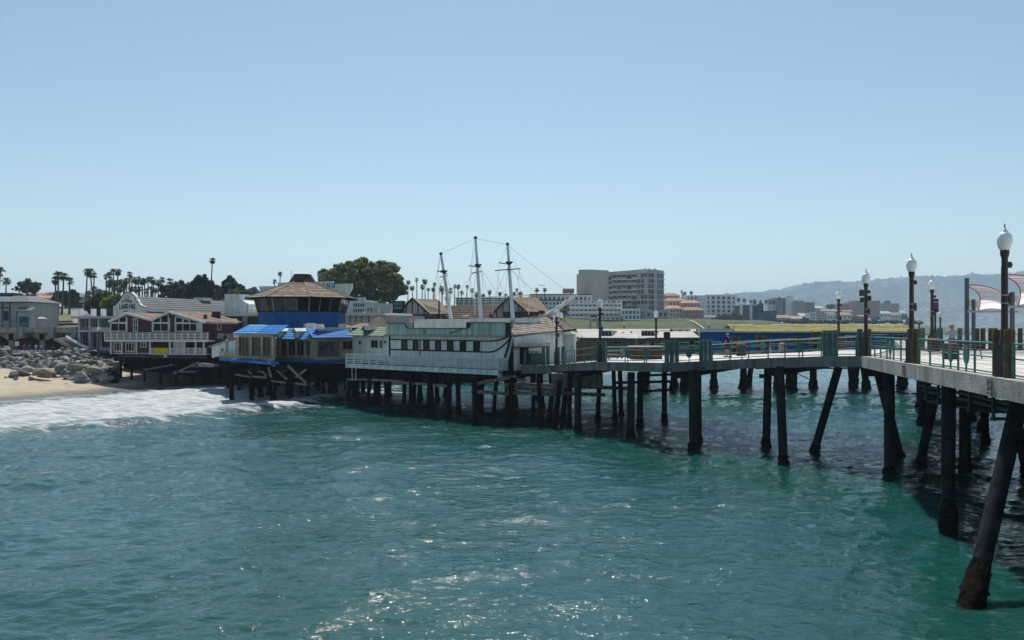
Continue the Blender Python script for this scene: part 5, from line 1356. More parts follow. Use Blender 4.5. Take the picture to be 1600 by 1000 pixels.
# ---------------------------------------------------------------- market hall with curved parapet
hall = thing('market_hall', 'long hall with white scrolled parapet lettered LANDING and grey tiled roof', 'hall', (X(200,140), 140, 4.1))
fm_ = Fr(177, 141.0, 225, 139.5, 4.1)
par = [(177,497),(225,497),(225,478.8),(220,477.5),(216.5,474.2),(214.8,470),(212.3,467.6),(211,463.6),(208.4,460),(204.6,457.6),(200,456.6),(195.6,457.8),(192.3,460.4),(190,464.2),(187.6,468.2),(185.2,471.4),(181.5,475.4),(177,478.6)]
q = [fm_.p2(*p_) for p_ in par]
m = MB(); m.slab(q, 0, .9); fobj(m, fm_, 'parapet', 'whitewall', hall)
m = MB()
for a, b in zip(q[2:], q[3:]+q[:0]): m.beam((a[0],-.03,a[1]), (b[0],-.03,b[1]), .1, .14)
fobj(m, fm_, 'parapet_moulding', 'tealtrim', hall)
def put_text(s, px, py, size, bold, mat, parent, fr, off=-.05, arch=0.0, spread=1.0, sx=.5):
    chars = list(s); n = len(chars)
    for i, ch in enumerate(chars):
        if ch == ' ': continue
        u = (i-(n-1)/2)
        me_ = text_mesh('letter', ch, size, mat, .02, bold)
        o = bpy.data.objects.new('letter', me_); col.objects.link(o); o.parent = parent
        px_i = px+u*spread; py_i = py+arch*(u/((n-1)/2))**2 if n > 1 else py
        w0 = fr.o+fr.u*fr.x(px_i, off)+fr.n*off+Vector((0,0,fr.z(px_i, py_i, off)))
        o.location = w0-parent.location; o.rotation_euler = (R(90), 0, fr.a); o.scale = (sx, 1, 1)
put_text('LANDING', 198.8, 482.0, 1.22, .03, mt['black'], hall, fm_, arch=1.0, spread=3.7)
put_text('REDONDO', 198.5, 471.8, .60, .01, mt['darkbrown'], hall, fm_, arch=1.2, spread=2.35)
m = MB(); c = Vector(fm_.p(198.3, 464.6, -.04)); pts = [c+Vector((.46*math.cos(6.283*k/18), 0, .27*math.sin(6.283*k/18))) for k in range(19)]; m.path(pts, .05, 5); fobj(m, fm_, 'oval_emblem', 'tealtrim', hall)
fbox(hall, fm_, 'vent_slot', 'black', 193.5, 199, 485.5, 487, -.03, -.003)
xr_, x0_, xc_ = fm_.x(225)-.2, fm_.x(177)+.2, fm_.x(201)
LEN = 44.0
zeav, zrdg = fm_.z(225, 487.5), fm_.z(201, 462.6)
m = MB(); m.box(x0_, xr_, .9, LEN, 0, zeav-.15); fobj(m, fm_, 'wall', 'whitewall', hall)
nrow = 7
for i in range(nrow):
    a, b = i/nrow, (i+1.1)/nrow
    for sgn in (1, -1):
        ex = xr_+.5 if sgn > 0 else x0_-.5
        pa = [Vector((ex+(xc_-ex)*a, .9, zeav+(zrdg-zeav)*a**.85)), Vector((ex+(xc_-ex)*min(b,1), .9, zeav+(zrdg-zeav)*min(b,1)**.85))]
        m = MB(); y1 = LEN-.9
        v4 = [pa[0]+Vector((0,0,.09)), Vector((pa[0].x,y1,pa[0].z+.09)), Vector((pa[1].x,y1,pa[1].z+.02)), pa[1]+Vector((0,0,.02))]
        m.sheet(v4 if sgn > 0 else v4[::-1], .1); fobj(m, fm_, 'roof_tile_course', 'greyroof', hall)
m = MB()
for k in range(40):
    y = 1.2+k*(LEN-2.4)/39; m.beam((xr_+.5,y,zeav+.12), (xc_,y,zrdg+.08), .12, .06)
fobj(m, fm_, 'roof_rib', 'greyroof', hall)
m = MB(); m.slab([(p_[0], p_[1]-(0.3 if True else 0)) for p_ in q], LEN-.9, LEN); fobj(m, fm_, 'rear_parapet', 'whitewall', hall)
m = MB(); m.box(xc_-1.2, xc_+1.0, 20, 23, zrdg-.2, zrdg+.45); fobj(m, fm_, 'skylight', 'white', hall)

# ---------------------------------------------------------------- teal-glass building beside the plum restaurant
tg = thing('glass_building', 'modern flat-roofed building with teal glass beside the plum restaurant', 'building', (X(140,127), 127, 4.1))
ft = Fr(118, 127, 178, 125, 4.1)
fbox(tg, ft, 'roof_slab', 'greyfar', 111, 178, 494, 497.6, -1.2, 8, off=-1.2)
fbox(tg, ft, 'upper_floor', 'greyfar', 120, 178, 516, 519, -.6, 7)
fbox(tg, ft, 'core_wall', 'darkfar', 122, 178, 497.6, 516, 3.0, 7); fbox(tg, ft, 'lower_wall', 'darkfar', 122, 178, 519, 549, 2.0, 7)
for a, b, gm in ((128,135,'glassteal'),(135.6,143,'glass'),(143.6,149,'glassgrey'),(149.6,156,'glass'),(156.6,162,'glassteal'),(162.6,172,'glassteal')): fwin(tg, ft, a, b, 498, 511, 1.0, fw=.06, fm=mt['greyfar'], gm=mt[gm])
for a, b in ((125,138),(141,152),(156,168)): fwin(tg, ft, a, b, 523, 545, 1.6, nx=3, nz=2, fw=.07, fm=mt['greyfar'], gm=mt['glass'])
for px in (123.5, 140, 153.5): fbox(tg, ft, 'column', 'greyfar', px-1.6, px+1.6, 497.6, 549, -.3, .3)
for px in (123.8, 143.5, 159): fbox(tg, ft, 'chimney', 'whitefar', px-1.5, px+1.5, 482.5, 494, 1.0, 1.8, off=1.0)
fbox(tg, ft, 'balustrade', 'greyfar', 143, 178, 511.5, 516, -.5, -.42)
slat_rail(ft, 158, 176, 543, 549, -1.5, 3, 3, tg)

# ---------------------------------------------------------------- parking deck, hut, stairs
pk = thing('parking_deck', 'pale concrete raised parking deck with deep cantilever beams above the boulders', 'parking deck', (X(60,128), 128, 4.1))
fpk = Fr(-260, 128, 137, 128, 4.1)
fbox(pk, fpk, 'deck_slab', 'concrete', -260, 137, 513.2, 519.6, 0, 14, off=0)
fbox(pk, fpk, 'parapet', 'concrete', -260, 137, 511.6, 513.2, 0, .25)
for px in (-90, -27, 35.5, 84, 119):
    w = 4.6
    m = MB(); m.slab([fpk.p2(px-w,526.2), fpk.p2(px+w*.6,526.2), fpk.p2(px+w*.6,510.8), fpk.p2(px-w,510.8)], -.55, .6); fobj(m, fpk, 'beam_end', 'concrete', pk)
    x = fpk.x(px); m = MB(); m.add([(x-.45,.6,fpk.z(px,526)),(x+.3,.6,fpk.z(px,526)),(x+.3,12,fpk.z(px,530)),(x-.45,12,fpk.z(px,530)),(x-.45,.6,fpk.z(px,519)),(x+.3,.6,fpk.z(px,519)),(x+.3,12,fpk.z(px,519)),(x-.45,12,fpk.z(px,519))],
        [(0,3,2,1),(4,5,6,7),(0,1,5,4),(1,2,6,5),(2,3,7,6),(3,0,4,7)]); fobj(m, fpk, 'cross_beam', 'concrete', pk)
    m = MB(); m.box(x-.6-2.4, x-2.4+.2, 1.2, 2.0, 0, fpk.z(px,522)); fobj(m, fpk, 'column', 'concrete', pk)
    m = MB(); m.add([(x-3.0,1.2,fpk.z(px,532)),(x-2.2,1.2,fpk.z(px,532)),(x+.3,1.2,fpk.z(px,526)),(x+.3,1.2,fpk.z(px,519.8)),(x-5.2,1.2,fpk.z(px,519.8)),
                     (x-3.0,2.0,fpk.z(px,532)),(x-2.2,2.0,fpk.z(px,532)),(x+.3,2.0,fpk.z(px,526)),(x+.3,2.0,fpk.z(px,519.8)),(x-5.2,2.0,fpk.z(px,519.8))],
                    [(0,1,2,3,4),(9,8,7,6,5),(0,5,6,1),(1,6,7,2),(2,7,8,3),(3,8,9,4),(4,9,5,0)]); fobj(m, fpk, 'corbel', 'concrete', pk)
fbox(pk, fpk, 'back_wall', 'darkfar', -260, 100, 520, 548, 11, 11.5, off=0)
m = MB()
for k in range(56):
    px = -100+k*4.2; m.tube((fpk.x(px),.1,fpk.z(px,511.8)), (fpk.x(px),.1,fpk.z(px,505)), .02, n=4)
m.tube((fpk.x(-100),.1,fpk.z(0,505)), (fpk.x(136),.1,fpk.z(0,505)), .035, n=6); m.tube((fpk.x(-100),.1,fpk.z(0,508)), (fpk.x(136),.1,fpk.z(0,508)), .02, n=5)
fobj(m, fpk, 'guard_rail', 'steel', pk)
fbox(pk, fpk, 'beam_plate', 'steel', 52, 67.5, 515.6, 517.2, -.02, -.003)
stz = thing('beach_stairs', 'concrete stair flight with pale handrails beside the parking deck', 'stairs', P(125,545,124))
for k in range(12):
    a = P(104+k*3.1, 527+k*1.55, 126); MB().box(a.x, a.x+.36, 122.5, 126, a.z-.5, a.z-.12).obj('step', mt['concrete'], stz, world=True)
for dz, Y in ((0,126),(0,124.2),(0,122.5)):
    MB().beam(P(103,525.5+(126-Y)*.5,Y), P(143,545.5+(126-Y)*.5,Y), .22, .3).obj('handrail', mt['white'], stz, world=True)
MB().slab([(P(98,549,127).x,4.1),(P(130,549,127).x,4.1),(P(100,527,127).x,6.2)], 126.2, 127).obj('stringer', mt['brownwall'], stz, world=True)
hut = thing('deck_hut', 'grey-green building with dark teal trim and hipped roof on the parking deck', 'building', (X(10,133), 133, 7.3))
fhu = Fr(-60, 133, 44, 133, 7.2)
fbox(hut, fhu, 'wall', 'huwall', -60, 44, 473, 513, 0, 9)
m = MB(); W_, H_ = fhu.W, fhu.z(0, 471.5)
m.add([(-.5,-.5,H_),(W_+.4,-.5,H_),(W_+.4,9.5,H_),(-.5,9.5,H_),(3,3.5,fhu.z(0,460.8)),(fhu.x(22),3.5,fhu.z(0,460.8)),(fhu.x(22),6,fhu.z(0,460.8)),(3,6,fhu.z(0,460.8))], [(0,1,5,4),(1,2,6,5),(2,3,7,6),(3,0,4,7),(4,5,6,7),(3,2,1,0)]); fobj(m, fhu, 'roof', 'greyroof', hut)
fbox(hut, fhu, 'roof_lantern', 'tealtrim', -30, 21, 457.5, 461.3, 3.4, 6.1, off=3.4)
fbox(hut, fhu, 'eave_trim', 'tealtrim', -60, 45, 471.3, 473, -.55, -.45); fbox(hut, fhu, 'band_trim', 'tealtrim', -60, 17, 480, 482, -.07, -.003)
for px in (-30,-12,4,15.5): fbox(hut, fhu, 'post_trim', 'tealtrim', px-1, px+1, 473, 512, -.08, -.003)
for a, b in ((-26,-15),(6.5,13.5)): fwin(hut, fhu, a, b, 486, 501, -.003, fw=.1, fm=mt['tealtrim'], gm=mt['glass'])
f5 = Fr(27, 131.5, 48, 131.5, 7.2)
fbox(hut, f5, 'porch_wall', 'huwall', 27, 48, 484, 513, 0, 1.4); m = MB(); m.sheet([f5.p(24,485,-.3), f5.p(49,485,-.3), (f5.x(47),1.5,f5.z(47,480)), (f5.x(21),1.5,f5.z(21,480))], .12); fobj(m, f5, 'porch_roof', 'greyroof', hut)
fbox(hut, f5, 'door', 'tealtrim', 30, 45, 494.5, 512, -.06, -.003); fbox(hut, f5, 'post_trim', 'tealtrim', 25.6, 27, 485, 513, -.05, .1)

# ---------------------------------------------------------------- flat-roofed building with the white block, false-front building, stepped building
gb = thing('flat_roof_building', 'brown flat-roofed shop with white stucco block and arched niches on top', 'building', (X(370,115), 115, 4.1))
fg = Fr(345, 115, 470, 113, 4.1)
fbox(gb, fg, 'wall', 'brownwall', 346, 470, 494, 535, 0, 9); fbox(gb, fg, 'roof_edge', 'white', 344, 470, 490.3, 494, -.5, 9.5, off=-.5)
fbox(gb, fg, 'pilaster', 'greyfar', 379, 386, 494, 510, -.15, -.003); fbox(gb, fg, 'flue', 'steel', 385.2, 387, 476, 508, -.3, -.16)
fbox(gb, fg, 'white_block', 'palegreen', 351, 374.5, 459.5, 491, 1.5, 6, off=1.5); 
m = MB(); m.slab([fg.p2(374.5,491,1.5), fg.p2(388,491,1.5), fg.p2(388,475,1.5), fg.p2(378,469,1.5), fg.p2(374.5,469,1.5)], 1.55, 5.5); fobj(m, fg, 'white_block', 'palegreen', gb)
for px in (360, 377): 
    c = fg.x(px, 1.4); z0 = fg.z(px, 490, 1.4); m = MB(); pts = [(c-.38,z0),(c+.38,z0),(c+.38,z0+.65)]+[(c+.38*math.cos(t), z0+.65+.38*math.sin(t)) for t in np.linspace(.3,2.84,6)]+[(c-.38,z0+.65)]
    m.slab(pts, 1.38, 1.495); fobj(m, fg, 'arched_niche', 'white', gb)
fbox(gb, fg, 'white_wall', 'palegreen', 388, 400, 484, 490.5, 2, 5, off=2); 
m = MB(); m.slab([fg.p2(398,491,3), fg.p2(412,491,3), fg.p2(412,468,3), fg.p2(405,475,3)], 3, 4); fobj(m, fg, 'white_wall', 'palegreen', gb)
ff = thing('false_front_building', 'pale green false-front building with a stepped sign parapet ending in RING', 'building', (X(480,150), 150, 4.1))
ffr = Fr(404, 152, 552, 146, 4.1)
m = MB(); m.slab([ffr.p2(*p_) for p_ in ((406,492),(546,492),(543,462),(549,452),(550,443.2),(519.5,443.8),(519.5,439.2),(434,441.8),(434,447),(404.5,447.3),(407,456))], 0, .5); fobj(m, ffr, 'parapet', 'palegreen', ff)
m = MB(); m.box(1, ffr.W-1, .5, 12, 0, ffr.z(470,468)); fobj(m, ffr, 'wall', 'palegreen', ff)
put_text('RING', 509.5, 449.6, 1.2, .03, mt['bluefar'], ff, ffr, spread=7.6, sx=.75)
fst = Fr(545, 140, 586, 136, 4.1)
sp_ = thing('stepped_building', 'white building with stepped parapet and small dark windows below the big tree', 'building', (X(565,138), 138, 4.1))
m = MB(); m.slab([fst.p2(*p_) for p_ in ((545,495),(585,495),(585,472),(570,470.5),(568.5,464.5),(545,465.5))], 0, .4); fobj(m, fst, 'wall', 'palegreen', sp_)
m = MB(); m.box(.2, fst.W-.2, .4, 8, 0, fst.z(560,474)); fobj(m, fst, 'body', 'palegreen', sp_)
for i in range(5):
    a = 552.6+i*3.6; fwin(sp_, fst, a, a+2.4, 474, 479.5, 0, fw=.04, fm=mt['palegreen']); fwin(sp_, fst, a, a+2.4, 482.5, 488, 0, fw=.04, fm=mt['palegreen'])
for a in (574.5, 579.5): fwin(sp_, fst, a, a+2.4, 480.5, 487, 0, fw=.04, fm=mt['palegreen'])
lw = thing('low_shop_row', 'low flat-roofed shop row with rooftop flues right of the lookout', 'building', (X(580,112), 112, 4.1))
flw = Fr(540, 113, 622, 110, 4.1)
fbox(lw, flw, 'wall', 'tudor', 540, 622, 493, 530, 0, 8); fbox(lw, flw, 'roof_edge', 'white', 539, 600, 489.3, 493, -.4, 8, off=-.4)
for px in (547,556,565,576,588): fbox(lw, flw, 'timber_post', 'darkbrown', px-.5, px+.5, 493, 503, -.06, -.003)
for px, yt in ((541,487),(568,486.5),(590.5,476),(548,487)): fbox(lw, flw, 'flue', 'steel', px-1, px+1, yt, 490, 1.5, 1.9, off=1.5)
for (a, b, t_, lb) in ((505,545,505.5,0),(548,582,505.0,0),(578,600,494.5,0)):
    m = MB(); x0, x1 = flw.x(a, -6), flw.x(b, -6); z0, z1 = flw.z(a, 512, -6), flw.z(a, t_, -6)
    m.add([(x0,-7,z0),(x1,-7,z0),(x1,-4,z0),(x0,-4,z0),(x0+(x1-x0)*.35,-5.5,z1),(x0+(x1-x0)*.65,-5.5,z1)], [(0,1,5,4),(1,2,5),(2,3,4,5),(3,0,4),(3,2,1,0)]); m.box(x0+.2, x1-.2, -6.8, -4.2, -.0, z0); fobj(m, flw, 'hip_roof', 'tanroof', lw)
# ================================================================ TUDOR RANGE, HALLS ON THE FAR PIER LEG
td = thing('tudor_range', 'long brown-roofed tudor style range with two half-timbered gables behind the ship', 'building', (X(730,128), 128, 4.1))
ftd = Fr(600, 130, 865, 126, 4.1)
def gable(ax, ay, lx_, ly_, rx_, ry_, studs, back, right_px):
    m = MB(); m.slab([ftd.p2(lx_,505), ftd.p2(rx_,505), ftd.p2(rx_,ry_), ftd.p2(ax,ay), ftd.p2(lx_,ly_)], 0, .4); g_ = fobj(m, ftd, 'gable', 'tudor', td)
    for px in studs:
        t = (px-lx_)/(ax-lx_) if px < ax else (rx_-px)/(rx_-ax); yt = (ly_ if px < ax else ry_)*(1-t)+ay*t
        m = MB(); ftd.box(m, px-.7, px+.7, yt, 497, -.08, -.003); xf(m, ftd).obj('stud', mt['darkbrown'], g_, world=True)
    for a, b in (((lx_-1.5,ly_+1),(ax,ay-.6)),((ax,ay-.6),(rx_+1.5,ry_+1))):
        m = MB(); m.beam(ftd.p(*a,-.3), ftd.p(*b,-.3), .35, .22); fobj(m, ftd, 'verge_board', 'darkbrown', td)
    m = MB(); m.box(ftd.x(lx_), ftd.x(rx_), -.07, -.004, ftd.z(lx_,497.2), ftd.z(lx_,495.8)); fobj(m, ftd, 'tie_beam', 'darkbrown', td)
    p0, p1, p2 = Vector(ftd.p(lx_-1,ly_,-.2)), Vector(ftd.p(ax,ay-1,-.2)), Vector(ftd.p(rx_+1,ry_,-.2)); b = Vector((0,back,0))
    m = MB(); m.sheet([p1, p0, p0+b, p1+b][::-1], .15); fobj(m, ftd, 'gable_roof', 'tanroof', td)
    m = MB(); m.sheet([p2, p1, p1+b, p2+b][::-1], .15); fobj(m, ftd, 'gable_roof', 'tanroof', td)
    m = MB(); w = (right_px-ax)
    m.sheet([Vector(ftd.p(ax,ay,back*.4)), Vector(ftd.p(right_px-w*.35,ay+1.2,back*.6)), Vector(ftd.p(right_px,490,.9)), Vector(ftd.p(rx_-4,ry_-1,.9))][::-1], .15); fobj(m, ftd, 'side_roof', 'tanroof', td)
gable(644, 466.5, 619, 494, 671, 491, (626,634.5,644,653,662.5), 9, 706)
gable(796, 463.5, 766, 494, 822, 487, (776,786,796,810,815), 9, 862)
za, zb_ = ftd.z(720, 498, 1), ftd.z(720, 477, 6)
w0, w1 = ftd.x(655), ftd.x(790)
fcourses(td, ftd, (w0,1.0,za), (w1,1.0,za), (w0,7,zb_), (w1,7,zb_), 7, 'thatch', t=.09)
m = MB(); m.box(.5, ftd.W, 1.2, 12, 0, za+.05); fobj(m, ftd, 'body', 'maroonwall', td)
m = MB(); m.sheet([Vector(ftd.p(604,499,.3)), Vector(ftd.p(640,499,.3)), Vector(ftd.p(638,471,4)), Vector(ftd.p(616,471,4))], .2); fobj(m, ftd, 'side_roof', 'tanroof', td)
fbox(td, ftd, 'dormer_frame', 'darkbrown', 613.5, 631, 470, 489, -.2, .4); 
for ya, yb in ((472,477),(479,483.5)): fbox(td, ftd, 'dormer_pane', 'glassteal', 615, 628.5, ya, yb, -.23, -.203)
for a, b, ya, yb in ((638,680,491,500),(785,842,487,496),(577,640,500,512)): 
    n = max(3, int((b-a)/7))
    for k in range(n): fbox(td, ftd, 'fence_board', 'maroonwall', a+(b-a)*k/n+.1, a+(b-a)*(k+1)/n-.1, ya, yb, -1.5, -1.4, off=-1.5)
MB().tube(P(686,505,127), P(686,470,127), .12, n=6).obj('flue', mt['darkbrown'], td, world=True)
dsh = thing('satellite_dish', 'dark satellite dish on the roof slope right of the second tudor gable', 'dish', P(846,494,124))
MB().ball(P(846,487.5,124), .55, 10, 6, (1,.35,.6)).obj('dish', mt['darksteel'], dsh, True, world=True); MB().tube(P(846,494,124), P(846,488,124), .06, n=6).obj('mast', mt['darksteel'], dsh, world=True)

gh = thing('sage_hall', 'sage green pier hall with pale low-pitched roof and two box dormers', 'hall', (X(1010,99), 99, ZT+.05))
fgh = Fr(905, 101, 1094, 98.5, ZT+.05)
fbox(gh, fgh, 'wall', 'greenwall', 905, 1094, 527.5, 562, 0, 9)
m = MB(); m.sheet([fgh.p(903,528.0,-.6), fgh.p(1093,527.2,-.6), (fgh.x(1093),6,fgh.z(1040,514,6)), (fgh.x(895),6,fgh.z(940,514,6))], .2); fobj(m, fgh, 'roof', 'flatroof', gh)
m = MB(); m.sheet([(fgh.x(895),6.01,fgh.z(940,514,6)), (fgh.x(1093),6.01,fgh.z(1040,514,6)), (fgh.x(1093),11,fgh.z(1040,521,6)), (fgh.x(895),11,fgh.z(940,521,6))], .2); fobj(m, fgh, 'roof', 'flatroof', gh)
fbox(gh, fgh, 'gutter', 'greenpipe', 903, 1093, 527.8, 529.3, -.72, -.61)
for a, b in ((935.5,964),(1002,1031)):
    m = MB(); x0, x1 = fgh.x(a, 1), fgh.x(b, 1); z0, z1 = fgh.z(a, 525.5, 1), fgh.z(a, 516.3, 1)
    m.add([(x0,1,z0),(x1-.7,1,z0),(x1,3.8,z0+.15),(x0,4,z0+.15),(x0,1,z1),(x1-.7,1,z1),(x1-.1,3.8,z1-.05),(x0,4,z1-.02)], [(0,3,2,1),(4,5,6,7),(0,1,5,4),(1,2,6,5),(2,3,7,6),(3,0,4,7)])
    dm = fobj(m, fgh, 'box_dormer', 'steel', gh)
    w = (x1-.7-x0)/4
    for k in range(4):
        m = MB(); m.box(x0+k*w+.07, x0+(k+1)*w-.07, .93, .996, z0+.1, z1-.12); xf(m, fgh).obj('pane', mt['glass'], dm, world=True)
for a, b, ya, yb, n in ((940,948,533,541,2),(958,972,533,538,2),(998,1003,533,541,1),(1009,1015,532,540,1),(1016,1022,533,541,1),(1032,1038,532,541,1),(1060,1071,532,539.5,2),(1075,1090,532,539.5,2)):
    fwin(gh, fgh, a, b, ya, yb, 0, nx=n, fw=.08, fm=mt['huwall'], gm=mt['glass'] if a not in (1009,1032) else mt['tan'])
fbox(gh, fgh, 'ridge_plank', 'steel', 1046, 1079, 514.5, 518, 4.5, 4.8, off=4.5)
for px, py in ((1048,519),(1056,523),(1061,520.5),(1072,521),(1088,519),(985,523),(972,524)):
    Y = 103; c = P(px, py, Y); MB().tube(c-Vector((0,0,.5)), c+Vector((0,0,.25)), .07, n=6).ball(c+Vector((.1,0,.3)), .14, 7, 5).obj('roof_vent', mt['darksteel'], gh, world=True)
bh = thing('blue_hall', 'long deep blue pier hall under a lichen-yellow shingle roof', 'hall', (X(1250,97.5), 97.5, ZT+.05))
fbh = Fr(1094, 97.6, 1424, 96.6, ZT+.05)
ops = []
for a, b, ya, yb in ((1198,1206,528,545),(1322,1338,524,536),(1232,1256,526,537)):
    ops.append((fbh.x(a), fbh.x(b), fbh.z(a,yb), fbh.z(a,ya)))
wall_o = wall_open('wall', mt['bluewall'], None, 0, fbh.W, 0, fbh.z(1250,518.5), 0, .2, ops)
me = wall_o.data; wall_o.parent = bh
me.transform(Matrix.Translation(fbh.o-bh.location) @ Matrix.Rotation(fbh.a, 4, 'Z'))
for a, b, ya, yb in ((1198,1206,528,545),(1322,1338,524,536),(1232,1256,526,537)): fwin(bh, fbh, a, b, ya, yb, .14, nx=2, fw=.06, fm=mt['huwall'], gm=mt['glass'])
fbox(bh, fbh, 'door', 'whitefar', 1199, 1205.5, 531, 556, -.06, -.003)
for a, b in ((1378,1390),(1394,1412)): fwin(bh, fbh, a, b, 522.5, 531, 0, nx=2, fw=.06, fm=mt['steel'], gm=mt['glass'])
fbox(bh, fbh, 'dado', 'huwall', 1094, 1424, 547, 563, -.04, -.003)
for k in range(46):                                # vertical battens
    px = 1097+k*7.2
    if not any(a-2 < px < b+2 for a, b in ((1198,1206),(1322,1338),(1232,1256),(1378,1412))): fbox(bh, fbh, 'batten', 'bluewall', px-.35, px+.35, 519, 547, -.045, -.003)
fbox(bh, fbh, 'parapet', 'whitefar', 1093, 1147, 514.2, 518.8, -.25, .3); fbox(bh, fbh, 'parapet_cap', 'white', 1092.5, 1147, 513.2, 514.2, -.35, .9, off=-.3)
m = MB(); m.box(0, fbh.W, .3, 9, fbh.z(1250,518.6), fbh.z(1250,517.6)); fobj(m, fbh, 'flat_roof', 'flatroof', bh)
zE, zR = fbh.z(1250, 518.4, -.6), fbh.z(1250, 506.8, 3.6)
nb = 14
for k in range(nb):
    xa, xb = fbh.x(1146)+(fbh.W+.6-fbh.x(1146))*k/nb, fbh.x(1146)+(fbh.W+.6-fbh.x(1146))*(k+1)/nb
    fcourses(bh, fbh, (xa,-.6,zE), (xb,-.6,zE), (xa,3.6,zR), (xb,3.6,zR), 6, 'yellowroof', t=.07, jit=.02)
m = MB(); m.sheet([(fbh.x(1146),3.62,zR),(fbh.W+.6,3.62,zR),(fbh.W+.6,8,zE),(fbh.x(1146),8,zE)], .15); fobj(m, fbh, 'rear_roof', 'yellowroof', bh)
fbox(bh, fbh, 'fascia', 'steel', 1146, 1424, 518.2, 520.2, -.72, -.62, off=-.6); fbox(bh, fbh, 'roof_duct', 'white', 1176, 1204, 503.4, 505.8, 3.5, 4.3, off=3.5)
m = MB(); m.slab([(fbh.x(1146),zE),(fbh.x(1146)+.1,zE),(fbh.x(1146)+.1,zR)], 0, .1); fobj(m, fbh, 'roof_end', 'darkwood', bh)
# kiosk frame behind the lamp
kf = thing('frame_tower', 'small pale timber frame tower rising beyond the flat roof', 'tower', P(926,515,118))
for dx, dy in ((0,0),(1.2,0),(0,1.2),(1.2,1.2)): MB().beam(P(923,519,118)+Vector((dx,dy,0)), P(923.5,494.5,118)+Vector((dx*.7,dy*.7,0)), .14, .14).obj('leg', mt['railwhite'], kf, world=True)
for y in (497,504,511): MB().beam(P(923,y,118), P(935,y,118), .1, .1).obj('crossbar', mt['railwhite'], kf, world=True)
MB().beam(P(913,516,117.5), P(924,496,117.8), .1, .1).beam(P(917,516,117.5), P(925,499,117.8), .08, .08).obj('stay', mt['railwhite'], kf, world=True); MB().beam(P(923,493.8,118), P(932,493.8,118), .3, .3).obj('cap', mt['brownwall'], kf, world=True)
# reed fence and white canopy behind the walkway rail
rf = thing('reed_fence', 'brown reed screen fence behind the walkway rail beside the ship bow', 'fence', P(900,566,75))
frf = Fr(866, 76.5, 934, 73.5, 4.55)
for k in range(9):
    a, b = 868+k*7.2, 868+(k+1)*7.2-.25; fbox(rf, frf, 'screen_panel', 'bamboo', a, b, 533+random.uniform(-.3,.3), 566, 0, .07)
    m = MB()
    for j in range(6): 
        x = frf.x(a)+(frf.x(b)-frf.x(a))*(j+.5)/6; m.tube((x,-.02,.05), (x,-.02,frf.z(a,533.6)), .022, n=5)
    fobj(m, frf, 'reed_bundle', 'bamboo', rf)
cn = thing('canopy_tent', 'white pitched canopy on dark posts right of the ship bow house', 'canopy', P(895,530,84))
c_ = [P(878,525.5,82), P(909,526.5,81), P(914,526,86), P(882,525,87)]; ap = [P(888,516.8,84.5), P(893,516.8,84.8)]
m = MB(); m.add([*c_, *ap], [(0,1,5,4),(1,2,5),(2,3,4,5),(3,0,4),(3,2,1,0)]); m.obj('cover', mt['sail'], cn, world=True)
for k in range(6): 
    q = c_[0].lerp(c_[1], k/5); MB().tube(Vector((q.x,q.y,ZT)), q, .06, n=6).obj('post', mt['darksteel'], cn, world=True); MB().beam(q-Vector((0,0,.5)), q+Vector((.35,0,-.05)), .06, .06).obj('brace', mt['darksteel'], cn, world=True)

# ================================================================ FURNITURE AND PEOPLE ON THE PIER
def bench(label, loc, rz, L=1.7):
    t = thing('bench', label, 'bench', loc, rz, 'benches on the walkway')
    for k in range(4): MB().box(-L/2, L/2, -.22+k*.115, -.125+k*.115, .43, .465).obj('seat_slat', mt['benchwood'], t)
    for k in range(4): MB().add([(-L/2,.26+k*.03,.52+k*.10),(L/2,.26+k*.03,.52+k*.10),(L/2,.29+k*.03,.60+k*.10),(-L/2,.29+k*.03,.60+k*.10),(-L/2,.29+k*.03,.515+k*.10),(L/2,.29+k*.03,.515+k*.10),(L/2,.32+k*.03,.595+k*.10),(-L/2,.32+k*.03,.595+k*.10)],
        [(0,1,2,3),(7,6,5,4),(0,4,5,1),(3,2,6,7),(0,3,7,4),(1,5,6,2)]).obj('back_slat', mt['benchwood'], t)
    for s in (-1, 1):
        x = s*(L/2-.2)
        MB().path([(x,-.26,0),(x,-.2,.25),(x,-.18,.43),(x,.22,.43),(x,.40,.95)], .03, 6).path([(x,.34,0),(x,.24,.22),(x,.22,.43)], .03, 6).path([(x,-.2,.43),(x,-.22,.66),(x,.22,.66)], .025, 6).obj('leg', mt['lampmetal'], t, True)
    return t
bench('maroon slatted bench beside the standing woman on the platform', (X(1508,40.3), 40.3, ZD), R(-62))
bench('dark bench right of the tan bin on the far side of the walkway', (X(1245,62), 62, DZ(X(1245,62),62)), R(-20), 2.1)
bench('dark bench left of the tan bin on the far side of the walkway', (X(1208,63.5), 63.5, DZ(X(1208,63.5),63.5)), R(-20), 1.7)
def bin_(label, loc, r, h, mat):
    t = thing('litter_bin', label, 'bin', loc, 0, 'bins and planters on the walkway')
    MB().lathe([(r*.9,0),(r*.96,.1),(r,h*.5),(r*.96,h*.86)], 18).obj('drum', mt['darkbrown'], t, True)
    for k in range(18):
        th = 6.283*k/18; MB().beam((math.cos(th)*r*.985, math.sin(th)*r*.985, .05), (math.cos(th)*r, math.sin(th)*r, h*.86), .1*r/.4, .035).obj('slat', mt[mat], t)
    MB().lathe([(r*1.05,h*.86),(r*1.05,h*.92),(r*.7,h),(r*.35,h)], 18).obj('lid', mt[mat], t, True)
bin_('red-brown slatted bin in front of the standing woman', (X(1485,39.6), 39.6, ZD), .36, .80, 'barrel')
bin_('red-brown round bin behind the walking man', (X(1158,61.5), 61.5, DZ(X(1158,61.5),61.5)), .36, 1.0, 'barrel')
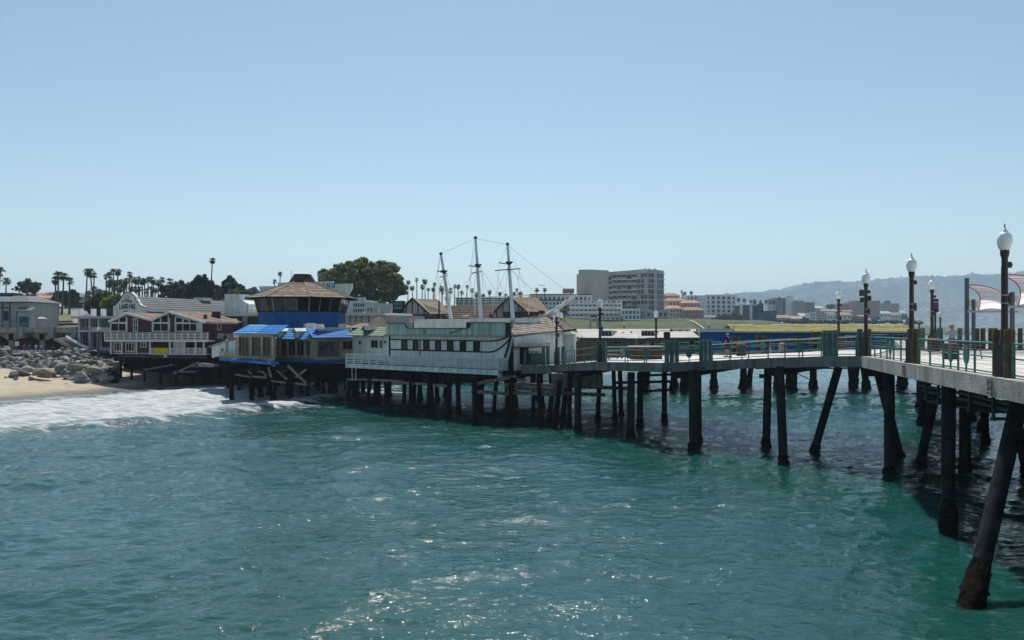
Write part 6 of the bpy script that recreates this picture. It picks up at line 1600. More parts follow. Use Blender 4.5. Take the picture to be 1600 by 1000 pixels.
bin_('tan round bin between the two dark benches', (X(1223,62.5), 62.5, DZ(X(1223,62.5),62.5)), .30, .78, 'tan')
bin_('red-brown bin beside the banner lamp', (X(1459,50), 50, ZD), .36, .9, 'barrel')
pl = thing('wooden_booth', 'low brown timber booth with pale counter on the walkway left of the bend', 'booth', (X(1010,61), 61, DZ(X(1010,61),61)))
for k in range(9): MB().box(-1.2+k*.27, -1.2+k*.27+.25, 0, .05, .02, .92).obj('board', mt['brownpost'], pl)
MB().box(-1.15, 1.15, .06, 1.2, 0, .9).obj('body', mt['darkbrown'], pl); MB().box(-1.3, 1.35, -.12, 1.35, .93, 1.0).obj('counter', mt['railwhite'], pl)
def picnic(label, loc, rz):
    t = thing('picnic_table', label, 'table', loc, rz, 'picnic tables')
    for k in range(5): MB().box(-.9, .9, -.36+k*.145, -.23+k*.145, .72, .76).obj('top_plank', mt['greywood'], t)
    for s in (-1, 1):
        MB().box(-.9, .9, s*.72-.13, s*.72+.13, .43, .47).obj('seat', mt['greywood'], t)
        MB().beam((s*.6,-.7,0), (s*.6,.1,.72), .08, .08).beam((s*.6,.7,0), (s*.6,-.1,.72), .08, .08).obj('leg', mt['greywood'], t)
picnic('grey picnic table in front of the sage hall beside the lamp', (X(958,70), 70, DZ(X(958,70),70)), .2)
picnic('grey picnic table right of the lamp in front of the sage hall', (X(985,73), 73, DZ(X(985,73),73)), -.3)
um = thing('table_umbrella', 'small pale parasol above the picnic tables in front of the sage hall', 'umbrella', (X(994,70.5), 70.5, DZ(X(994,70.5),70.5)))
MB().tube((0,0,0),(0,0,2.1),.025,n=6).obj('pole', mt['steel'], um); MB().lathe([(.95,1.78),(.6,1.95),(.02,2.12)], 8).obj('cover', mt['railwhite'], um)
pw = thing('viewing_pedestal', 'dark pedestal with a flat top beside the posts at the outer bend', 'pedestal', (X(1042,55), 55, DZ(X(1042,55),55)))
MB().lathe([(.16,0),(.12,.2),(.10,1.5),(.22,1.6),(.24,2.0),(.12,2.05)], 10).obj('column', mt['darkbrown'], pw, True); MB().box(-.5,.45,-.12,.12,2.1,2.14).obj('top', mt['darksteel'], pw)

# ---- sail shades
def sail_shade(label, loc, s, rz=0.0):
    t = thing('sail_shade', label, 'sail shade', loc, rz, 'sail shades on the platform')
    t.scale = (s, s, s)
    MB().box(-.13,.07,-.1,.1,0,4.9).obj('mast', mt['mastgrey'], t); MB().box(.14,.32,-.42,-.26,0,3.45).obj('post', mt['mastgrey'], t)
    MB().beam((-.15,-.36,2.62), (3.2,-.36,2.62), .14, .12).beam((-.05,0,2.75),(.25,-.4,2.65),.1,.1).obj('boom', mt['steel'], t)
    def surf(u, v, bul):       # u along, v from the high edge to the low edge
        top = Vector((.05+2.3*u, .30-.2*u, 4.42+.10*math.sin(u*2.2)-.55*u*u))
        bot = Vector((.55+1.78*u, -.36, 2.68+.12*math.sin(math.pi*u)))
        p = top.lerp(bot, v); return p+Vector((.30*math.sin(math.pi*v)*(1-u*.6), -.30*math.sin(math.pi*v), .18*math.sin(math.pi*v)*bul))
    def sheet_(fn, mat, nm):
        m = MB(); n, k = 12, 9; vs_ = [fn(i/n, j/k) for j in range(k+1) for i in range(n+1)]
        fs_2 = [(j*(n+1)+i, j*(n+1)+i+1, j*(n+1)+i+n+2, j*(n+1)+i+n+1) for j in range(k) for i in range(n)]
        return m.add(vs_, fs_2).obj(nm, mat, t, True)
    c = sheet_(lambda u, v: surf(u, v, 1), mt['sail'], 'cloth')
    sheet_(lambda u, v: Vector((-.02+.75*u, .3-.2*u, 3.6-.3*u)).lerp(Vector((.08+.42*u, -.2, 2.7)), v)+Vector((.1*math.sin(math.pi*v), 0, .2*math.sin(math.pi*v))), mt['sailcream'], 'rear_cloth')
    off = Vector((0,-.02,.012))
    for j in range(1, 5): MB().path([surf(i/12, j/5, 1)+off for i in range(13)], .008, 4).obj('seam', mt['redtrim'], c)
    MB().path([surf(0, j/10, 1)+off for j in range(11)], .03, 5).path([surf(i/12, 0, 1)+off for i in range(13)], .028, 5).path([surf(i/12, 1, 1)+off for i in range(13)], .022, 5).obj('hem', mt['redtrim'], c)
sail_shade('white sail shade with red hem standing left of the nearest lamp pole', (X(1511,54), 54, ZD), 1.0)
sail_shade('larger white sail shade cut by the right picture edge', (X(1569,47.5), 47.5, ZD), 1.06)

# ---- people
def skin_body(name, joints, edges, rad, mat, parent, sub=1):
    me = bpy.data.meshes.new(name); me.from_pydata([tuple(j) for j in joints], edges, []); me.materials.append(mat)
    o = part(name, me, parent)
    md = o.modifiers.new('skin', 'SKIN'); md.use_smooth_shade = True
    sv = me.skin_vertices[0].data if me.skin_vertices else None
    if sv is None:
        me.attributes; bm = bmesh.new(); bm.from_mesh(me); bm.verts.layers.skin.verify(); bm.to_mesh(me); bm.free(); sv = me.skin_vertices[0].data
    for i, r in enumerate(rad): sv[i].radius = r if hasattr(r, '__len__') else (r, r); sv[i].use_root = (i == 0)
    s2 = o.modifiers.new('sub', 'SUBSURF'); s2.levels = s2.render_levels = sub
    return o
def person(label, loc, rz, pose, H=1.74, shirt='navy', pants='navy', hairm='darkhair', cap=None, shorts=True, group=None, detail=True, longhair=False):
    t = thing('person', label, 'person', loc, rz, group)
    s = H/1.74
    J = dict(pelvis=(0,0,.95), belly=(0,.01,1.10), chest=(0,.0,1.33), neck=(0,.01,1.49), head=(0,-.02,1.60), crown=(0,-.015,1.68), nose=(0,-.115,1.60),
             ls=(-.18,.01,1.42), le=(-.25,.05,1.14), lw=(-.26,-.04,.90), rs=(.18,.01,1.42), re=(.25,.05,1.14), rw=(.26,-.04,.90),
             lh=(-.10,0,.90), lk=(-.11,-.02,.50), la=(-.11,.04,.09), lt=(-.12,-.14,.035), rh=(.10,0,.90), rk=(.11,-.02,.50), ra=(.11,.04,.09), rt=(.12,-.14,.035))
    J.update(pose)
    ns = list(J); idx = {n: i for i, n in enumerate(ns)}
    rd = dict(pelvis=(.15,.105), belly=(.135,.10), chest=(.155,.11), neck=.055, head=(.078,.092), crown=(.065,.075), nose=.014, ls=.06, le=.042, lw=.028, rs=.06, re=.042, rw=.028,
              lh=.082, lk=.055, la=.036, lt=.032, rh=.082, rk=.055, ra=.036, rt=.032)
    ed = [('pelvis','belly'),('belly','chest'),('chest','neck'),('neck','head'),('head','crown'),('head','nose'),('chest','ls'),('ls','le'),('le','lw'),('chest','rs'),('rs','re'),('re','rw'),
          ('pelvis','lh'),('lh','lk'),('lk','la'),('la','lt'),('pelvis','rh'),('rh','rk'),('rk','ra'),('ra','rt')]
    pts = [Vector(J[n])*s for n in ns]; rads = [rd[n] for n in ns]; edges = [(idx[a], idx[b]) for a, b in ed]
    if detail:
        for sd in ('l', 'r'):
            w, e = Vector(J[sd+'w']), Vector(J[sd+'e']); d_ = (w-e).normalized(); side = d_.cross(Vector((1,0,0))).normalized()
            palm = w+d_*.07; pts.append(palm*s); rads.append((.034,.02)); pi = len(pts)-1; edges.append((idx[sd+'w'], pi))
            for f_, (o_, l_) in enumerate(((-.033,.07),(-.011,.085),(.011,.08),(.033,.062))):
                k1 = palm+side*o_+d_*.03; k2 = k1+d_*l_*.5+Vector((0,-.012,0)); pts += [k1*s, k2*s]; rads += [.009, .007]; edges += [(pi, len(pts)-2), (len(pts)-2, len(pts)-1)]
            th = w+d_*.03-side*.045; pts.append(th*s); rads.append(.011); edges.append((idx[sd+'w'], len(pts)-1)); pts.append((th+d_*.04-side*.01)*s); rads.append(.009); edges.append((len(pts)-2, len(pts)-1))
        for sx in (-1, 1): pts.append((Vector(J['head'])+Vector((sx*.088,.012,0)))*s); rads.append(.017); edges.append((idx['head'], len(pts)-1))
    body = skin_body('body', pts, edges, rads, mt['skin'], t)
    def cloth(nm, names, es, grow, mat):
        ii = {n: i for i, n in enumerate(names)}
        def rr_(n):
            r = rd[n]; return tuple(v*grow+.008 for v in r) if hasattr(r, '__len__') else r*grow+.010
        skin_body(nm, [Vector(J[n])*s for n in names], [(ii[a], ii[b]) for a, b in es], [rr_(n) for n in names], mt[mat], t)
    le2, re2 = Vector(J['ls']).lerp(Vector(J['le']), .75), Vector(J['rs']).lerp(Vector(J['re']), .75); J['l2'], J['r2'] = le2, re2; rd['l2'] = rd['r2'] = .05
    J['nk'] = Vector(J['chest']).lerp(Vector(J['neck']), .7); rd['nk'] = .07
    cloth('shirt', ['pelvis','belly','chest','nk','ls','l2','rs','r2'], [('pelvis','belly'),('belly','chest'),('chest','nk'),('chest','ls'),('ls','l2'),('chest','rs'),('rs','r2')], 1.06, shirt)
    f = .8 if shorts else 1.0
    if shorts:
        J['lq'] = Vector(J['lh']).lerp(Vector(J['lk']), .85); J['rq'] = Vector(J['rh']).lerp(Vector(J['rk']), .85); rd['lq'] = rd['rq'] = .075
        cloth('shorts', ['pelvis','lh','lq','rh','rq'], [('pelvis','lh'),('lh','lq'),('pelvis','rh'),('rh','rq')], 1.1, pants)
    else: cloth('trousers', ['pelvis','lh','lk','la','rh','rk','ra'], [('pelvis','lh'),('lh','lk'),('lk','la'),('pelvis','rh'),('rh','rk'),('rk','ra')], 1.1, pants)
    hd, cr = Vector(J['head']), Vector(J['crown'])
    m = MB(); m.ball((hd+Vector((0,.022,.045)))*s, .105*s, 12, 8, (.95,1.02,1.0))
    if longhair:
        for _ in range(26):
            a = random.uniform(0, 6.28); b = random.uniform(-.3, 1.0)
            m.ball((hd+Vector((math.cos(a)*.08, .03+math.sin(a)*.07, .04+b*.06)))*s, random.uniform(.035,.055)*s, 6, 5)
    m.obj('hair', mt[hairm], t, True)
    if cap:
        m = MB(); m.ball((hd+Vector((0,.01,.075)))*s, .108*s, 12, 8, (1,1.08,.75)); m.box(-.075*s, .075*s, (hd.y-.20)*s, (hd.y-.06)*s, (hd.z+.065)*s, (hd.z+.08)*s); m.obj('cap', mt[cap], t, True)
    if detail:
        for sx in (-1, 1): MB().ball((hd+Vector((sx*.033,-.086,.012)))*s, .012*s, 6, 5).obj('eye', mt['black'], t, True)
        MB().box(-.024*s,.024*s,(hd.y-.094)*s,(hd.y-.085)*s,(hd.z-.058)*s,(hd.z-.05)*s).obj('mouth', mt['maroon'], t)
        for sd in ('l', 'r'):
            a, b = Vector(J[sd+'a']), Vector(J[sd+'t']); MB().path([(a+Vector((0,.05,-.045)))*s, (a.lerp(b,.6)+Vector((0,0,-.02)))*s, (b+Vector((0,-.06,.0)))*s], [.045*s,.045*s,.035*s], 8).obj('shoe', mt['darkbrown'], t, True)
    return t
person('walking man in navy shirt, dark shorts and pale cap on the walkway', (X(1137,58.9), 58.9, DZ(X(1137,58.9),58.9)), R(-118),
       dict(lk=(-.10,-.20,.52), la=(-.10,-.08,.12), lt=(-.11,-.26,.05), rk=(.11,.02,.50), ra=(.11,.26,.13), rt=(.12,.10,.05), le=(-.24,.14,1.16), lw=(-.25,.10,.92), re=(.24,-.08,1.15), rw=(.24,-.22,.97)), 1.78, 'navy', 'navy', 'darkhair', 'cap')
person('woman with curly blond hair in a pale striped top standing behind the bin', (X(1487,41.3), 41.3, ZD), R(172),
       dict(le=(-.30,-.02,1.17), lw=(-.20,-.26,1.12), re=(.30,-.02,1.17), rw=(.20,-.26,1.12)), 1.70, 'striped', 'bluecloth', 'hair', None, False, longhair=True)
for i, (px, py, Y, sh_, lb) in enumerate(((4,545,121,'navy','person in dark clothes at the far left under the parking deck'),(19,544,121,'redcloth','person in a red top left of the white notice board'),(38,543,121.5,'redcloth','person in red right of the white notice board'),
        (46,544,121.5,'bluecloth','person in blue sitting height behind the pen rail'),(56,544,121.5,'whitewall','person in white behind the pen rail'),(64,544,121.6,'striped','person in a pale top at the right end of the pen'))):
    person(lb, (X(px,Y), Y, Zh(py,Y)-1.0), R(160+i*25), {}, 1.7, sh_, 'bluecloth', 'darkhair', None, False, group='people under the parking deck', detail=False)
# ================================================================ BOULDERS, PEN, ROAD, CARS
def boulder_mesh(k):
    g = np.random.default_rng(100+k); n = 16
    v = g.normal(size=(n, 3)); v /= np.linalg.norm(v, axis=1)[:, None]; v *= g.uniform(.78, 1.05, (n, 1))
    bm = bmesh.new()
    for p_ in v: bm.verts.new(p_)
    r = bmesh.ops.convex_hull(bm, input=bm.verts[:])
    for e in [x for x in bm.verts if not x.link_faces]: bm.verts.remove(e)
    bmesh.ops.bevel(bm, geom=bm.edges[:]+bm.verts[:], offset=.07, segments=1, affect='EDGES')
    return bm
BMS = []
for k in range(14):
    bm = boulder_mesh(k); pair = []
    for mm in ('rock', 'rocktan'):
        me = bpy.data.meshes.new('boulder'); bm.to_mesh(me); me.materials.append(mt[mm]); pair.append(me)
    bm.free(); BMS.append(pair)
def boulder(loc, s, label, tan=False, group='riprap boulders on the beach', rot=None):
    o = bpy.data.objects.new('boulder', random.choice(BMS)[1 if tan else 0]); col.objects.link(o)
    o.location = loc; o.scale = s; o.rotation_euler = rot or (random.uniform(-.4,.4), random.uniform(-.4,.4), random.uniform(0, 6.28))
    tag(o, label, 'boulder', group)
for px, py, Y, s, lb, tn in ((67,583,100.5,(1.75,1.1,.85),'large rounded tan boulder at the foot of the riprap on the sand',1),(36,583,101.5,(1.35,.8,.5),'long pale slab boulder left of the large tan boulder',0),
        (145,578,104.5,(1.15,.8,.75),'flat-topped tan boulder at the right end of the riprap',1),(129,586,101,(1.2,.8,.6),'pointed pale grey boulder standing forward on the sand',0),
        (92,573,104,(1.15,.9,.75),'dark grey boulder behind the large tan boulder',0),(119,574,105,(1.3,.9,.55),'broad tan slab boulder in the middle of the riprap',1),(20,588,99.5,(1.2,.8,.75),'dark grey angular boulder near the left picture edge',0),
        (11,591,98.8,(.55,.5,.45),'small brownish boulder at the sand edge on the left',1),(47,590,99.2,(.6,.5,.4),'small pale split boulder before the large tan boulder',0),(25,592,98.2,(.4,.35,.3),'smallest pale rounded boulder on the sand at left',0),
        (162,586,103,(.6,.5,.3),'low pale stone lying alone on the sand at right',0),(171,583,104.5,(.35,.3,.16),'small dark stone alone on the sand near the plum restaurant',0),(106,592,99.5,(.35,.25,.12),'flat dark stone half buried in the sand',0),(180,573,107,(.8,.7,.7),'grey rounded boulder next to the plum restaurant base',0)):
    c = P(px, py, Y); boulder((c.x, c.y, c.z), s, lb, bool(tn), rot=(random.uniform(-.12,.12), random.uniform(-.12,.12), random.uniform(-.3,.3)))
cnt = 0
for row in range(11):
    t = row/10
    for px in np.arange(-40, 200, 8.4):
        px2 = px+random.uniform(-3.4, 3.4); Y = 102.5+t*19+random.uniform(-.8,.8)
        if px2 > 165+random.uniform(-4,12) and t < .25: continue
        if px2 > 186 and t < .7: continue
        if 14 < px2 < 78 and t > .82: continue
        zz = .9+t*3.4+random.uniform(-.2,.3)
        if px2 > 150: zz = 1.3+t*2.6
        s = random.uniform(.42,.95)*(1.12-.35*t)
        boulder((X(px2,Y), Y, zz), (s*random.uniform(.9,1.5), s*random.uniform(.8,1.1), s*random.uniform(.6,.95)), 'grey angular rock among the many in the riprap slope below the parking deck', random.random() < .14)
        cnt += 1
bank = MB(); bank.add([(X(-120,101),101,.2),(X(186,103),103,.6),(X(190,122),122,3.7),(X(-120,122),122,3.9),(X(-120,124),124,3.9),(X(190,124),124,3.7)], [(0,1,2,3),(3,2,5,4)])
struct(bank.obj('rock_bank', mt['pile']))  # near-black sheet standing in for the shade in gaps between boulders
pen = thing('beach_pen', 'pale slatted rail pen on a low concrete base among the boulders', 'fence', P(45,560,119))
fpn = Fr(24, 118.5, 75, 118.5, 3.0)
slat_rail(fpn, 24, 75, 546.5, 559, 0, 8, 5, pen, 'whitewall'); fbox(pen, fpn, 'panel', 'whitewall', 27, 52, 547.5, 558.5, .05, .09)
fpn2 = Fr(18, 121, 24, 118.5, 3.0); slat_rail(fpn2, 18, 24, 546.5, 559, 0, 2, 5, pen, 'whitewall'); fbox(pen, fpn, 'base', 'concrete_shade', 23, 76, 559.5, 568, -.2, 3)
nb_ = thing('notice_board', 'white notice board on a post above the pen', 'sign', P(27,548,117.5))
m = MB(); f6 = Fr(23, 117.5, 31, 117.5, 0); f6.box(m, 23.5, 30, 533.5, 540.5, 0, .06); xf(m, f6).obj('board', mt['white'], nb_, world=True); m = MB(); f6.box(m, 25, 26, 540.5, 549, .01, .06); xf(m, f6).obj('post', mt['greywood'], nb_, world=True)
# road up the hill, kerb, grass island
def strip(name, mid, w, mat, dz, kind=True):
    vs_, fs_ = [], []
    pts = [Vector((X(px,Y), Y, 0)) for px, Y in mid]
    dense = []
    for a, b in zip(pts[:-1], pts[1:]):
        for k in range(8): dense.append(a.lerp(b, k/8))
    dense.append(pts[-1])
    for i, p_ in enumerate(dense):
        d_ = (dense[min(i+1,len(dense)-1)]-dense[max(i-1,0)]).normalized(); n_ = Vector((-d_.y,d_.x,0))
        for s in (-1, 0, 1):
            q = p_+n_*s*w/2; vs_.append((q.x, q.y, float(land_h(np.array([q.x]), np.array([q.y]))[0])+dz))
    for i in range(len(dense)-1):
        for k in range(2): fs_.append((i*3+k, i*3+k+1, i*3+k+4, i*3+k+3))
    o = MB().add(vs_, fs_).obj(name, mat, None, True)
    return struct(o) if kind else o
strip('road', [(40,143),(52,152),(70,168),(82,190),(74,215),(60,240),(40,262)], 9, mt['asphalt'], .45)
strip('road', [(140,145),(120,160),(104,185),(100,215),(96,245)], 10, mt['asphalt'], .42)
strip('kerb', [(86,144),(84,152),(82,165),(88,190),(84,212)], .8, mt['kerb'], .62)
strip('verge', [(96,144),(95,156),(94,172)], 4.0, leaf['grass'], .7)
def car(label, px, py, Y, rz, mat):
    c = P(px, py, Y); t = thing('parked_car', label, 'car', c, rz, 'cars parked on the hill road')
    pr = [(-2.1,.35),(2.1,.35),(2.15,.75),(1.95,.9),(1.1,.98),(.55,1.42),(-.9,1.45),(-1.6,1.02),(-2.1,.92)]
    MB().slab(pr, -.85, .85).obj('body', mat, t); MB().slab([(1.0,.99),(.55,1.37),(-.85,1.39),(-1.45,1.02)], -.875, .875).obj('side_windows', mt['glass'], t)
    for x in (-1.35, 1.35):
        for s in (-1, 1): 
            m = MB(); m.tube((x,s*.62,.32), (x,s*.88,.32), .33, n=12); w_ = m.obj('wheel', mt['rubber'], t, True); MB().tube((x,s*.87,.32), (x,s*.89,.32), .18, n=8).obj('rim', mt['steel'], w_)
carm = [M('car_paint_%d' % i, c, .3, .05, 3, 0, spec=.5) for i, c in enumerate(((.06,.065,.075),(.45,.45,.45),(.10,.11,.12),(.30,.31,.32)))]
for i, (px, py, Y, lb) in enumerate(((69,484.5,205,'dark parked car left of the twin palms on the hill road'),(80,484,207,'dark grey parked car before the beige house'),(92,484.5,206,'white parked car between the palm trunks'),(106,485,207,'pale grey parked car right of the palm trunks'))):
    car(lb, px, py, Y, random.uniform(-.3,.3), carm[(0,2,1,3)[i]])
# hill houses at left
house('hill_house','cream stucco house with terracotta trim behind the left palms',22,62,462,484,456,225,10,mt['creamfar'],mt['tileroof'],3)
house('hill_house','beige two storey house with arched windows on the hill',46,84,466,486,460.5,218,9,mt['beige'],mt['tileroof'],4)
house('hill_house','long beige house under a grey roof behind the parked cars',60,96,461,484,455,240,10,mt['creamfar'],mt['greyroof'],4)
house('hill_house','grey hipped-roof house right of the palm group',100,136,464,484,457,232,9,mt['greyfar'],mt['greyroof'],3,hip=True)
house('hill_house','small pale house at the foot of the left lone palm',8,40,459,470,454.5,250,9,mt['whitefar'],mt['flatroof'],2)
ga = thing('garage_block', 'low dark garage block with white roof edge beside the hill road', 'building', P(120,490,205)); fga = Fr(104,205,138,205,float(Zh(492,205)))
fbox(ga, fga, 'wall', 'darkfar', 104, 138, 472.5, 492, 0, 6); fbox(ga, fga, 'roof_edge', 'whitefar', 103, 138.5, 470.6, 472.5, -.3, 6.3); fbox(ga, fga, 'door', 'greyfar', 128, 136, 475, 490, -.06, -.003)
awn = thing('street_awning', 'pale parasol on the promenade behind the parking deck rail', 'umbrella', P(58,512,136))
MB().tube(P(56,514,136), P(56,495,136), .05, n=6).obj('pole', mt['steel'], awn, world=True); MB().lathe([(1.6,-.1),(.9,.2),(.05,.35)], 8, P(58,497,136)).obj('cover', mt['flatroof'], awn, world=True)

# ================================================================ HOTEL TOWER AND THE TOWN
TH = thing('hotel_tower', 'nine storey beige hotel tower with blank end wall and glazed balconies', 'hotel', (X(970,432), 432, 11))
def tower_face(pa, Za, pb, Zb, yt0, yt1, floors, bays, glassm, wallm, ratio=.86, blank=False, ybase=489):
    f = Fr(pa, Za, pb, Zb, 11.0)
    H = (f.z(pa, yt0)+f.z(pb, yt1))/2; H0, H1 = f.z(pa, yt0), f.z(pb, yt1)
    m = MB(); m.slab([(0,0),(f.W,0),(f.W,H1),(0,H0)], .5, 13); fobj(m, f, 'wall', wallm, TH)
    if blank:
        m = MB(); m.slab([(0,0),(f.W,0),(f.W,H1),(0,H0)], 0, .5); fobj(m, f, 'end_wall', wallm, TH); return
    rise = (H-1.4)/floors; bw = f.W/bays
    wm = MB().box(-bw*ratio/2, bw*ratio/2, .12, .5, 0, rise*.72).mesh('window', mt[glassm[0]]); wm2 = MB().box(-bw*ratio/2, bw*ratio/2, .10, .5, 0, rise*.72).mesh('window', mt[glassm[1]])
    bm2 = MB().box(-bw*.44, bw*.44, -.9, -.05, 0, .15).box(-bw*.44, bw*.44, -.9, -.82, .15, 1.0).mesh('balcony', mt['greyfar'])
    pm3 = MB().box(-.14, .14, -.05, .5, 0, rise-.2).mesh('pier', mt[wallm])
    base = f.o-TH.location
    for i in range(floors):
        z = i*rise
        m = MB(); m.box(0, f.W, -.95, .5, z+rise-.40, z+rise-.02); fobj(m, f, 'floor_band', 'whitefar' if i % 2 else 'creamfar', TH)
        for j in range(bays):
            w0 = base+f.u*((j+.5)*bw)+Vector((0,0,z+.28))
            part('window', wm if random.random() < .62 else wm2, TH, w0, f.a)
            if ratio > .8 and random.random() < .8: part('balcony', bm2, TH, w0-Vector((0,0,.25)), f.a)
        for j in range(bays+1): part('pier', pm3, TH, base+f.u*(j*bw)+Vector((0,0,z)), f.a)
    m = MB(); m.slab([(0,H-1.4),(f.W,H-1.4),(f.W,H1+.3),(0,H0+.3)], -.1, .5); fobj(m, f, 'parapet', wallm, TH)
tower_face(904, 432, 922, 424, 421.5, 421, 9, 1, ('glassfar','glassgrey'), 'beige', blank=True)
tower_face(922, 427, 956, 434, 426.5, 425.5, 9, 4, ('glassfar','glassgrey'), 'beige')
tower_face(956, 434, 995, 428, 425.5, 422.5, 9, 5, ('glassfar','glassgrey'), 'beige')
tower_face(995, 428, 1012, 423, 422, 421.5, 9, 3, ('glassfar','creamfar'), 'creamfar', .6)
tower_face(1012, 423, 1022, 424, 421.5, 422, 9, 2, ('glassfar','glassgrey'), 'greyfar', .7)
tower_face(1022, 424, 1026.5, 426, 421, 422, 9, 1, ('glassfar','glassgrey'), 'beige', .5, blank=True)
tower_face(1026.5, 426, 1037, 432, 422.5, 424, 9, 3, ('glassfar','glassteal'), 'greyfar', .8)
for px in (1006, 1012.5, 1021): m = MB(); m.add([P(px,422,430), P(px+7,423.5,430), P(px+7,423.5,436), P(px,422,436), P(px+1,418,430), P(px+1,418,436)], [(0,1,4),(1,2,5,4),(2,3,5),(3,0,4,5),(3,2,1,0)]); m.obj('roof_wedge', mt['creamfar'], TH, world=True)
block('hotel_podium','pale podium wall at the right foot of the hotel tower','building',1008,1045,486,499,415,12,2,4,mt['greyfar'],zb=9.5)
# white seaside hotel with round gables
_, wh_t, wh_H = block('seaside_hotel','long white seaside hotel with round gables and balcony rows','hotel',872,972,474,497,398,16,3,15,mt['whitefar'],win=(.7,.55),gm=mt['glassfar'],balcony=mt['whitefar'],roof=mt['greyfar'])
fw_ = Fr(872, 398, 972, 398, Zh(497,398))
for px in (908,926,951,967):
    c = fw_.x(px); m = MB(); z0 = wh_H+.2
    m.slab([(c-1.5,z0-.4),(c+1.5,z0-.4)]+[(c+1.5*math.cos(t), z0+1.3*math.sin(t)) for t in np.linspace(0,3.1416,9)], -.3, .9); m.obj('round_gable', mt['whitefar'], wh_t)
    m = MB(); m.slab([(c+.9*math.cos(t), z0+.1+.8*math.sin(t)) for t in np.linspace(0,3.1416,8)], -.36, -.31); m.obj('gable_window', mt['glassfar'], wh_t)
block('seaside_hotel','upper wing of the white hotel with dark roof line behind the bowsprit','hotel',828,925,461,482,412,14,2,14,mt['creamfar'],win=(.55,.5),roof=mt['darkbrown'])
block('retaining_wall','purple-grey buttressed retaining wall below the white hotel','wall',862,975,495,507,390,3,1,16,mt['greyfar'],win=(.55,.75),gm=mt['darkfar'])
block('apartment_row','long low grey-blue apartment row behind the ship masts','building',712,790,467,476,330,12,2,18,mt['whitefar'],roof=mt['greyroof'],win=(.7,.5))
block('apartment_row','low white wing between the tudor gables and the hotel','building',800,880,470,492,360,12,3,14,mt['whitefar'],win=(.6,.5),roof=mt['darkbrown'])
block('teal_annex','small teal-glazed annex between the white hotel and the tower','building',970,1000,484,500,395,8,2,5,mt['whitefar'],gm=mt['glassteal'],win=(.75,.65))
block('roof_house','small salmon penthouse block above the white hotel','building',880,897,452.5,458,425,6,1,3,mt['salmon'])
# salmon terraces
for i, (a, b, yt, yb, Z_, fl, ba, wm_) in enumerate(((1037,1062,462,490,470,3,5,'salmon'),(1040,1072,470,496,455,3,6,'creamfar'),(1064,1094,473.5,500,450,4,6,'salmon'),(1042,1066,482,502,440,3,5,'creamfar'),(1066,1100,484.5,502,438,3,7,'pinkfar'))):
    block('terrace_house',('rear salmon terrace house with terracotta roof beside the hotel tower','cream terrace house with terracotta roof below the rear salmon one','right-hand salmon terrace house with terracotta roof','lower cream terrace house at the foot of the tower podium','long pink lower terrace row above the grass bluff')[i],'house',a,b,yt,yb,Z_,10,fl,ba,mt[wm_],tile=True,win=(.45,.5),label_group='salmon terraces')
block('white_apartments','large white apartment block with six window rows','building',1072,1102,462.5,501,560,20,6,5,mt['whitefar'],win=(.5,.5))
block('white_apartments','right wing of the white apartment block with square bay frames','building',1102,1151,461.8,503,550,20,6,6,mt['whitefar'],win=(.55,.6),Z1=556)
f_, mb_t, mb_H = block('modern_block','modern block with white fins and dark glazing','building',1157,1188,477,505,520,14,3,4,mt['darkfar'],win=(.85,.75),roof=mt['whitefar'])
for px in (1157.5, 1172.5): x = f_.x(px); MB().box(x-.6, x+1.0, -.8, .34, 0, mb_H+1).obj('white_fin', mt['whitefar'], mb_t)
block('blue_block','narrow bright blue block beside the modern white-finned block','building',1187,1193,475,503,516,14,4,1,mt['bluefar'])
block('dark_block','dark low block right of the narrow blue one','building',1192,1213,487,505,525,12,3,4,mt['darkfar'])
block('grey_tower','pale grey tower with tall dark window slots','building',1207,1226,466,494,760,16,7,4,mt['greyfar'],win=(.45,.7))
block('grey_tower','dark vertical slab of the grey tower group','building',1226,1230.5,466.5,493,755,16,7,1,mt['darkfar'])
block('grey_tower','blank white slab of the grey tower group','building',1230,1241,463,493,750,16,1,1,mt['whitefar'],win=(.05,.1))
block('grey_tower','right wing of the grey tower with a grid of windows','building',1241,1256,470.5,493,745,16,6,5,mt['greyfar'],win=(.6,.6))
block('brown_block','brown roofed block right of the grey tower group','building',1256,1273,473,490,780,14,4,4,mt['brownfar'],win=(.5,.5))
block('white_cottages','white stepped cottages behind the yellow roof','building',1265,1275,489,504,600,10,3,2,mt['whitefar'])
block('white_cottages','lower white cottage row with long balconies','building',1275,1292,491,504,600,10,3,4,mt['whitefar'],win=(.8,.5),roof=mt['tileroof'])
block('pink_hotel','broad pink hotel block with a regular window grid','building',1306,1331,475,496,900,20,6,7,mt['pinkfar'],win=(.4,.5))
block('pink_hotel','taller right wing of the pink hotel beyond the corner lamp','building',1331,1375,470.5,497,890,20,8,12,mt['pinkfar'],win=(.5,.55))
block('pale_slab','pale blue-grey slab block with roof plant right of the pink hotel','building',1376,1405,474.5,490,980,18,6,9,mt['greyfar'],win=(.5,.5))
block('roof_plant','dark plant room on the pale slab block','building',1385,1391,470.5,474.5,990,8,1,1,mt['darkfar'])
rn = random.Random(5)
spots = [(1213,1236,492,505,560,'tileroof'),(1236,1256,494,505,570,'brownfar'),(1250,1262,489,503,640,'flatroof'),(1284,1310,483,492,760,'tileroof'),(1292,1306,487,501,650,'greyroof'),(1272,1286,478,488,850,'flatroof'),(1310,1330,488,499,800,'tileroof'),
         (1376,1392,486,497,900,'flatroof'),(1392,1408,488,499,920,'tileroof'),(1405,1416,485,496,1000,'flatroof'),(1318,1332,484.5,490,860,'tileroof'),(1341,1352,492,500,820,'tileroof'),(1100,1120,492,503,530,'greyroof')]
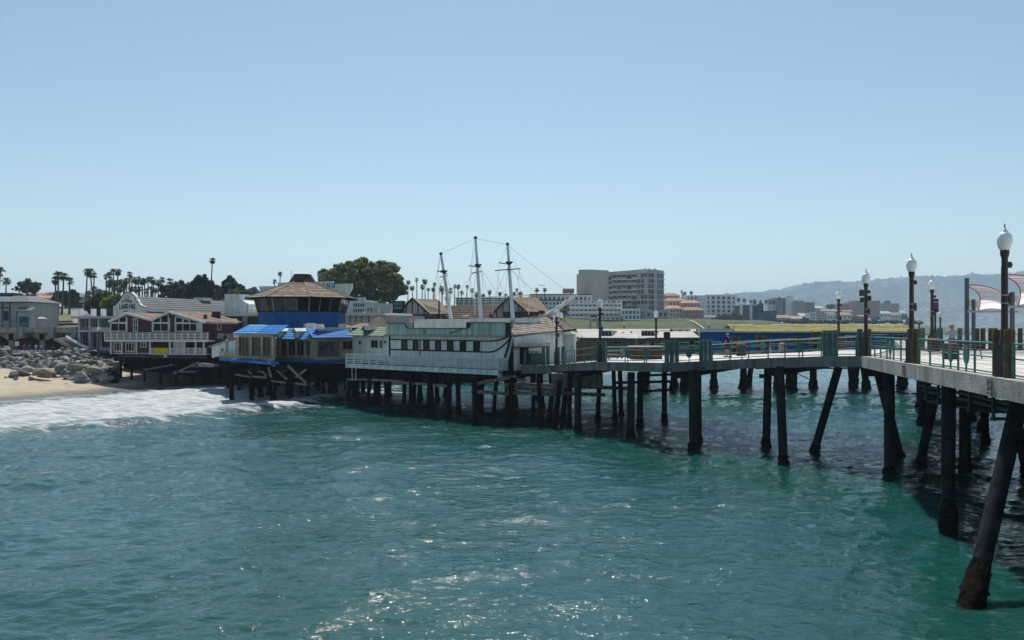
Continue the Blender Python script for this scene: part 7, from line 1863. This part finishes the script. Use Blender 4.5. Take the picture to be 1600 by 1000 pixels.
adj = ('terracotta roofed house below the grey tower','brown roofed house right of the terracotta one','flat roofed house below the brown block','long terracotta roofed house left of the corner lamp area','grey roofed house right of the white cottages','flat roofed white house behind the long terracotta one',
       'terracotta roofed house in front of the pink hotel','flat roofed house right of the pink hotel','terracotta roofed house below the pale slab block','farthest flat roofed house at the right of the town','low terracotta roofed house left of the pink hotel tower','small terracotta roofed house under the pink hotel','grey roofed house under the white apartments')
for (a, b, yt, yb, Z_, rf_), lb in zip(spots, adj):
    house('town_house', lb, a, b, yt+(yb-yt)*.35, yb, yt, Z_, 12, mt[rn.choice(['whitefar','creamfar','beige','salmon','greyfar'])], mt[rf_], 3, group='houses in the town behind the pier')

# ================================================================ TREES AND PALMS
def frond_crown(seed, n=34, skirt=10):
    g = random.Random(seed); m = MB()
    for i in range(n+skirt):
        dead = i >= n
        th = g.uniform(0, 6.283); el = g.uniform(-1.2, -.75) if dead else g.uniform(-.65, 1.3)
        d0 = Vector((math.cos(th)*math.cos(el), math.sin(th)*math.cos(el), math.sin(el)))
        L0 = g.uniform(.25, .5); base = d0*L0
        side = d0.cross(Vector((0,0,1))); side = side.normalized() if side.length > .1 else Vector((1,0,0))
        upv = side.cross(d0).normalized()
        if not dead: m.beam(Vector((0,0,-.05)), base, .02, .02)
        for k in range(7):
            a = (k-3)*.36+g.uniform(-.08,.08)
            d1 = (d0*math.cos(a)+side*math.sin(a)).normalized(); l = g.uniform(.42,.62)*(1-.06*abs(k-3)); w = .055
            p0 = base; p1 = base+d1*l*.6+upv*.03; p2 = base+d1*l-Vector((0,0,.16+.1*g.random()))
            wv = d1.cross(upv).normalized()*w
            m.add([p0, p1+wv, p2, p1-wv], [(0,1,2,3)])
    return m.mesh('crown', leaf['palm'])
CROWNS = [frond_crown(s, (34,26,40,30,36,24)[s], (10,2,18,6,26,3)[s]) for s in range(6)]
_tr = {}
def palm(px, ytop, ybase, Z_, label, group=None, cw=13, lean=0.0):
    c = P(px, ytop, Z_); b = P(px+lean, ybase, Z_); b.z = min(b.z, GZ(px, Z_)); rad = cw/2*Z_/F
    t = thing('palm_tree', label, 'palm tree', b, random.uniform(0, 6.28), group)
    rad *= 1.35; hh = c.z-rad*.72-b.z
    ln = random.uniform(-.09,.09)*hh; rad *= random.uniform(.88,1.14)
    tr = MB().path([(ln,0,0),(ln*.75,0,hh*.3),(ln*.3,0,hh*.65),(0,0,hh+.2)], [.30,.22,.17,.14], 7).obj('trunk', mt['palmbark'], t, True)
    o = part('crown', random.choice(CROWNS), t, (0,0,hh), random.uniform(0,6.28)); o.scale = (rad, rad, rad*random.uniform(.85,1.1))
for px, yt, yb, Z_, cw, lb in ((1,417,462,205,16,'shaggy palm cut by the left picture edge'),(10,432.5,462,215,14,'round-headed palm next to the left edge palm'),(43,433,480,205,14,'palm with a bushy tree behind it on the left hill'),
        (136.5,419,480,200,12,'left and tallest palm of the slim trio'),(141.5,420,480,201,13,'middle palm of the slim trio'),(147.5,425,480,199,11,'right palm of the slim trio'),(332,402.5,470,215,9,'lone very tall thin palm above the hall roof'),
        (438,424,462,240,8,'double-headed palm above the lookout roof'),(429,436,462,245,8,'small palm left of the double-headed one'),(882,476,500,330,15,'palm standing before the white seaside hotel')):
    palm(px, yt, yb, Z_, lb, None, cw)
for px, yt, cw in ((91,423,15),(100,424,15),(109,433,13),(87,432,12)): palm(px, yt, 505, 165, 'palm of the thick foursome on the grass island by the hill road', 'grass island palms', cw)
cl = [(166,427),(172,425),(178,420),(184,419),(170,438),(175,434),(181,437),(187,435),(193,436),(198,434),(203,424),(206,431),(212,434),(217,431),(222,433),(227,434),(232,431),(237,431),(241,436),(247,436),(253,432),(266,434),(180,445),(188,446),(195,443),(205,445),(213,447),(219,446),(236,447),(243,448),(230,450)]
for px, yt in cl: palm(px+random.uniform(-.7,.7), yt, 466, 215+random.uniform(-15,15), 'fan palm in the dense grove above the market hall', 'grove palms', random.uniform(9,12))
for px, yt in ((147,447),(155,452),(164,453),(139,455),(170,456)): palm(px, yt, 492, 175, 'short fan palm in front of the grove left of the market hall', 'short palms', 12)
for px, yt in ((638,437),(644,446),(651,434),(660,444),(664,435),(669,449),(679,441),(677,448),(690,446),(691,451),(704,450),(711,444),(716,444),(721,454),(730,445),(738,450),(745,456),(765,453),(781,455),(790,458),(808,450),(803,455),(813,455),(755,459),(697,463),(839,449),(851,449)):
    palm(px, yt, 476, 300+random.uniform(-15,15), 'small distant palm in the row behind the ship masts', 'distant mast palms', random.uniform(6.5,8.5))
for px, yt in ((1065,453),(1070,455),(1080,454),(1067,458),(1039,458),(1154,465),(1163,466),(1173,468),(1179,468),(1188,469),(1197,468),(1203,469),(1209,469),(1217,464)): palm(px, yt, 492, 620, 'tiny far palm among the town buildings', 'town palms', random.uniform(5,6.5))

def leaf_mesh(name, blobs, n, size, mat, seed, flat=.5, droop=0.0):
    g = np.random.default_rng(seed); V_, vol = [], []
    w = np.array([b[3]*b[4] for b in blobs]); w = w/w.sum()
    pick = g.choice(len(blobs), n, p=w); B = np.array(blobs)[pick]
    # clumps sit on the blobs, leaves sit on the clumps
    m_ = 26*len(blobs)
    cb = g.choice(len(blobs), m_, p=w); CB = np.array(blobs)[cb]
    cv = g.normal(size=(m_, 3)); cv /= np.linalg.norm(cv, axis=1)[:, None]
    cc = CB[:, :3]+cv*np.stack([CB[:, 3], CB[:, 3], CB[:, 4]], -1)*g.uniform(.45, 1.1, m_)[:, None]
    cr = np.minimum(CB[:, 3], CB[:, 4])*g.uniform(.16, .42, m_)
    pk = g.choice(m_, n, p=cr**2/np.sum(cr**2))
    v = g.normal(size=(n, 3)); v[:, 2] = v[:, 2]*.8+.25; v /= np.linalg.norm(v, axis=1)[:, None]
    p = cc[pk]+v*(cr[pk]*g.uniform(.5, 1.12, n))[:, None]*np.array([1.25,1.25,.85])
    nn = v*.6+g.normal(size=(n, 3))*.6+np.array([0,0,.3]); nn /= np.linalg.norm(nn, axis=1)[:, None]
    a = np.cross(nn, g.normal(size=(n, 3))); a /= np.linalg.norm(a, axis=1)[:, None]; b = np.cross(nn, a)
    s = size*g.uniform(.6, 1.4, n)[:, None]
    q = np.stack([p+a*s, p+b*s*.7+nn*s*.15, p-a*s, p-b*s*.7+nn*s*.15], 1).reshape(-1, 3)
    me = bpy.data.meshes.new(name); me.vertices.add(4*n); me.vertices.foreach_set('co', q.astype(np.float32).ravel())
    me.loops.add(4*n); me.loops.foreach_set('vertex_index', np.arange(4*n, dtype=np.int32)); me.polygons.add(n); me.polygons.foreach_set('loop_start', np.arange(0, 4*n, 4, dtype=np.int32)); me.update(calc_edges=True)
    me.materials.append(mat); return me
def tree(name, label, px, ybase, Z_, blobs_px, n, size, mat, seed, trunks=3, group=None):
    """blobs_px: (px, py, rx px, ry px, depth offset)"""
    b = P(px, ybase, Z_); b.z = min(b.z, GZ(px, Z_)); t = thing(name, label, 'tree', b, 0, group)
    bl = []
    for (x, y, rx, ry, dz) in blobs_px:
        c = P(x, y, Z_)+Vector((0,dz,0)); bl.append((c.x-b.x, c.y-b.y, c.z-b.z, rx*Z_/F, ry*Z_/F))
    part('crown', leaf_mesh('crown', bl, n, size, mat, seed), t)
    m = MB(); g = random.Random(seed)
    top = max(bl, key=lambda q: q[2]); h0 = min(q[2] for q in bl)
    rt = max(.18, top[3]*.09)
    m.path([(0,0,-.5),(0,0,max(h0*.4,.5)),(0,0,max(h0*.9,1))], [rt*1.3,rt,rt*.85], 9)
    for q in bl[:10]: m.path([(0,0,max(h0*.8,.8)),(q[0]*.5,q[1]*.5,(max(h0,.8)+q[2])/2),(q[0],q[1],q[2])], [rt*.6,rt*.4,rt*.15], 6)
    m.obj('trunk', mt['bark'], t, True)
    return t
tree('fig_tree','huge round-crowned dark green fig tree behind the lookout',575,492,165,[(520,432,20,13,0),(545,424,24,15,-1),(572,420,26,14,1),(597,428,22,17,0),(612,446,18,18,-1),(585,446,26,18,2),(552,446,26,16,0),(526,443,18,12,1),(618,460,15,12,0),(560,464,22,14,1),(596,468,20,12,0),(538,461,14,10,1),(505,437,8,7,0),(627,452,7,10,0)],30000,.42,leaf['fig'],1)
tree('cypress_tree','dark layered cypress tree behind the white stucco block',360,487,185,[(358,441,9,10,0),(363,450,12,11,0),(352,456,10,11,1),(371,457,12,9,0),(362,466,18,11,0),(348,470,10,12,0),(376,468,9,11,0)],9000,.42,leaf['conifer'],2)
tree('cypress_tree','dark spreading cypress tree left of the lone tall palm',312,478,190,[(310,441,8,8,0),(318,437,6,7,0),(322,446,10,9,0),(306,451,11,10,0),(318,457,15,10,0),(326,463,11,10,1),(302,463,13,9,0),(330,455,6,9,0)],9000,.42,leaf['conifer'],3)
tree('pine_tree','flat-topped dark pine tree right of the palm grove',280,474,195,[(281,446,14,5.5,0),(272,450,11,6,0),(290,452,12,6,1),(283,458,20,8,0),(266,456,10,8,0),(258,452,8,6,0)],7000,.42,leaf['dark'],4)
tree('dark_tree','dark leafy tree behind the left cypress, below the lone palm',338,474,200,[(343,455,9,9,0),(336,461,10,10,0),(348,462,9,9,1),(300,464,12,8,0)],4500,.45,leaf['dark'],5)
tree('hill_tree','round dark tree between the parking deck houses and the palms',102,486,200,[(95,462,10,7,0),(106,460,12,7,0),(115,464,9,6,0),(101,467,14,7,0),(112,469,10,6,0)],5000,.4,leaf['dark'],6)
tree('hill_tree','bushy grey-green tree behind the palm on the left hill',44,470,225,[(40,446,12,6,0),(52,446,8,6,1),(28,452,7,4,0),(46,452,14,6,0)],3500,.4,leaf['dark'],7)
tree('bright_shrub','bright yellow-green shrub bank left of the market hall parapet',178,492,165,[(178,468,10,7,0),(186,464,6,5,0),(170,474,10,8,0),(183,476,8,8,0),(174,484,12,8,0)],6000,.3,leaf['bright'],8)
tree('dark_shrub','dark shrub bank under the short palms left of the market hall',158,495,168,[(150,470,10,9,0),(160,474,10,10,0),(168,484,9,9,0),(152,484,12,10,0),(142,480,8,10,0)],5000,.34,leaf['dark'],9)
tree('olive_shrub','olive green shrub between the grey hall roof and the white block',345,492,172,[(346,476,6,7,0),(350,484,6,7,0),(340,482,6,6,0)],2500,.32,leaf['bright'],10)
tree('hedge_tree','yellow-green hedge tree on top of the white stucco block',367,478,178,[(362,455.5,6,4,0),(370,456,6,5,0),(393,474,9,9,0),(400,480,8,8,0)],3000,.32,leaf['fig'],11)
tree('hedge_row','dark hedge row behind the ridge of the grey hall roof',290,478,205,[(262,462,12,6,0),(280,464,14,6,0),(300,467,14,6,0),(320,469,14,6,0),(338,472,10,6,0)],6000,.42,leaf['dark'],12)
tree('round_hill_tree','hazy rounded tree mass on the hill left of the lookout',392,468,420,[(388,458,10,7,0),(396,456,8,6,0),(380,462,8,6,0),(400,463,7,5,0)],3500,.8,leaf['dark'],13)
tree('small_pines','low pines in front of the white apartment block',1128,505,505,[(1122,498,6,5,0),(1130,497,6,6,0),(1116,500,5,4,0)],2200,.7,leaf['dark'],14)
tree('small_pines','dark clump of trees beside the white-finned modern block',1147,506,500,[(1144,497,8,7,0),(1152,498,7,7,0),(1140,502,6,4,0)],2600,.7,leaf['dark'],15)
tree('bluff_shrubs','brown-green shrub clump on the bluff below the tower',1000,503,402,[(990,501,10,3,0),(1004,500.5,10,3,0),(1015,501.5,8,2.5,0)],2000,.5,leaf['fig'],16)
tree('bluff_shrubs','shrub line below the pale tower podium',1055,503,408,[(1040,500.5,8,3,0),(1052,501,8,3,0),(1066,502,9,2.5,0)],2000,.5,leaf['dark'],17)
tree('bluff_shrubs','shrub line under the buttressed wall below the white hotel',905,507,385,[(890,505,10,3,0),(908,505,12,3,0),(930,504.5,12,2.5,0),(955,504,12,2.5,0)],2500,.45,leaf['dark'],18)
g5 = random.Random(9)
town_trees = ((1205,500,540),(1258,500,560),(1296,480,880),(1302,495,700),(1336,497,820),(1346,499,800),(1380,492,960),(1398,494,980),(1412,496,1000),(1285,497,640),(1062,500,445),(1368,499,830),(1422,500,1000))
for i, (px, py, Z_) in enumerate(town_trees):
    tree('town_tree','small dark tree in the town between the far buildings', px, py+5, Z_, [(px-2,py,4,3.4,0),(px+2.5,py-.5,4,3.2,0)], 500, Z_*.0011, leaf['dark'], 30+i, group='town trees')
for i, (a, b, Z_, y0) in enumerate(((1160,1205,470,503),(1205,1262,480,503.5),(1262,1330,490,504),(1330,1400,520,504),(1400,1440,560,504.5))):
    tree('shrub_belt', ('low shrub belt under the modern white-finned block','low shrub belt under the grey tower group','low shrub belt under the white cottages','low shrub belt under the pink hotel','low shrub belt at the right end of the town')[i], (a+b)/2, y0+3, Z_, [(a+(b-a)*(k+.5)/6, y0-random.uniform(0,1.2), (b-a)/9, 2.2, 0) for k in range(6)], 1800, .6, leaf['dark'], 60+i, group='shrub belts')
# path across the bluff
pathm = M('pale_path', (0.36,0.33,0.27), .95, .1, .2, 0)
def ground_strip(name, mid, w, mat, dz):
    return strip(name, mid, w, mat, dz)
ground_strip('path', [(890,388),(940,388),(985,390),(1030,394),(1075,400)], 1.6, pathm, .75)
ground_strip('path', [(1078,392),(1086,378),(1094,362),(1104,345)], 1.2, pathm, .75)

# ================================================================ BIRDS
def gull(label, c, s, rz, flying=True):
    t = thing('gull', label, 'bird', c, rz)
    MB().path([(-.28*s,0,0),(-.1*s,0,.02*s),(.1*s,0,.03*s),(.24*s,0,.06*s),(.3*s,0,.05*s)], [.02*s,.07*s,.08*s,.05*s,.015*s], 7).obj('body', mt['darksteel'] if flying else mt['white'], t, True)
    for k in (-1, 1):
        if flying: MB().sheet([(.1*s,0,.05*s),(-.08*s,0,.05*s),(-.1*s,k*.35*s,.16*s),(-.12*s,k*.7*s,.06*s),(.0,k*.4*s,.17*s)][::k], .015*s).obj('wing', mt['darksteel'], t)
        else: MB().ball((-.05*s,k*.06*s,.02*s), .12*s, 7, 5, (1.6,.35,.6)).obj('wing', mt['greyfar'], t, True)
gull('dark bird gliding left of the hotel tower', P(846.5,446.5,150), 1.0, R(80))
gull('white gull perched on the roof between the tall masts', P(728,494,80), 1.2, R(30), False)
